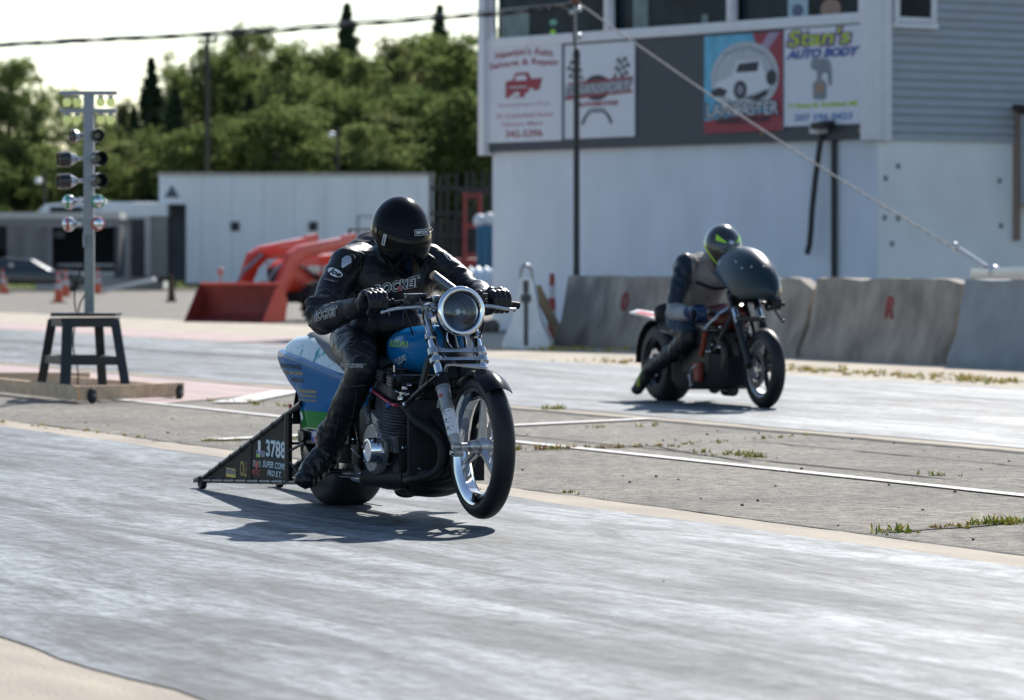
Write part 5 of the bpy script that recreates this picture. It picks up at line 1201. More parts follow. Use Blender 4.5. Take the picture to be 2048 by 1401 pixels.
# inner rear mudguard
b = MB(); rings = []
for i in range(12):
    a = R(80) + R(95) * i / 11; rings.append([ra + Vector((math.cos(a) * .36, y, math.sin(a) * .36 + .01)) for y in (-.135, -.13, 0, .13, .135)])
b.rings(rings, closed=False, cap=False); b.build('rear_mudguard', BLK, B1, solid=.004)
MB().box((-.37, -.14, .44), (.02, .012, .06), bevel=.003).build('rear_reflector', BADGE_R, B1)
# frame tubes
for s in (-1, 1):
    MB().tube([(1.33, s * .03, .86), (1.33, s * .08, .72), (1.30, s * .13, .5), (1.28, s * .14, .25), (1.22, s * .14, .15), (.85, s * .14, .14), (.62, s * .15, .2), (.55, s * .16, .4), (.35, s * .14, .62)], .016, 12, smooth=2).build('frame_tube', BLK, B1)
    MB().tube([(1.31, s * .04, .84), (1.0, s * .10, .69), (.6, s * .12, .62), (.0, s * .12, .60), (-.25, s * .11, .62)], .014, 12, smooth=2).build('frame_rail', BLK, B1)
    # swingarm
    b = MB(); b.box((.27, s * .172, .336), (.62, .028, .062), rot=(0, R(-2), 0), bevel=.006); b.box((-.03, s * .172, .333), (.12, .03, .075), bevel=.008); b.build('swingarm', BLK, B1)
    MB().cyl((-.0, s * .16, .333), (0, s * .21, .333), .024, seg=8).build('axle_nut', BLK, B1)
MB().box((.27, -.172, .3695), (.60, .026, .003)).build('swingarm_edge', CHROME, B1)
d0 = L(876, 750, -.15); d1 = L(810, 809, -.19)
b = MB(); b.cyl(d0, d1, .0085, seg=14); b.cyl(d0.lerp(d1, .25), d0.lerp(d1, .75), .012, seg=14); st_d = b.build('damper_strut', BLK, B1); b = MB(); b.sphere(d1, .013, 14, 8); b.cyl(d1, d1.lerp(d0, .2), .007); b.cyl(d0, d0.lerp(d1, .16), .007); b.build('strut_end', CHROME, st_d)
# engine
b = MB(); b.box((1.0, 0, .29), (.42, .36, .20), bevel=.03); b.box((.83, 0, .37), (.30, .30, .14), bevel=.03); b.box((1.12, 0, .19), (.30, .28, .08), bevel=.03); b.build('crankcase', FIN, B1)
tl = R(10)
def tilt(x, y, z): return Vector((1.085 + (x) * math.cos(tl) + z * math.sin(tl), y, .375 + z * math.cos(tl) - x * math.sin(tl)))
def rr_ring(hx_, hy, r_, z, n=5, cham=0.):
    P = []
    for sx, sy, a0 in ((1, 1, 0), (-1, 1, 90), (-1, -1, 180), (1, -1, 270)):
        for i in range(n + 1):
            a = R(a0 + 90 * i / n); P.append(tilt(sx * (hx_ - r_) + r_ * math.cos(a), sy * (hy - r_) + r_ * math.sin(a), z))
    return P
eng = MB(); eng.rings([rr_ring(.085, .19, .05, -.02), rr_ring(.085, .19, .05, .24)]); eng = eng.build('cylinder_block', FIN, B1)
FINE_ = pm('fin_edge', (.22, .23, .25), .28, metal=.7, var=.2)
for k in range(13):
    z = .005 + k * .0135; big_ = .128 + .004 * math.sin(k * 1.7)
    b = MB(); b.rings([rr_ring(big_, .225, .075, z), rr_ring(big_ + .002, .227, .077, z + .0022), rr_ring(big_, .225, .075, z + .0045)]); b.build('cooling_fin', FINE_, eng, smooth=50)
b = MB(); b.rings([rr_ring(.12, .215, .03, .185), rr_ring(.12, .215, .03, .215), rr_ring(.10, .21, .02, .235)]); b.build('cylinder_head', FIN, B1)
decal('block_lettering', FINE_, 'GS', .03, .05, tilt(.0, -.24, .045), (1, 0, -.15), (.15, 0, 1), B1, None, .0, offset=.02)
for x in (-.062, .068):
    c = tilt(x, 0, .262)
    b = MB(); b.box(c, (.082, .40, .052), rot=(0, tl, 0), bevel=.014); cv = b.build('cam_cover', BLK, B1)
    for s in (-1, 1):
        b = MB(); b.box(c + Vector((0, s * .208, 0)), (.072, .018, .050), rot=(0, tl, 0), bevel=.006); e_ = b.build('end_cap', FIN, B1)
        for j in range(3): MB().box(c + Vector((0, s * .2185, -.014 + j * .014)), (.055, .004, .0045), rot=(0, tl, 0)).build('rib', FINE_, e_)
    for j in range(4): MB().box(c + Vector((-.024 + j * .016, 0, .0275)), (.004, .34, .006), rot=(0, tl, 0)).build('rib', FINE_, cv)
for y in (-.17, -.06, .06, .17):     # spark plugs and leads, bolts
    p = tilt(.145, y, .24); b = MB(); b.cyl(p, p + Vector((-.03, 0, .05)), .008, seg=8); b.tube([p + Vector((-.03, 0, .05)), p + Vector((-.04, 0, .1)), p + Vector((-.14, y * -.3, .13))], .004, 6, smooth=2); b.build('spark_plug', BLKM, B1)
    p = tilt(0.0, y, .29); MB().cyl(p, p + Vector((0, 0, .03)), .007, seg=6).build('head_nut', CHROME, B1)
    p = tilt(-.16, y, .20); MB().cyl(p, p + Vector((-.09, 0, .03)), .028, seg=18).build('carburettor', CAST, B1)
rb = MB(); p0 = L(744, 781, -.23); p1 = L(784, 810, -.235); rb.tube([p0, p0.lerp(p1, .5), p1, p1 + Vector((.05, 0, 0))], .0085, 10); rb = rb.build('fuel_rail', REDA, B1)
MB().sphere(p0, .013, 12, 8).build('fitting', BLUEA, rb); MB().cyl(p1 + Vector((-.03, -.01, -.008)), p1 + Vector((-.015, .0, .0)), .012).build('fitting', BLUEA, rb)
wire('fuel_hose', [p0, (p0.x - .03, -.235, .52), (p0.x - .02, -.23, .44), (p0.x + .05, -.22, .40)], .006, BLKM)
# bright bits of the head between the cam covers
for i, (px, py, l_, r_) in enumerate(((815, 770, -.18, .006), (800, 764, -.15, .005), (822, 778, -.2, .007), (838, 790, -.19, .006), (812, 790, -.21, .009), (798, 797, -.22, .008), (806, 797, -.22, .006), (845, 775, -.12, .005), (818, 762, -.12, .006), (903, 795, -.12, .006), (876, 800, -.1, .004), (860, 830, -.14, .003), (828, 898, -.2, .005), (775, 928, -.21, .006))):
    p = L(px, py, l_); p.x = min(p.x, 1.32); b = MB(); b.cyl(p, p + Vector((.0, .02, .0)), r_ * 1.2, seg=8); b.build('bolt', CHROME, B1)
wire('wiring_loom', [(1.0, -.16, .64), (1.12, -.18, .63), (1.2, -.15, .60), (1.3, -.1, .62)], .006); wire('wiring_loom', [(1.1, -.2, .60), (1.2, -.21, .585), (1.3, -.17, .56)], .003, CHROME); wire('wiring_loom', [(1.05, -.12, .66), (1.15, -.12, .61), (1.25, -.12, .64)], .003, CHROME)
MB().cyl((1.08, -.10, .66), (1.09, -.10, .60), .005).build('vent_pipe', CHROME, B1)
# clutch cover and chrome cap
cc = Vector((1.06, 0, .318))
b = MB(); b.lathe([(-.205, .02), (-.205, .115), (-.228, .112), (-.238, .10), (-.238, .02)], cc + Vector((-.04, 0, .0)), (0, 1, 0), 48)
b = MB(); b.lathe([(.195, .02), (.195, .118), (.222, .116), (.236, .104), (.236, .02)], cc + Vector((-.045, 0, 0)), (0, -1, 0), 48); clc = b.build('clutch_cover', CAST, B1, smooth=40)
b = MB()
for k in range(10):
    a = k * math.pi / 5; p = cc + Vector((-.045 + .108 * math.cos(a), -.236, .108 * math.sin(a))); b.cyl(p, p + Vector((0, -.006, 0)), .006, seg=6)
b.build('cover_bolts', CHROME, clc)
b = MB(); b.box(cc + Vector((-.05, -.21, .13)), (.12, .04, .05), rot=(0, R(20), 0), bevel=.012); b.build('cover_top', CAST, B1)
cp = L(748, 903, -.28); cp = Vector((1.13, 0, .312))
b = MB(); b.lathe([(.236, .02), (.236, .058), (.285, .057), (.296, .052), (.297, .046), (.293, .044), (.293, .001)], cp, (0, -1, 0), 56, closed=False); b.build('points_cover', CHROME, B1, smooth=30)
MB().cyl(cp + Vector((.035, -.275, .04)), cp + Vector((.05, -.275, .055)), .008, seg=8).build('cover_screw', BLK, B1)
# small finned starter cover
b = MB()
for k in range(5): b.box((1.17 + k * .018, -.20, .34), (.006, .02, .07), rot=(0, R(-8), 0))
b.build('starter_fins', FINE_, B1)
# exhaust
for i, y in enumerate((-.17, -.06, .06, .17)):
    p = tilt(.12, y, .165); y2 = [-.15, -.10, -.05, .0][i]
    MB().tube([p, p + Vector((.07, 0, -.01)), (1.37, y * .92, .445), (1.465, y * .5, .39), (1.49, y * .42, .30), (1.46, y * .4 - .02, .22), (1.36, y2 - .04, .185 + .035 * (i % 2)), (1.16, -.125 - .02 * (i % 2), .185 + .012 * (i % 2))], .0205, 16, smooth=2).build('exhaust_header', PIPE, B1)
b = MB(); b.tube([(1.20, -.115, .192), (1.08, -.155, .188), (.98, -.175, .182), (.84, -.195, .176)], [.058, .036], 24, smooth=2); ex = b.build('exhaust_collector', PIPE, B1)
b = MB(); b.tube([(.842, -.1945, .176), (.80, -.20, .174), (.72, -.205, .176)], [.028, .024], 20, smooth=1); b.build('exhaust_tip', CHROME, ex)
for px, py in ((883, 942), (884, 961)):
    p = L(px, py, -.10); p.x = 1.36; p.y = -.135; q = p + Vector((-.13, 0, 0)); b = MB(); pts = [p.lerp(q, i / 60) + Vector((0, math.cos(i * 1.2), math.sin(i * 1.2))) * .0035 for i in range(61)]; b.tube(pts, .0012, 5); b.build('exhaust_spring', CHROME, B1)
bo = blob('oil_pan', [ell((1.16, .0, .155), (.16, .14, .055)), ell((.98, 0, .155), (.12, .13, .06)), ell((.86, -.02, .16), (.05, .08, .055)), ell((1.3, 0, .185), (.08, .12, .045)), ell((.92, -.03, .115), (.035, .06, .03))], BLKM, B1, .008, 6)
b = MB(); b.box((1.335, 0, .36), (.02, .36, .36), bevel=.004); b.build('radiator_dark_filler', BLKM, B1)  # radiator sheet widened as an added dark filler between engine and front wheel
# rear sets: drilled bracket, peg, linkage
b = MB(); x0_, x1_, z0_, z1_ = .58, .84, .185, .232
holes = b
outer = [(x0_, z0_), (x1_, z0_ - .002), (x1_ - .03, z1_ + .002), (x0_, z1_)]
b.prism(outer, lambda a, c: Vector((a, -.232, c)), lambda a, c: Vector((a, -.226, c)), bevel=.001); fb = b.build('footrest_bracket', ALU, B1)
for k in range(5): 
    c = Vector((x0_ + .06 + k * .030, -.2325, (z0_ + z1_) / 2)); MB().cyl(c, c + Vector((0, .0002, 0)), .0085, seg=14).build('drilled_hole', BLKM, fb)
b = MB(); b.cyl((.60, -.22, .195), (.60, -.34, .195), .012, seg=12); b.build('footrest', BLK, B1)
b = MB(); b.cyl((.45, .22, .195), (.45, .34, .195), .012, seg=12); b.build('footrest', BLK, B1)
MB().tube([(.62, -.24, .175), (.75, -.24, .178), (.84, -.235, .182)], .006, 8).build('shift_rod', CHROME, B1)
MB().tube([(.70, -.21, .345), (.80, -.215, .34), (.815, -.215, .325)], .003, 6).build('return_spring', CHROME, B1)
MB().tube([(.66, -.2, .30), (.78, -.2, .265)], .004, 6).build('brake_rod', ALU, B1)
# rear caliper and sprocket
b = MB(); b.box((.0, -.165, .24), (.11, .05, .07), rot=(0, R(30), 0), bevel=.012); b.box((-.06, -.18, .33), (.05, .05, .06), bevel=.012); b.build('rear_caliper', BLK, B1)
disc_mb(ra, .15, .11, .03, 24).build('rear_sprocket', CAST, B1)
MB().tube([(.0, .15, .445), (.9, .15, .37), (.96, .15, .33), (.9, .15, .29), (.0, .15, .222), (-.1, .15, .27), (-.11, .15, .38)], .008, 6, closed=True).build('drive_chain', CAST, B1)
# battery box and clutter behind the engine
b = MB(); b.box((.70, -.04, .40), (.16, .22, .16), bevel=.01); b.box((.62, -.12, .27), (.10, .10, .10), bevel=.01); b.build('battery_box', BLKM, B1)
MB().tube([(.90, -.20, .42), (.86, -.21, .50)], .012, 12).build('breather_tube', pm('tube_grey', (.12, .13, .15), .5), B1)
# stickers on the swingarm
decal('round_badge', BADGE_B, '', .060, .120, (.13, -.188, .335), (1, 0, 0), (0, 0, 1), B1, None, .002, shape=[ngon(0, 0, 1)]); decal('round_badge', BADGE_R, '', .040, .065, (.155, -.188, .322), (1, 0, 0), (0, 0, 1), B1, None, .003, shape=[ngon(0, 0, 1)])
decal('badge_lettering', LABEL, 'VP', .030, .065, (.12, -.188, .343), (1, 0, 0), (0, 0, 1), B1, None, .0042, offset=.03); decal('badge_lettering', LABEL, 'RACING FUELS', .010, .06, (.155, -.188, .318), (1, 0, 0), (0, 0, 1), B1, None, .0042, offset=.01)
decal('square_sticker', LABEL, '', .042, .07, (.37, -.188, .325), (1, 0, 0), (0, 0, 1), B1, None, .002, shape=[[(0, 0), (1, 0), (1, 1), (0, 1)]]); decal('sticker_lettering', INK, 'FBG', .025, .055, (.37, -.188, .325), (1, 0, 0), (0, 0, 1), B1, None, .0032, offset=.03)
# wheelie bars
WB = thing('wheelie_bars', None, None); WB.parent = B1
for k in ('label', 'category'):
    if k in WB: del WB[k]
for s in (-1, 1):
    y = s * .205; tip = Vector((-1.56, y, .052)); top_ = Vector((-.02, y, .485)); bot = Vector((.10, y, .118)); f = (-.21 + 1.56) / 1.54
    vt = tip.lerp(top_, f); vb = tip.lerp(bot, f * 1.54 / 1.66)
    b = MB(); b.cyl(tip, top_, .0135, seg=14); b.cyl(tip + Vector((0, 0, -.005)), bot, .011, seg=14)
    b.build('bar_tube', BLK, WB); MB().tube([vt, vb], .019, 12).build('upright_tube', BLK, WB)
    m = tip.lerp(top_, .52); mb = tip.lerp(bot, .48); MB().tube([m, mb], .010, 10).build('upright_tube', BLK, WB)
    b = plate([(tip.x + .08, tip.z + .01), (tip.x + .1, tip.z + .03), (vt.x, vt.z - .015), (vb.x, vb.z + .008)], y, .004); pn = b.build('side_board', pm('dark_vinyl', (.012, .011, .011), .6, spec=.2, var=.3, scale=4), WB)
    b = MB()
    for i in range(1, 9):
        p = tip.lerp(top_, i / 9.5); b.tube([p + Vector((0, 0, .0)) + Vector((.003 * j, .016 * math.cos(j * .8), .016 * math.sin(j * .8))) for j in range(9)], .0022, 5)
        if i < 8: p = tip.lerp(bot, i / 9.); b.tube([p + Vector((.002 * j, .013 * math.cos(j * .8), .013 * math.sin(j * .8))) for j in range(9)], .0018, 5)
    b.build('cable_tie', BLKM, WB)
    w_ = MB(); w_.lathe([(-.014, .008), (-.016, .028), (-.010, .036), (.010, .036), (.016, .028), (.014, .008)], (tip.x + .02, y, .038), (0, 1, 0), 28); w_.build('small_wheel', TYRE, WB)
    MB().box(tip + Vector((-.02, 0, .0)), (.09, .045, .022), rot=(0, R(-10), 0), bevel=.004).build('wheel_fork', BLK, WB)
    MB().tube([(-.21, y, .25), (-.02, s * .19, .30)], .007, 8).build('brace', BLK, WB); MB().tube([(-.21, y, .21), (-.02, s * .19, .12)], .007, 8).build('brace', BLK, WB)
for xx, zz in ((-.21, .40), (-.21, .12), (-1.5, .06), (-.75, .265)): MB().tube([(xx, -.2, zz), (xx, .2, zz)], .008, 8).build('cross_tube', BLK, WB)
TY = -.2075
def bt(mat, body, x, z, w_, h_, n='bar_lettering', lay=1, **k): return decal(n, mat, body, h_, w_, (x, TY, z), (1, 0, -.0), (0, 0, 1), WB, None, .001 * lay, **k)
def bx(px): return L(px, 940, TY).x
def bz(px, py): return L(px, py, TY).z
bt(CYAN, '3788', bx(552), bz(552, 899), .30, .088, offset=.045); bt(LABEL, '3788', bx(552), bz(552, 899), .285, .078, lay=2, offset=.012)
bt(CYAN, 'SUPER COMP', bx(549), bz(549, 931), .35, .034, shear=.3, offset=.05); bt(LABEL, 'SUPER COMP', bx(549), bz(549, 931), .34, .029, shear=.3, lay=2, offset=.0)
bt(CYAN, 'PRO E.T.', bx(549), bz(549, 948), .215, .030, shear=.3, offset=.05); bt(LABEL, 'PRO E.T.', bx(549), bz(549, 948), .205, .026, shear=.3, lay=2)
bt(LABEL, 'CYCLE TECH', bx(521), bz(521, 906), .13, .02, offset=.06); bt(BADGE_B, 'CYCLE TECH', bx(521), bz(521, 906), .125, .016, lay=2); bt(LABEL, '', bx(519), bz(519, 896), .04, .07, shape=[[(0, 0), (1, 0), (1, 1), (0, 1)]], n='bar_badge')
bt(GREENL, '', bx(517), bz(517, 912), .05, .014, shape=[[(0, 0), (1, 0), (1, 1), (0, 1)]], n='bar_badge', lay=2); bt(LABEL, 'RACE ENGINES', bx(524), bz(524, 912), .10, .009, lay=3)
bt(LABEL, 'DYNO', bx(514), bz(514, 928), .12, .03, shear=.2); bt(BADGE_R, '', bx(514), bz(514, 930), .05, .04, shape=[ngon(0, 0, 1)], n='bar_badge', lay=2); bt(BADGE_R, 'MTC', bx(513), bz(513, 945), .12, .028, lay=2, offset=.01)
bt(GOLD, 'OLi', bx(487), bz(487, 938), .10, .075, offset=.01); bt(YELL, '', bx(462), bz(462, 946), .15, .044, shape=[[(0, 0), (1, 0), (1, 1), (0, 1)]], n='bar_badge'); bt(BADGE_B, 'PROSTAR', bx(462), bz(462, 944), .135, .026, lay=2, offset=.03)
# ================================================================ RIDERS
def leather(name, col, rough=.42, amp=.9):
    m = bpy.data.materials.new(name); m.use_nodes = True; n, l = nt(m); b = n['Principled BSDF']; b.inputs['Specular IOR Level'].default_value = .38; tc = n.new('ShaderNodeTexCoord')
    z = n.new('ShaderNodeTexNoise'); z.inputs['Scale'].default_value = 9; z.inputs['Detail'].default_value = 5; l.new(tc.outputs['Object'], z.inputs[0])
    r = ramp_node(n, [(.3, tuple(Vector(col) * .75)), (.7, tuple(Vector(col) * 1.25))]); l.new(z.outputs[0], r.inputs[0]); l.new(r.outputs[0], b.inputs['Base Color'])
    mr = n.new('ShaderNodeMapRange'); mr.inputs[3].default_value = rough - .07; mr.inputs[4].default_value = rough + .12; l.new(z.outputs[0], mr.inputs[0]); l.new(mr.outputs[0], b.inputs['Roughness'])
    w_ = n.new('ShaderNodeTexNoise'); w_.inputs['Scale'].default_value = 14; w_.inputs['Detail'].default_value = 3; w_.inputs['Distortion'].default_value = 1.2
    mp = n.new('ShaderNodeMapping'); mp.inputs['Scale'].default_value = (1, .8, 1.5); l.new(tc.outputs['Object'], mp.inputs[0]); l.new(mp.outputs[0], w_.inputs[0])
    f = n.new('ShaderNodeTexNoise'); f.inputs['Scale'].default_value = 260; f.inputs['Detail'].default_value = 2; l.new(tc.outputs['Object'], f.inputs[0])
    b1 = n.new('ShaderNodeBump'); b1.inputs['Strength'].default_value = amp * .38; b1.inputs['Distance'].default_value = .012; l.new(w_.outputs[0], b1.inputs['Height'])
    b2 = n.new('ShaderNodeBump'); b2.inputs['Strength'].default_value = .25; b2.inputs['Distance'].default_value = .001; l.new(f.outputs[0], b2.inputs['Height']); l.new(b1.outputs[0], b2.inputs['Normal']); l.new(b2.outputs[0], b.inputs['Normal'])
    MATS[name] = m; return m
LEA = leather('black_leather', (.0075, .008, .010)); GLV = leather('glove_leather', (.008, .0085, .010), .4, .5); BOOT = leather('boot_leather', (.007, .0075, .009), .33)
def hand_prims(c, side, yoff=0, sc=1.):
    """closed hand on a bar running along y through c; side=-1 right hand. thumb side is towards the bike centre"""
    c = Vector(c); P = []; o = side       # outward direction of the bar = side*y
    def pol(th, r, y): a = R(th); return c + Vector((-math.cos(a) * r, y * o, math.sin(a) * r))
    # palm: behind and above the bar
    P.append(chain((pol(20, .075 * sc, .000), .026 * sc), (pol(62, .047 * sc, -.030), .020 * sc)))
    P.append(chain((pol(20, .075 * sc, .015), .027 * sc), (pol(62, .047 * sc, .012), .020 * sc))); P.append(chain((pol(12, .07 * sc, .02), .026 * sc), (pol(55, .045 * sc, .036), .019 * sc)))
    lens = [.031, .033, .032, .028]
    for i, y in enumerate((-.036, -.013, .010, .032)):
        r = .032 * sc; rad = (.0115, .012, .0115, .0102)[i] * sc
        P.append(chain((pol(68, r + .013, y), rad * 1.15), (pol(110, r + .009, y), rad * 1.08), (pol(150, r + .003, y * 1.02), rad), (pol(195, r, y * 1.02), rad * .95), (pol(240, r - .002, y * 1.02), rad * .9), (pol(275 - (i == 3) * 12, r - .002, y), rad * .85)))
    # thumb leaves the side of the palm and passes under the bar
    P.append(chain((pol(15, .058 * sc, -.040), .0165 * sc), (pol(-20, .045 * sc, -.056), .014 * sc), (pol(-70, .036 * sc, -.058), .0125 * sc), (pol(-115, .034 * sc, -.048), .011 * sc)))
    return P
g1 = ground(688, 1012)
PR = thing('person', 'rider in black leathers and plain black full face helmet crouched over the blue motorcycle', 'person', g1, TROT)
lw = lambda p: 1.0
shR, shL = (.60, -.195, 1.135), (.60, .200, 1.150)
elR, elL = (.80, -.392, .885), (.76, .335, 1.02)
wrR, wrL = (1.15, -.345, .955), (1.16, .262, .985)
hR, hL = hbp(-.325), hbp(.262)
body = [
 ell((.44, 0, .80), (.155, .165, .135)),
 chain(((.44, 0, .82), .15), ((.50, 0, .93), .155), ((.58, 0, 1.05), .165), sc=(1, 1.28, 1)),
 ell((.57, 0, 1.07), (.14, .245, .165), (0, R(35), 0)), ell((.50, 0, 1.16), (.14, .20, .10), (0, R(35), 0)), ell((.47, -.01, 1.235), (.09, .10, .055), (0, R(20), 0)),
 chain(((.60, 0, 1.16), .09), ((.70, 0, 1.22), .075), ((.76, 0, 1.26), .10)),
 chain(((.55, -.12, 1.14), .10), (shR, .088), ((.66, -.285, 1.04), .074)), chain(((.55, .12, 1.14), .10), (shL, .086), ((.65, .28, 1.10), .070)),
 chain(((.66, -.285, 1.04), .076), ((.73, -.340, .96), .070), (elR, .062)), chain((elR, .064), ((.90, -.395, .900), .064), ((1.02, -.375, .925), .055), (wrR, .038)),
 chain(((.65, .28, 1.10), .070), ((.70, .32, 1.06), .064), (elL, .058)), chain((elL, .058), ((.88, .34, 1.01), .056), ((1.02, .30, 1.0), .048), (wrL, .036)),
 # sleeve folds at the elbows
 chain(((.76, -.36, .93), .050), ((.80, -.435, .92), .038)), chain(((.78, -.36, .96), .045), ((.76, -.425, .965), .034)),
 # legs
 chain(((.45, -.10, .79), .125), ((.62, -.17, .755), .108), ((.80, -.215, .715), .090), ((.93, -.240, .665), .076)),
 chain(((.93, -.240, .665), .078), ((.88, -.255, .60), .070), ((.80, -.268, .52), .070), ((.70, -.285, .40), .064), ((.63, -.298, .30), .056)),
 chain(((.45, .10, .79), .125), ((.62, .17, .755), .108), ((.80, .215, .715), .090), ((.93, .240, .665), .076)),
 chain(((.93, .240, .665), .078), ((.88, .250, .60), .070), ((.80, .262, .52), .070), ((.68, .275, .40), .054), ((.58, .285, .31), .044)),
 ell((.955, -.25, .668), (.05, .062, .075)), ell((.955, .25, .668), (.05, .062, .075)),
 # jacket hem over the tank
 chain(((.62, -.12, .85), .07), ((.70, -.05, .86), .07), ((.72, .05, .86), .07), ((.62, .12, .85), .07)),
]
def mask1(p):
    # more folds at elbows, waist and behind the knees
    k = .45
    for c, r in (((.80, -.42, .92), .16), ((.76, .34, 1.04), .14), ((.5, 0, .84), .2), ((.58, -.15, .8), .15), ((.70, -.28, .45), .14), ((.8, -.2, .76), .1), ((.52, 0, 1.2), .12)):
        d = (p - Vector(c)).length; k = max(k, 1.5 * (1 - d / r * .6)) if d < r else k
    return k
wr1 = wrinkle(.0062, 13, 3, mask1, (1, .75, 1.3))
body_o = blob('body', body, LEA, PR, .0075, 5, wr1)
for s, h, w_ in ((-1, hR, wrR), (1, hL, wrL)):
    P = hand_prims(h, s, sc=1.22)
    pw = Vector((h.x - .070, h.y + s * .005, h.z + .018)); P += [chain((pw, .036), (Vector(w_) + Vector((.01, 0, .0)), .040), (Vector(w_) + (Vector(w_) - pw).normalized() * .05, .050))]
    gl = blob('glove', P, GLV, PR, .0036, 3, wrinkle(.0016, 40, 5))
    kn = MB(); a = R(62); c = h + Vector((-math.cos(a) * .060, s * 0, math.sin(a) * .062)); kn.sphere(c, (.023, .046, .0125), 20, 12, (0, R(-25), 0)); kn.build('knuckle_guard', pm('glossy_carbon', (.02, .022, .026), .18, coat=.8), gl)
    for i, y in enumerate((-.036, -.013, .010, .032)):
        a = R(118); q = h + Vector((-math.cos(a) * .050, s * y, math.sin(a) * .052)); MB().sphere(q, (.010, .0085, .007), 10, 8, (0, R(30), 0)).build('finger_armour', GLV, gl)
    wp = Vector(w_).lerp(pw, .15); ax = (pw - Vector(w_)).normalized(); MB().lathe([(-.012, .037), (-.012, .0415), (.012, .0405), (.012, .036)], wp, tuple(ax), 28).build('wrist_strap', BLKM, gl)
# boots
for s, an, toe, heel in ((-1, (.62, -.30, .285), (.64, -.415, .165), (.555, -.285, .215)), (1, (.57, .285, .285), (.66, .33, .165), (.50, .285, .22))):
    an, toe, heel = Vector(an), Vector(toe), Vector(heel); mid = an.lerp(toe, .55) + Vector((0, 0, .0))
    P = [chain((an + Vector((.035, -.0, .09)), .062), (an, .062), (mid, .060), (toe.lerp(an, .18), .056), (toe, .046)), chain((heel, .042), (an, .056)), chain((heel, .040), (mid + Vector((0, 0, -.02)), .046)), ell(toe + Vector((0, 0, .0)), (.062, .052, .044))]
    bo = blob('boot', P, BOOT, PR, .005, 4, wrinkle(.0055, 17, 8, None, (1, 1.4, 1)))
    sole = MB(); sole.tube([heel + Vector((-.0, 0, -.030)), mid + Vector((0, 0, -.05)), toe + Vector((0, 0, -.034))], .014, 8, smooth=1); sole.build('sole', BLKM, bo)
# helmet: crown and chin bar, head pitched down
HC = Vector((.785, -.008, 1.288))
EGGK = [1.]
def egg(az, w, push=0.):
    """surface of the crouched helmet: az from straight ahead, w = -1 chin .. 1 crown"""
    if w >= 0: r = math.sqrt(max(0, 1 - w * w)); z = .163 * w; fx = -.012 * w
    else: v = -w; r = max(0., (1 - v ** 2.1)) ** .62; r = r * (1 - .10 * v); z = -.215 * v; fx = .058 * v
    ry, rx = .1345, .150
    K = EGGK[0]
    if w < 0 and math.cos(az) < 0: z *= .62
    c_ = math.cos(az); s_ = math.sin(az); n = Vector((c_ * r / rx, s_ * r / ry, (w / .163) if w >= 0 else w / .25)).normalized() if r > 1e-6 else Vector((0, 0, 1 if w > 0 else -1))
    return HC + Vector((c_ * r * rx + fx, s_ * r * ry, z)) * K + n * push
def egg_mb(az0, az1, w0, w1, na, nw, push, closed, wfun=None):
    b = MB(); rings = []
    for j in range(nw + 1):
        ring = []
        for i in range(na + (0 if closed else 1)):
            az = az0 + (az1 - az0) * i / na; w = w0 + (w1 - w0) * j / nw
            if wfun: w = wfun(az, j / nw)
            ring.append(egg(az, w, push))
        rings.append(ring)
    b.rings(rings, closed=closed, cap=closed); return b
ws = lambda az, f: math.sin((f - .5) * math.pi * .995)
hm = egg_mb(0, 2 * math.pi, 0, 1, 64, 44, 0, True, ws).build('helmet', GLOSSB, PR, smooth=70)
VIS = pm('dark_visor', (.003, .004, .006), .06, coat=.0, var=.1, rvar=0, spec=.16)
def wv(az, f):
    top = .10 - .27 * math.cos(az) ** 2; bot = -.93 + .35 * (abs(az) / 1.15) ** 2; return bot + (top - bot) * f
vs = egg_mb(-1.22, 1.22, 0, 1, 40, 26, .0035, False, wv).build('visor', VIS, hm, smooth=70, solid=.003)
MB().tube([egg(-1.22 + 2.44 * i / 40, wv(-1.22 + 2.44 * i / 40, 1), .0075) for i in range(41)], .0022, 6).build('visor_rim', BLKM, hm)
MB().tube([egg(-1.22 + 2.44 * i / 40, wv(-1.22 + 2.44 * i / 40, 0), .0065) for i in range(41)], .002, 6).build('visor_rim', BLKM, hm)
for s in (-1, 1):
    c = egg(s * 1.32, .04, .0); MB().cyl(c - Vector((0, s * .004, 0)), c + Vector((0, s * .004, 0)), .013, seg=20).build('visor_pivot', BLK, hm)
VD = Vector((math.sin(ALPHA), 0, 0)); 
# view direction in the rider's own frame: lettering is projected along the surface's facing
def on_body(name, mat, body_, O, Rv, U, w_, h_, tgt, par, **k): return decal(name, mat, body_, h_, w_, O, Rv, U, par, tgt, k.pop('lift', .0025), **k)
def outlined(body_, O, Rv, U, w_, h_, tgt, par, shear=.35, arc=0):
    o, ref = on_body('outline_lettering', LABEL, body_, O, Rv, U, w_, h_, tgt, par, shear=shear, offset=.075, lift=.0022, arc=arc)
    on_body('lettering', LEA, body_, O, Rv, U, w_ * .985, h_ * .9, tgt, par, shear=shear, offset=.006, lift=.0036, arc=arc)
toC = Vector((TU.x * 0 + 1, 0, 0))
def facing(O, roll=0, yaw=0, pitch=0):
    """right and up vectors of a plane at O that faces the photograph's side, turned by yaw (about z) and pitch"""
    N = Vector((math.cos(R(-22 + yaw)) * math.cos(R(pitch)), math.sin(R(-22 + yaw)) * math.cos(R(pitch)), math.sin(R(pitch)))); U = Vector((0, 0, 1)) - N * N.z; U.normalize(); Rv = U.cross(N); 
    U2 = U * math.cos(R(roll)) - Rv * math.sin(R(roll)); R2_ = Rv * math.cos(R(roll)) + U * math.sin(R(roll)); return R2_, U2
F1b = Frame(g1)
def spot(px, py, l_): return F1b.L(px, py, l_)
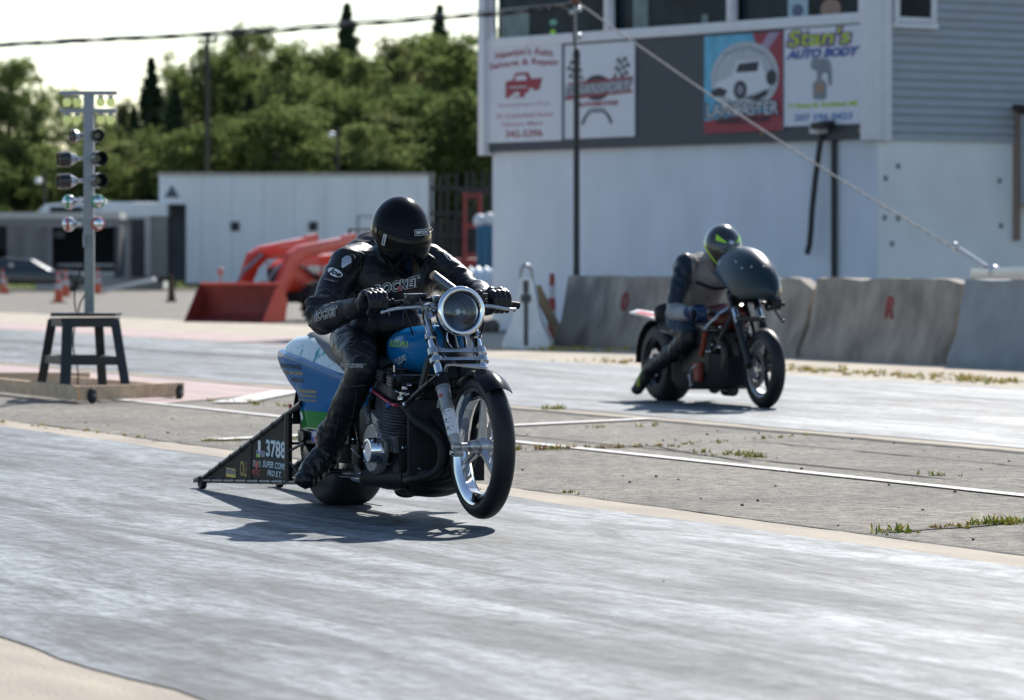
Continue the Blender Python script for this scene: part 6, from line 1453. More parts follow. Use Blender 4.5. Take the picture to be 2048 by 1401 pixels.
r_, u_ = facing(None, 12, 10); outlined('ROCKET', spot(799, 572, -.02) * 1.0, r_, u_, .235, .050, body_o, PR)
r_, u_ = facing(None, 12, -18); outlined('ROCKET', spot(651, 628, -.44), r_, u_, .165, .045, body_o, PR)
r_, u_ = facing(None, 0, 0); outlined('ROCKET', spot(705, 731, -.28), r_, u_, .13, .018, body_o, PR)
r_, u_ = facing(None, -25, -10); on_body('shoulder_badge', LABEL, '', spot(669, 546, -.30), r_, u_, .075, .034, body_o, PR, shape=[ngon(0, 0, 1)]); on_body('badge_lettering', LEA, 'Joe', spot(669, 547, -.30), r_, u_, .062, .030, body_o, PR, shear=.3, offset=.03, lift=.0042)
r_, u_ = facing(None, -12, -10); on_body('arm_patch', pm('patch_dark_red', (.06, .02, .025), .6), '', spot(666, 561, -.30), r_, u_, .072, .017, body_o, PR, shape=[[(0, .3), (.05, 1), (1, .7), (.95, 0)]]); on_body('patch_lettering', LGREYT, 'ballistic series', spot(664, 561, -.30), r_, u_, .05, .007, body_o, PR, lift=.0042)
r_, u_ = facing(None, -70, 30); on_body('shoulder_badge', LABEL, '', spot(911, 512, .27), r_, u_, .050, .024, body_o, PR, shape=[ngon(0, 0, 1)]); on_body('badge_lettering', LEA, 'Joe', spot(911, 512, .27), r_, u_, .04, .02, body_o, PR, shear=.3, offset=.03, lift=.0042)
# shoulder armour with bright inserts
ARM = pm('armour_silver', (.46, .48, .52), .3, metal=.5, var=.06)
for s, c, n_ in ((-1, spot(689, 519, -.255), Vector((.72, -.52, .46))), (1, spot(880, 486, .21), Vector((.45, .35, .82)))):
    n_.normalize(); bv = BVHTree.FromBMesh(target_bm(body_o)); h_ = bv.ray_cast(c + n_ * .3, -n_); c = h_[0] if h_[0] else c
    q = n_.to_track_quat('Z', 'Y'); b = MB()
    pts = [(.0, .048), (.022, .050), (.034, .038), (.034, .012), (.020, -.034), (-.004, -.044), (-.024, -.030), (-.030, .010), (-.022, .038)]
    rings = []
    for k, (sc_, up_) in enumerate(((1, -.012), (1, .003), (.86, .008), (.7, .0085))): rings.append([c + q @ Vector((x * sc_, y * sc_, up_ - (x * x + y * y) * 3.0)) for x, y in pts])
    b.rings(rings); cup = b.build('shoulder_armour', BLKM, PR, smooth=50)
    ins = [(-.022, .018), (-.006, .034), (.014, .034), (.024, .018), (.024, .0), (-.012, -.030), (-.020, -.020)]
    b = MB(); rings = [[c + q @ Vector((x * sc_, y * sc_, up_ - (x * x + y * y) * 2.0)) for x, y in ins] for sc_, up_ in ((1, .004), (1, .012), (.85, .0145))]; b.rings(rings); b.build('insert', ARM if s < 0 else BLK, cup, smooth=50)
# seams and zip: thin ridges laid on the leather
BV = BVHTree.FromBMesh(target_bm(body_o))
def seam(P, r=.0016, name='seam', mat=None, yaw=0):
    N = Vector((math.cos(R(-22 + yaw)), math.sin(R(-22 + yaw)), .05)).normalized(); Q = []
    P = [Vector(p) for p in P]
    for a, c in zip(P[:-1], P[1:]):
        for i in range(14):
            p = a.lerp(c, i / 14); h_ = BV.ray_cast(p + N * .4, -N)
            if h_[0]: Q.append(h_[0] + h_[1] * .0008)
    if len(Q) > 4: MB().tube(Q, r, 5, smooth=1).build(name, mat or BLKM, PR)
SEAM = pm('seam_thread', (.05, .052, .058), .4)
def ps(*q): return [spot(a, c, l_) for a, c, l_ in q]
seam(ps((722, 505, -.2), (718, 540, -.2), (728, 580, -.2), (735, 620, -.15)), mat=SEAM); seam(ps((722, 505, -.2), (700, 560, -.25), (665, 590, -.3)), mat=SEAM)
seam(ps((655, 580, -.3), (672, 592, -.3), (700, 600, -.3)), mat=SEAM); seam(ps((640, 612, -.38), (680, 606, -.38), (700, 612, -.36)), mat=SEAM); seam(ps((625, 655, -.4), (660, 664, -.4), (700, 650, -.38)), mat=SEAM)
seam(ps((868, 500, .15), (872, 540, .15), (865, 580, .1)), mat=SEAM, yaw=20); seam(ps((805, 585, -.02), (806, 620, -.02), (804, 655, -.02)), .003, 'zip', SEAM)
seam(ps((700, 700, -.22), (735, 712, -.22), (752, 735, -.2)), mat=SEAM); seam(ps((672, 765, -.28), (700, 775, -.28), (735, 770, -.24)), mat=SEAM); seam(ps((690, 780, -.28), (680, 830, -.29), (668, 880, -.3)), mat=SEAM); seam(ps((715, 780, -.26), (705, 830, -.28), (690, 880, -.29)), mat=SEAM)
for zz in (0, 1, 2, 3): seam(ps((738 + zz * 2, 640 + zz * 7, -.12), (752 + zz, 642 + zz * 7, -.12)), mat=SEAM)
# helmet lettering
r_, u_ = facing(None, 3, 12, -5); c = spot(838, 464, .04)
on_body('helmet_badge', LABEL, '', c, r_, u_, .066, .027, hm, hm, shape=[[(-1, -.8), (-.9, -1), (.9, -1), (1, -.8), (1, .8), (.9, 1), (-.9, 1), (-1, .8)]], lift=.0055); on_body('helmet_badge', GLOSSB, '', c, r_, u_, .062, .023, hm, hm, shape=[[(-1, -.8), (-.9, -1), (.9, -1), (1, -.8), (1, .8), (.9, 1), (-.9, 1), (-1, .8)]], lift=.0062)
on_body('helmet_lettering', LABEL, 'SIMPSON', c, r_, u_, .055, .015, hm, hm, offset=.02, lift=.0072)
r_, u_ = facing(None, 72, -45); c = spot(769, 480, -.12)
on_body('helmet_badge', LABEL, '', c, r_, u_, .050, .018, hm, hm, shape=[[(-1, -.8), (-.9, -1), (.9, -1), (1, -.8), (1, .8), (.9, 1), (-.9, 1), (-1, .8)]], lift=.0055); on_body('helmet_lettering', INK, 'SIMPSON', c, r_, u_, .044, .011, hm, hm, offset=.02, lift=.0066)
MB().tube([(.80, -.02, 1.04), (.80, -.02, 1.02)], .006).build('red_zip_pull', BADGE_R, PR)
# ================================================================ SECOND MOTORCYCLE
g2 = ground(1335, 803); F2 = Frame(g2); L2 = F2.L
B2 = thing('drag_motorcycle', 'black drag motorcycle with a round dark bubble fairing in the far lane', 'motorcycle', g2, TROT)
ra = Vector((0, 0, .322)); FA2 = Vector((1.85, 0, .312))
t = torus_tyre(ra, .322, .125, rim=.20, sq=.65, seg=64); rw = t.build('rear_wheel', SLICK, B2, smooth=60)
rim_mb(ra, .195, .11).build('rim', BLK, rw)
for k in range(5): spoke_mb(ra, .6 + k * 2 * math.pi / 5, .04, .19, .022, .014, .02, .012).build('spoke', BLK, rw)
disc_mb(ra, -.11, .11, .07).build('brake_disc', ALU, rw)
t = torus_tyre(FA2, .312, .058, rim=.232, sq=.1, seg=80); fw = t.build('front_wheel', TYRE, B2, smooth=60)
rim_mb(FA2, .230, .045).build('rim', CAST, fw, smooth=40)
for k in range(5): spoke_mb(FA2, R(-68) + k * 2 * math.pi / 5, .03, .212, .020, .013, .02, .012).build('spoke', BLK, fw)
MB().cyl(FA2 + Vector((0, -.075, 0)), FA2 + Vector((0, .075, 0)), .03).build('hub', ALU, fw)
for y in (-.07, .07): disc_mb(FA2, y, .15, .10).build('brake_disc', pm('dark_disc', (.10, .09, .09), .5, metal=.6), fw)
TP2 = Vector((1.46, 0, .86)); D2 = (FA2 + Vector((-.03, 0, 0)) - TP2).normalized()
for s in (-1, 1):
    a = lambda d: TP2 + D2 * d + Vector((0, s * .105, 0))
    MB().cyl(a(-.05), a(.30), .024, seg=20).build('fork_tube', CHROME, B2); b = MB(); b.cyl(a(-.06), a(.10), .031, seg=18); b.build('fork_cap', BLK, B2)
    b = MB(); b.cyl(a(.24), a(.62), .030, seg=20); b.cyl(a(.24), a(.27), .034, seg=20); b.build('fork_slider', pm('fork_dark', (.03, .033, .037), .5, metal=.5), B2)
    b = MB(); b.box(FA2 + Vector((-.13, s * .08, .05)), (.07, .04, .11), bevel=.01); b.build('front_caliper', BLKM, B2)
b = MB(); b.box(TP2 + Vector((0, 0, .02)), (.07, .25, .03), bevel=.005); b.box(TP2 + D2 * .2, (.07, .25, .04), bevel=.005); b.build('fork_yoke', BLK, B2)
# engine, belly pan, tank, seat, tail
b = MB(); b.box((1.0, 0, .42), (.52, .42, .34), bevel=.04); b.box((.75, 0, .33), (.3, .36, .3), bevel=.04); b.box((1.02, 0, .60), (.34, .38, .12), bevel=.03); eg = b.build('engine', FIN, B2)
for k in range(6): MB().rings([[(1.02 + .19 * cx_, .22 * cy_, .50 + k * .025) for cx_, cy_ in ((1, 1), (-1, 1), (-1, -1), (1, -1))], [(1.02 + .19 * cx_, .22 * cy_, .506 + k * .025) for cx_, cy_ in ((1, 1), (-1, 1), (-1, -1), (1, -1))]]).build('cooling_fin', FINE_, eg)
b = MB(); b.rings([[(x, -w_, z1), (x, -w_, z0 + .05), (x, -w_ * .8, z0), (x, w_ * .8, z0), (x, w_, z0 + .05), (x, w_, z1)] for x, w_, z0, z1 in ((.42, .15, .14, .30), (.55, .19, .115, .36), (1.0, .20, .125, .40), (1.35, .19, .14, .42), (1.48, .14, .17, .40))]); b.build('belly_pan', BLKM, B2, smooth=40)
MB().cyl((1.24, -.05, .13), (1.38, -.05, .13), .05).build('exhaust_outlet', BLK, B2)
b = MB(); b.rings([superring(*k, e=2.6, flat=.2) for k in [(.86, .03, .72, .03), (.90, .11, .71, .07), (1.0, .15, .70, .10), (1.15, .16, .70, .115), (1.3, .14, .71, .11), (1.4, .09, .72, .08), (1.43, .03, .73, .03)]]); b.build('fuel_tank', pm('deep_red_paint', (.09, .012, .012), .3), B2, smooth=180)
b = MB(); b.rings([superring(*k, e=2.4) for k in [(.02, .08, .64, .03), (.08, .12, .63, .06), (.35, .13, .57, .06), (.65, .12, .56, .06), (.9, .10, .60, .06)]]); b.build('seat', BLKM, B2, smooth=60)
b = MB(); b.rings([superring(*k, e=2.4) for k in [(-.02, .10, .66, .02), (.02, .13, .72, .09), (.10, .12, .72, .10), (.16, .07, .68, .06)]]); b.build('seat_stop', BLKM, B2, smooth=60)
tz = L2(1275, 624, 0).z
b = MB(); b.rings([[(x, -w_, tz + dz), (x, 0, tz + dz + .02), (x, w_, tz + dz), (x, w_, tz + dz - .015), (x, -w_, tz + dz - .015)] for x, w_, dz in ((-.62, .07, .0), (-.55, .10, .0), (-.3, .12, -.015), (-.05, .12, -.04), (.02, .11, -.06))]); tl_ = b.build('tail_plate', pm('tail_white', (.62, .58, .58), .4, coat=.3), B2, smooth=40)
b = MB(); b.rings([[(x, -w_, tz + dz + .003), (x, -w_ * .4, tz + dz + .018)] for x, w_, dz in ((-.42, .112, -.008), (-.2, .121, -.025), (-.02, .116, -.05))], closed=False, cap=False); b.build('red_stripe', BADGE_R, tl_)
MB().tube([(-.25, 0, tz - .03), (-.1, 0, .62), (.1, 0, .56)], .02).build('tail_bracket', BLK, B2)
b = MB(); rings = []
for i in range(12):
    a = R(62) + R(120) * i / 11; rings.append([ra + Vector((math.cos(a) * .345, y, math.sin(a) * .345)) for y in (-.135, -.13, 0, .13, .135)])
b.rings(rings, closed=False, cap=False); b.build('rear_mudguard', BLKM, B2, solid=.004)
for s in (-1, 1):
    b = MB(); b.box((.25, s * .14, .35), (.6, .03, .06), rot=(0, R(-8), 0), bevel=.006); b.build('swingarm', BLKM, B2)
    MB().tube([(1.44, s * .03, .8), (1.38, s * .14, .6), (1.3, s * .17, .4), (.8, s * .17, .36), (.55, s * .15, .5)], .018, 10, smooth=2).build('frame_tube', BLK, B2)
    MB().tube([(1.45, s * .03, .82), (1.0, s * .13, .64), (.6, s * .13, .55), (.1, s * .10, .58)], .016, 10, smooth=1).build('frame_rail', BLK, B2)
    MB().cyl((-.0, s * .12, .322), (0, s * .17, .322), .022, seg=8).build('axle_nut', CAST, B2)
ORM = pm('orange_part', (.22, .035, .015), .5, var=.2); b = MB(); c = L2(1396, 745, -.23); b.box(c, (.10, .05, .15), bevel=.015); b.build('orange_canister', ORM, B2)
MB().tube([L2(1410, 665, -.22), L2(1407, 690, -.22), L2(1402, 712, -.22)], .02, 10).build('orange_hose', ORM, B2)
MB().tube([c + Vector((-.08, -.03, -.12)), c + Vector((-.07, -.04, .02)), c + Vector((.05, -.04, .05))], .006, 8, smooth=2).build('silver_hose', ALU, B2)
MB().tube([L2(1378, 750, -.24), L2(1385, 772, -.24)], .012).build('footrest', CAST, B2)
for (px, py, l_, r_) in ((1438, 695, -.22, .012), (1420, 703, -.2, .010), (1414, 704, -.23, .010), (1500, 665, .0, .014), (1440, 655, -.2, .010), (1424, 690, -.22, .008)): MB().sphere(L2(px, py, l_), r_, 10, 8).build('bolt', CHROME, B2)
for i, y in enumerate((-.15, -.05, .05, .15)): MB().tube([(1.25, y, .55), (1.38, y, .50), (1.45, y, .40), (1.40, y, .28), (1.25, y * .5, .2)], .022, 12, smooth=2).build('exhaust_header', pm('heat_brown_pipe', (.07, .05, .04), .5, metal=.4), B2)
# clip-on bars and levers
h2R, h2L = L2(1402, 628, -.30), L2(1548, 607, .24); h2R.x = 1.40 - .02; h2L.x = 1.40
def sideplace(px, py, s):
    k = (px - CX) / FPX; l_ = (k * (g2.y + s * TU.y) - g2.x - s * TU.x) / (TN.x - k * TN.y); D = g2.y + l_ * TN.y + s * TU.y; return Vector((s, l_, CAM_H - (py - HORIZ) / FPX * D))
h2R = sideplace(1400, 630, 1.32); h2L = sideplace(1550, 609, 1.36)
for s, h in ((-1, h2R), (1, h2L)):
    MB().cyl(h + Vector((.0, -s * .11, .01)), h + Vector((0, s * .07, -.0)), .014).build('clip_on_bar', BLK, B2); MB().cyl((TP2.x, s * .10, h.z + .02), h + Vector((0, -s * .11, .01)), .014).build('bar_riser', BLK, B2)
    MB().cyl(h + Vector((0, -s * .06, .005)), h + Vector((0, s * .08, -.0)), .018).build('grip', BLKM, B2)
q = [sideplace(1437, 628, 1.42), sideplace(1432, 636, 1.43), sideplace(1420, 644, 1.43), sideplace(1410, 657, 1.42)]
b = MB(); b.tube(q, .010, 10, smooth=2); b.sphere(q[-1], .014, 10, 8); b.build('brake_lever', ALU, B2)
q = [sideplace(1545, 612, 1.45), sideplace(1556, 632, 1.46), sideplace(1566, 643, 1.46)]; b = MB(); b.tube(q, .009, 10, smooth=1); b.sphere(q[-1], .014, 10, 8); b.build('clutch_lever', BLK, B2); 
MB().tube([sideplace(1436, 630, 1.40), sideplace(1455, 618, 1.42), sideplace(1470, 600, 1.42)], .014, 10).build('bar_clamp', ALU, B2)
# bubble fairing
b = MB(); rings = []; S0, S1 = 1.30, 2.02
for i in range(27):
    x = i / 26; x = 1 - (1 - x) ** 1.6; s_ = S0 + (S1 - S0) * x; w_ = .205 * max(0, 1 - x ** 2.6) ** .5; h_ = .435 * max(0, 1 - x ** 2.2) ** .60; ring = []
    base = .83 + .03 * x
    for k in range(41):
        ph = R(-90 + 180 * k / 40); lo = 0
        y = w_ * math.copysign(abs(math.sin(ph)) ** .85, math.sin(ph)); z = base + h_ * max(0, math.cos(ph)) ** .9
        if x < .62: z = max(z, base + (.62 - x) * .40)
        ring.append((s_ + .03 * math.cos(ph), y, z))
    rings.append(ring)
b.rings(rings, closed=False, cap=False); fr2 = b.build('bubble_fairing', pm('fairing_grey', (.014, .026, .034), .28, spec=.3, coat=.08, var=.12, scale=3), B2, smooth=180, solid=.004)
bv = BVHTree.FromBMesh(target_bm(fr2))
for px, py in ((1472, 524), (1484, 537), (1503, 534), (1528, 533), (1540, 535), (1551, 541)):
    o_ = L2(px, py, 0); o_.x = 1.7; dv = Vector((math.cos(ALPHA - .0) * 0 + 1, 0, 0)); ro = sideplace(px, py, 2.6); vd = (sideplace(px, py, 1.0) - ro).normalized(); h_ = bv.ray_cast(ro, vd)
    if h_[0]: MB().sphere(h_[0], .008, 10, 8).build('fairing_screw', CHROME, fr2)
b = MB(); b.box((1.42, 0, .90), (.06, .22, .16), bevel=.02); b.build('dash', BLKM, B2)
MB().tube([(1.42, 0, .9), (1.6, .1, .95), (1.65, .2, .9)], .008).build('fairing_stay', BLK, B2)
# ---------------------------------------------------------------- second rider
PR2 = thing('person', 'rider in navy sleeved jacket and black helmet with lime flashes on the far motorcycle', 'person', g2, TROT)
NAVY = leather('navy_leather', (.006, .014, .030), .42, .5); PALE = leather('pale_grey_leather', (.30, .31, .33), .5, .4); BEIGE = leather('beige_textile', (.27, .25, .24), .75, .3); JEAN = leather('denim', (.035, .065, .11), .8, .5); GB = leather('blue_glove', (.010, .035, .10), .45, .5)
eR, eL = (.90, -.345, .74), (1.0, .33, .86); sR, sL = (.82, -.20, 1.12), (.84, .20, 1.12)
wR2 = h2R + Vector((-.13, -.01, .02)); wL2 = h2L + Vector((-.12, -.0, .04))
P = [ell((.46, 0, .70), (.16, .165, .13)), chain(((.48, 0, .72), .15), ((.60, 0, .88), .16), ((.76, 0, 1.04), .16), sc=(1, 1.22, 1)), ell((.76, 0, 1.06), (.13, .215, .14), (0, R(35), 0)), ell((.62, 0, 1.10), (.13, .17, .09), (0, R(-45), 0)),
     chain(((.82, 0, 1.12), .085), ((.95, 0, 1.22), .08)),
     chain((sR, .088), ((.85, -.27, .98), .074), ((.88, -.31, .86), .068), (eR, .062)), chain((eR, .062), ((1.05, -.32, .735), .052), (wR2, .038)),
     chain((sL, .088), ((.9, .28, 1.0), .074), (eL, .062)), chain((eL, .060), ((1.15, .29, .86), .05), (wL2, .038)),
     chain(((.46, -.10, .69), .12), ((.66, -.18, .64), .10), ((.86, -.235, .585), .083), ((.98, -.25, .55), .075)), chain(((.98, -.25, .54), .075), ((.75, -.265, .43), .066), ((.45, -.275, .33), .056), ((.26, -.28, .26), .05)),
     chain(((.46, .10, .69), .12), ((.66, .18, .64), .10), ((.86, .235, .585), .083), ((.98, .25, .55), .075)), chain(((.98, .25, .54), .075), ((.75, .265, .43), .066), ((.45, .275, .33), .056), ((.26, .28, .26), .05))]
bo2 = blob('body', P, JEAN, PR2, .011, 5, wrinkle(.009, 11, 6))
def clothes(name, test, mat, push): return split_off(bo2, test, name, mat, push, PR2)
tor = lambda p: (p.z > .66 and abs(p.y) < .20 + max(0, (p.z - 1.0)) * .1 and p.x < 1.02 - 0 and not (p.z < .74 and p.x > .62))
clothes('knee_armour', lambda p: (p.z < .60 and p.x > .62) or p.z < .40 or (p.z < .47 and p.x > .5), LEA, .008)
clothes('vest', lambda p: tor(p) and (p.z > .78 or p.x < .62), BEIGE, .004)
for sg in (-1, 1): clothes('upper_sleeve', lambda p: p.y * sg >= .19 and p.z > .81 and p.x < .98, NAVY, .006)
for sg in (-1, 1): clothes('forearm_sleeve', lambda p: p.y * sg >= .19 and p.z > .66 and (p.z <= .815 or p.x >= .975) and (p.x > .80) and p.z > .665, PALE, .005)
MB().tube([(.93, -.17, .98), (1.0, -.05, .93), (1.0, .05, .93), (.95, .17, .98)], .014, 8, smooth=1).build('chest_strap', BLKM, PR2)
bd = blob('backpack_hump', [ell((.55, -.02, 1.08), (.13, .14, .08), (0, R(-48), 0))], pm('brown_fabric', (.045, .035, .032), .8, bump=.2), PR2, .01, 5)
c = Vector((.80, -.275, 1.10)); MB().sphere(c, (.05, .035, .05), 16, 10).build('shoulder_guard', PALE, PR2)
for s, h, w_ in ((-1, h2R, wR2), (1, h2L, wL2)):
    Pp = hand_prims(h, s, sc=1.25); pw = h + Vector((-.075, 0, .02)); Pp.append(chain((pw, .034), (Vector(w_), .040), (Vector(w_) + (Vector(w_) - pw) * .8, .048)))
    gl = blob('glove', Pp, GB if s < 0 else GLV, PR2, .005, 3); MB().box(h + Vector((-.02, 0, .072)), (.035, .09, .010), rot=(0, R(-25), 0), bevel=.004).build('knuckle_guard', ALU if s > 0 else GB, gl)
BT2 = pm('boot_black', (.014, .016, .018), .5)
for s in (-1, 1):
    an = Vector((.25, s * .28, .25)); toe = Vector((.17, s * .345, .105)); hl_ = Vector((.17, s * .27, .19)); P = [chain((an + Vector((.08, 0, .06)), .056), (an, .056), (an.lerp(toe, .5), .054), (toe, .046)), chain((hl_, .04), (an, .05)), ell(toe, (.06, .05, .042))]
    bo3 = blob('boot', P, BT2, PR2, .008, 4)
    if s < 0: split_off(bo3, lambda p: abs((p.x - .23) - (p.z - .2) * .1) < .014 and p.y < -.30 and p.z > .13, 'lime_flash', pm('lime_flash', (.30, .42, .05), .6), .003)
HC1 = HC; EGGK[0] = 1.1; HC = L2(1445, 496, .0) + Vector((.0, 0, .01)); HC.x = 1.08
LIMEG = pm('lime_gloss', (.42, .85, .02), .3, coat=.5)
hm2 = egg_mb(0, 2 * math.pi, 0, 1, 56, 40, 0, True, ws).build('helmet', pm('helmet_charcoal', (.020, .022, .024), .22, coat=.7), PR2, smooth=70)
for v in hm2.data.vertices: pass
egg_mb(-1.1, 1.1, 0, 1, 30, 16, .003, False, lambda az, f: -.62 + .60 * f - .1 * abs(az)).build('visor', pm('visor_open_dark', (.02, .015, .014), .2), hm2, smooth=70, solid=.003)
for a0, a1, f0, f1 in ((-.85, -.26, .12, .42), (.26, .85, .12, .42)):
    egg_mb(a0, a1, 0, 1, 10, 8, .004, False, (lambda az, f, a0=a0, a1=a1: (.06 + .30 * abs(az) / .75) + (f - .5) * .42 * (abs(az) - .2))).build('lime_flash', LIMEG, hm2, smooth=70, solid=.002)
egg_mb(-1.62, -1.15, 0, 1, 10, 26, .004, False, (lambda az, f: -.85 + .95 * f - (az + 1.15) * -.25)).build('lime_flash', LIMEG, hm2, smooth=70, solid=.002) if False else None
b = MB(); 
rg = []
for i in range(24):
    f = i / 23; w = .10 - .82 * f; az = -1.62 + .75 * f ** 1.4; hw = .07 * (1 - .55 * f); rg.append([egg(az - hw, w, .004), egg(az + hw, w, .004)])
b.rings(rg, closed=False, cap=False); b.build('lime_flash', LIMEG, hm2, smooth=70, solid=.002)
rg = []
for i in range(10): az = -.16 + .32 * i / 9; e = .09 * math.sqrt(max(0, 1 - (az / .165) ** 2)); rg.append([egg(az, .17 - e, .005), egg(az, .17 + e, .005)])
b = MB(); b.rings(rg, closed=False, cap=False); b.build('brow_badge', ALU, hm2, smooth=70)
HC = HC1; EGGK[0] = 1.

# ================================================================ STARTING LIGHTS
DT_ = 35.4; pc = at(178, 700, DT_); XS = Vector((pc.x, DT_, 0))
ST = thing('starting_lights', 'grey starting light post with chrome lamps on a black stand and wooden trolley', 'starting lights', XS)
def lx(px): return at(px, 0, DT_).x - XS.x
def lz(py): return at(0, py, DT_).z
M_POST = pm('post_grey', (.30, .32, .35), .55, var=.08, scale=5); M_POST2 = pm('post_lower_grey', (.24, .26, .25), .6, var=.15, scale=5); M_FR = pm('stand_black', (.012, .016, .02), .5, var=.3); M_WOOD = pm('pine_timber', (.62, .44, .28), .75, var=.22, scale=7, stretch=(.25, 2, 2), bump=.2)
b = MB(); b.box((0, 0, (lz(470) + lz(188)) / 2), (lx(188) - lx(168), .09, lz(188) - lz(470)), bevel=.004); b.build('upper_post', M_POST, ST)
b = MB(); b.box((lx(179) , 0.005, (lz(470) + lz(627)) / 2), (.078, .08, lz(470) - lz(627)), bevel=.004); b.build('lower_post', M_POST2, ST)
b = MB(); b.tube([(lx(170), -.03, lz(462)), (lx(169), -.05, lz(480)), (lx(170), -.04, lz(495))], .012, 8); b.build('cable_gland', M_POST, ST)
for py in (186.5, 222): 
    b = MB(); b.box(((lx(120) + lx(234)) / 2, -.0, lz(py)), (lx(234) - lx(120), .10, .032), bevel=.003); b.build('crossbar', M_POST, ST)
BULB = leaf_mat('amber_green_bulb', (.80, .86, .50), (.92, .96, .62), .75); CHB = pm('lamp_chrome', (.75, .77, .78), .06, metal=1., rvar=.02)
for py in (205, 240):
    for px in (135, 155, 202, 222):
        b = MB(); b.sphere((lx(px), -.03, lz(py)), (.038, .038, .04), 18, 12); lm = b.build('stage_bulb', BULB, ST, smooth=60); MB().cyl((lx(px), -.03, lz(py) + .03), (lx(px), -.03, lz(py) + .055), .02, .022).build('socket', M_POST, lm)
for s, pxs in ((-1, 168), (1, 188)):
    for i, (py, kind) in enumerate(((272, 's'), (318, 'c'), (362, 'c'), (404, 'g'), (448, 'r'))):
        z = lz(py); ax = Vector((-.93, -.36, -.03)) if s < 0 else Vector((.42, -.9, .0)); ax.normalize(); o_ = Vector((lx(pxs), -.0, z)); L0 = .03 if s < 0 else .0
        if kind == 's': c = o_ + ax * (.05 if s < 0 else .04); rr_ = .052; ln = .035
        elif kind == 'c': c = o_ + ax * (.09 if s < 0 else .05) ; rr_ = .058; ln = .10
        else: c = o_ + ax * (.10 if s < 0 else .05); rr_ = .055; ln = .02
        q = MB(); q.cyl(o_, c, .014, .018, 12); q.lathe([(-.02, .012), (0, .03), (.03, rr_ * .8), (.055, rr_)], c - ax * .02, tuple(ax), 28, closed=False); lm = q.build('lamp', CHB, ST, smooth=60)
        if kind in 'sc': q = MB(); q.lathe([(0, rr_ * 1.0), (.0, rr_ * 1.08), (ln, rr_ * 1.06), (ln, rr_ * .98), (ln - .004, rr_ * .97), (.005, rr_ * .5), (.005, .001)], c + ax * .034, tuple(ax), 32, closed=False); q.build('hood', pm('hood_black', (.012, .013, .015), .25, coat=.6), lm, smooth=40)
        else:
            q = MB(); q.sphere(c + ax * .03, (rr_, rr_, rr_ * 1.1), 24, 16); q.build('chrome_bowl', CHB, lm, smooth=80)
            q = MB(); q.lathe([(.0, rr_ * 1.06), (.012, rr_ * 1.06), (.018, rr_ * .9), (.022, .001)], c + ax * .045, tuple(ax), 32, closed=False); q.build('lamp_glass', pm('green_glass', (.02, .35, .14), .12, coat=.5) if kind == 'g' else pm('red_glass', (.45, .05, .03), .12, coat=.5), lm, smooth=60)
# stand
def leg(p0, p1, w_, par=ST, mat=M_FR, nm='stand_leg', d_=.05):
    p0, p1 = Vector(p0), Vector(p1); d = (p1 - p0); b = MB(); M = d.to_track_quat('Z', 'Y').to_matrix().to_4x4()
    a = w_ / 2; ring = lambda p: [(p.x - a, p.y - d_ / 2, p.z), (p.x + a, p.y - d_ / 2, p.z), (p.x + a, p.y + d_ / 2, p.z), (p.x - a, p.y + d_ / 2, p.z)]
    b.rings([ring(p0), ring(p1)]); return b.build(nm, mat, par)
zt, zf = lz(640), .10
def on(px, D): return (px - CX) / FPX * D - XS.x
legs = [((on(105, 35.7), .3, zt), (on(84, 35.9), .45, zf)), ((on(133, 35.0), -.3, zt), (on(124, 34.7), -.45, zf)), ((on(204, 36.0), .3, zt), (on(213, 36.2), .45, zf)), ((on(231, 35.2), -.25, zt), (on(252, 35.0), -.40, zf))]
for p0, p1 in legs: leg(p0, p1, .088 if p0[1] < 0 and p0[0] < 0 else .075)
def rail(i, j, f, h_, nm='stand_rail'):
    a = Vector(legs[i][0]).lerp(Vector(legs[i][1]), f); c = Vector(legs[j][0]).lerp(Vector(legs[j][1]), f); d = c - a; b = MB(); e = Vector((d.y, -d.x, 0)).normalized() * .022
    b.rings([[a - e + Vector((0, 0, -h_ / 2)), a + e + Vector((0, 0, -h_ / 2)), a + e + Vector((0, 0, h_ / 2)), a - e + Vector((0, 0, h_ / 2))], [c - e + Vector((0, 0, -h_ / 2)), c + e + Vector((0, 0, -h_ / 2)), c + e + Vector((0, 0, h_ / 2)), c - e + Vector((0, 0, h_ / 2))]]); b.build(nm, M_FR, ST)
for i, j in ((1, 3), (0, 2), (0, 1), (2, 3)): rail(i, j, .60, .07); rail(i, j, .04, .07)
b = MB(); b.box(((lx(108) + lx(237)) / 2, 0, lz(629)), (lx(237) - lx(108), .56, .03), bevel=.004); b.box(((lx(125) + lx(238)) / 2, 0, lz(640)), (.44, .5, .03)); b.build('stand_top', M_FR, ST)
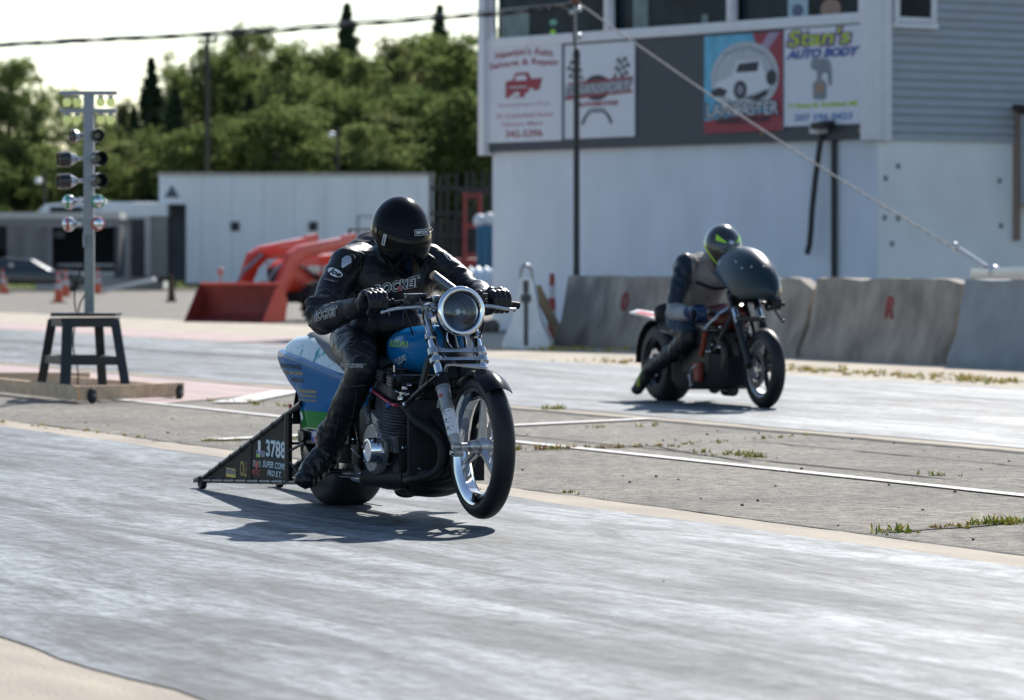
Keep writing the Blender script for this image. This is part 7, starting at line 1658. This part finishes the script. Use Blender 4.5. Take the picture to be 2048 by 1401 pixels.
MB().tube([(lx(152), .0, lz(625)), (lx(148), .0, lz(600)), (lx(152), 0, lz(560)), (lx(172), .0, lz(520)), (lx(174), -.02, lz(490))], .006, 8, smooth=2).build('loose_cable', BLKM, ST)
MB().tube([(lx(156), .0, lz(625)), (lx(160), .0, lz(606)), (lx(170), 0, lz(590)), (lx(174), .0, lz(575))], .006, 8, smooth=2).build('loose_cable', BLKM, ST)
MB().tube([(lx(150), .1, lz(640)), (lx(143), .1, lz(680)), (lx(146), .1, lz(712)), (lx(154), .1, lz(740)), (lx(153), .1, lz(775))], .006, 8, smooth=2).build('loose_cable', BLKM, ST)
# wooden trolley
def gx(px, py): p = ground(px, py); return Vector((p.x - XS.x, p.y - XS.y, 0))
A_, B_, C_, D_ = gx(165, 808), gx(364, 799), gx(-30, 786), gx(178, 781)
def beam(a, c, h_=.115, th=.045, z0=.025, nm='timber_beam'):
    d = (c - a).normalized(); e = Vector((-d.y, d.x, 0)) * th / 2; b = MB()
    b.rings([[a - e + Vector((0, 0, z0)), a + e + Vector((0, 0, z0)), a + e + Vector((0, 0, z0 + h_)), a - e + Vector((0, 0, z0 + h_))], [c - e + Vector((0, 0, z0)), c + e + Vector((0, 0, z0)), c + e + Vector((0, 0, z0 + h_)), c - e + Vector((0, 0, z0 + h_))]]); return b.build(nm, M_WOOD, ST)
beam(A_, B_); beam(A_ + (C_ - A_) * .02, C_, nm='timber_beam'); beam(gx(-30, 775), gx(180, 775), .11); beam(gx(355, 797), gx(140, 779), .09)
for p in (A_ + (B_ - A_) * .10 + Vector((0, -.05, 0)), B_ + Vector((-.02, -.05, 0))):
    q = MB(); d = (B_ - A_).normalized(); n_ = Vector((d.y, -d.x, 0)); q.lathe([(-.018, .012), (-.02, .05), (-.012, .062), (.012, .062), (.02, .05), (.018, .012)], p + Vector((0, 0, .064)), tuple(Vector((1, -.35, 0)).normalized()), 28); w_ = q.build('caster_wheel', M_RUB, ST); MB().cyl(p + Vector((-.025, .0, .064)), p + Vector((.03, -.01, .064)), .014, seg=12).build('hub', M_GREY, w_)
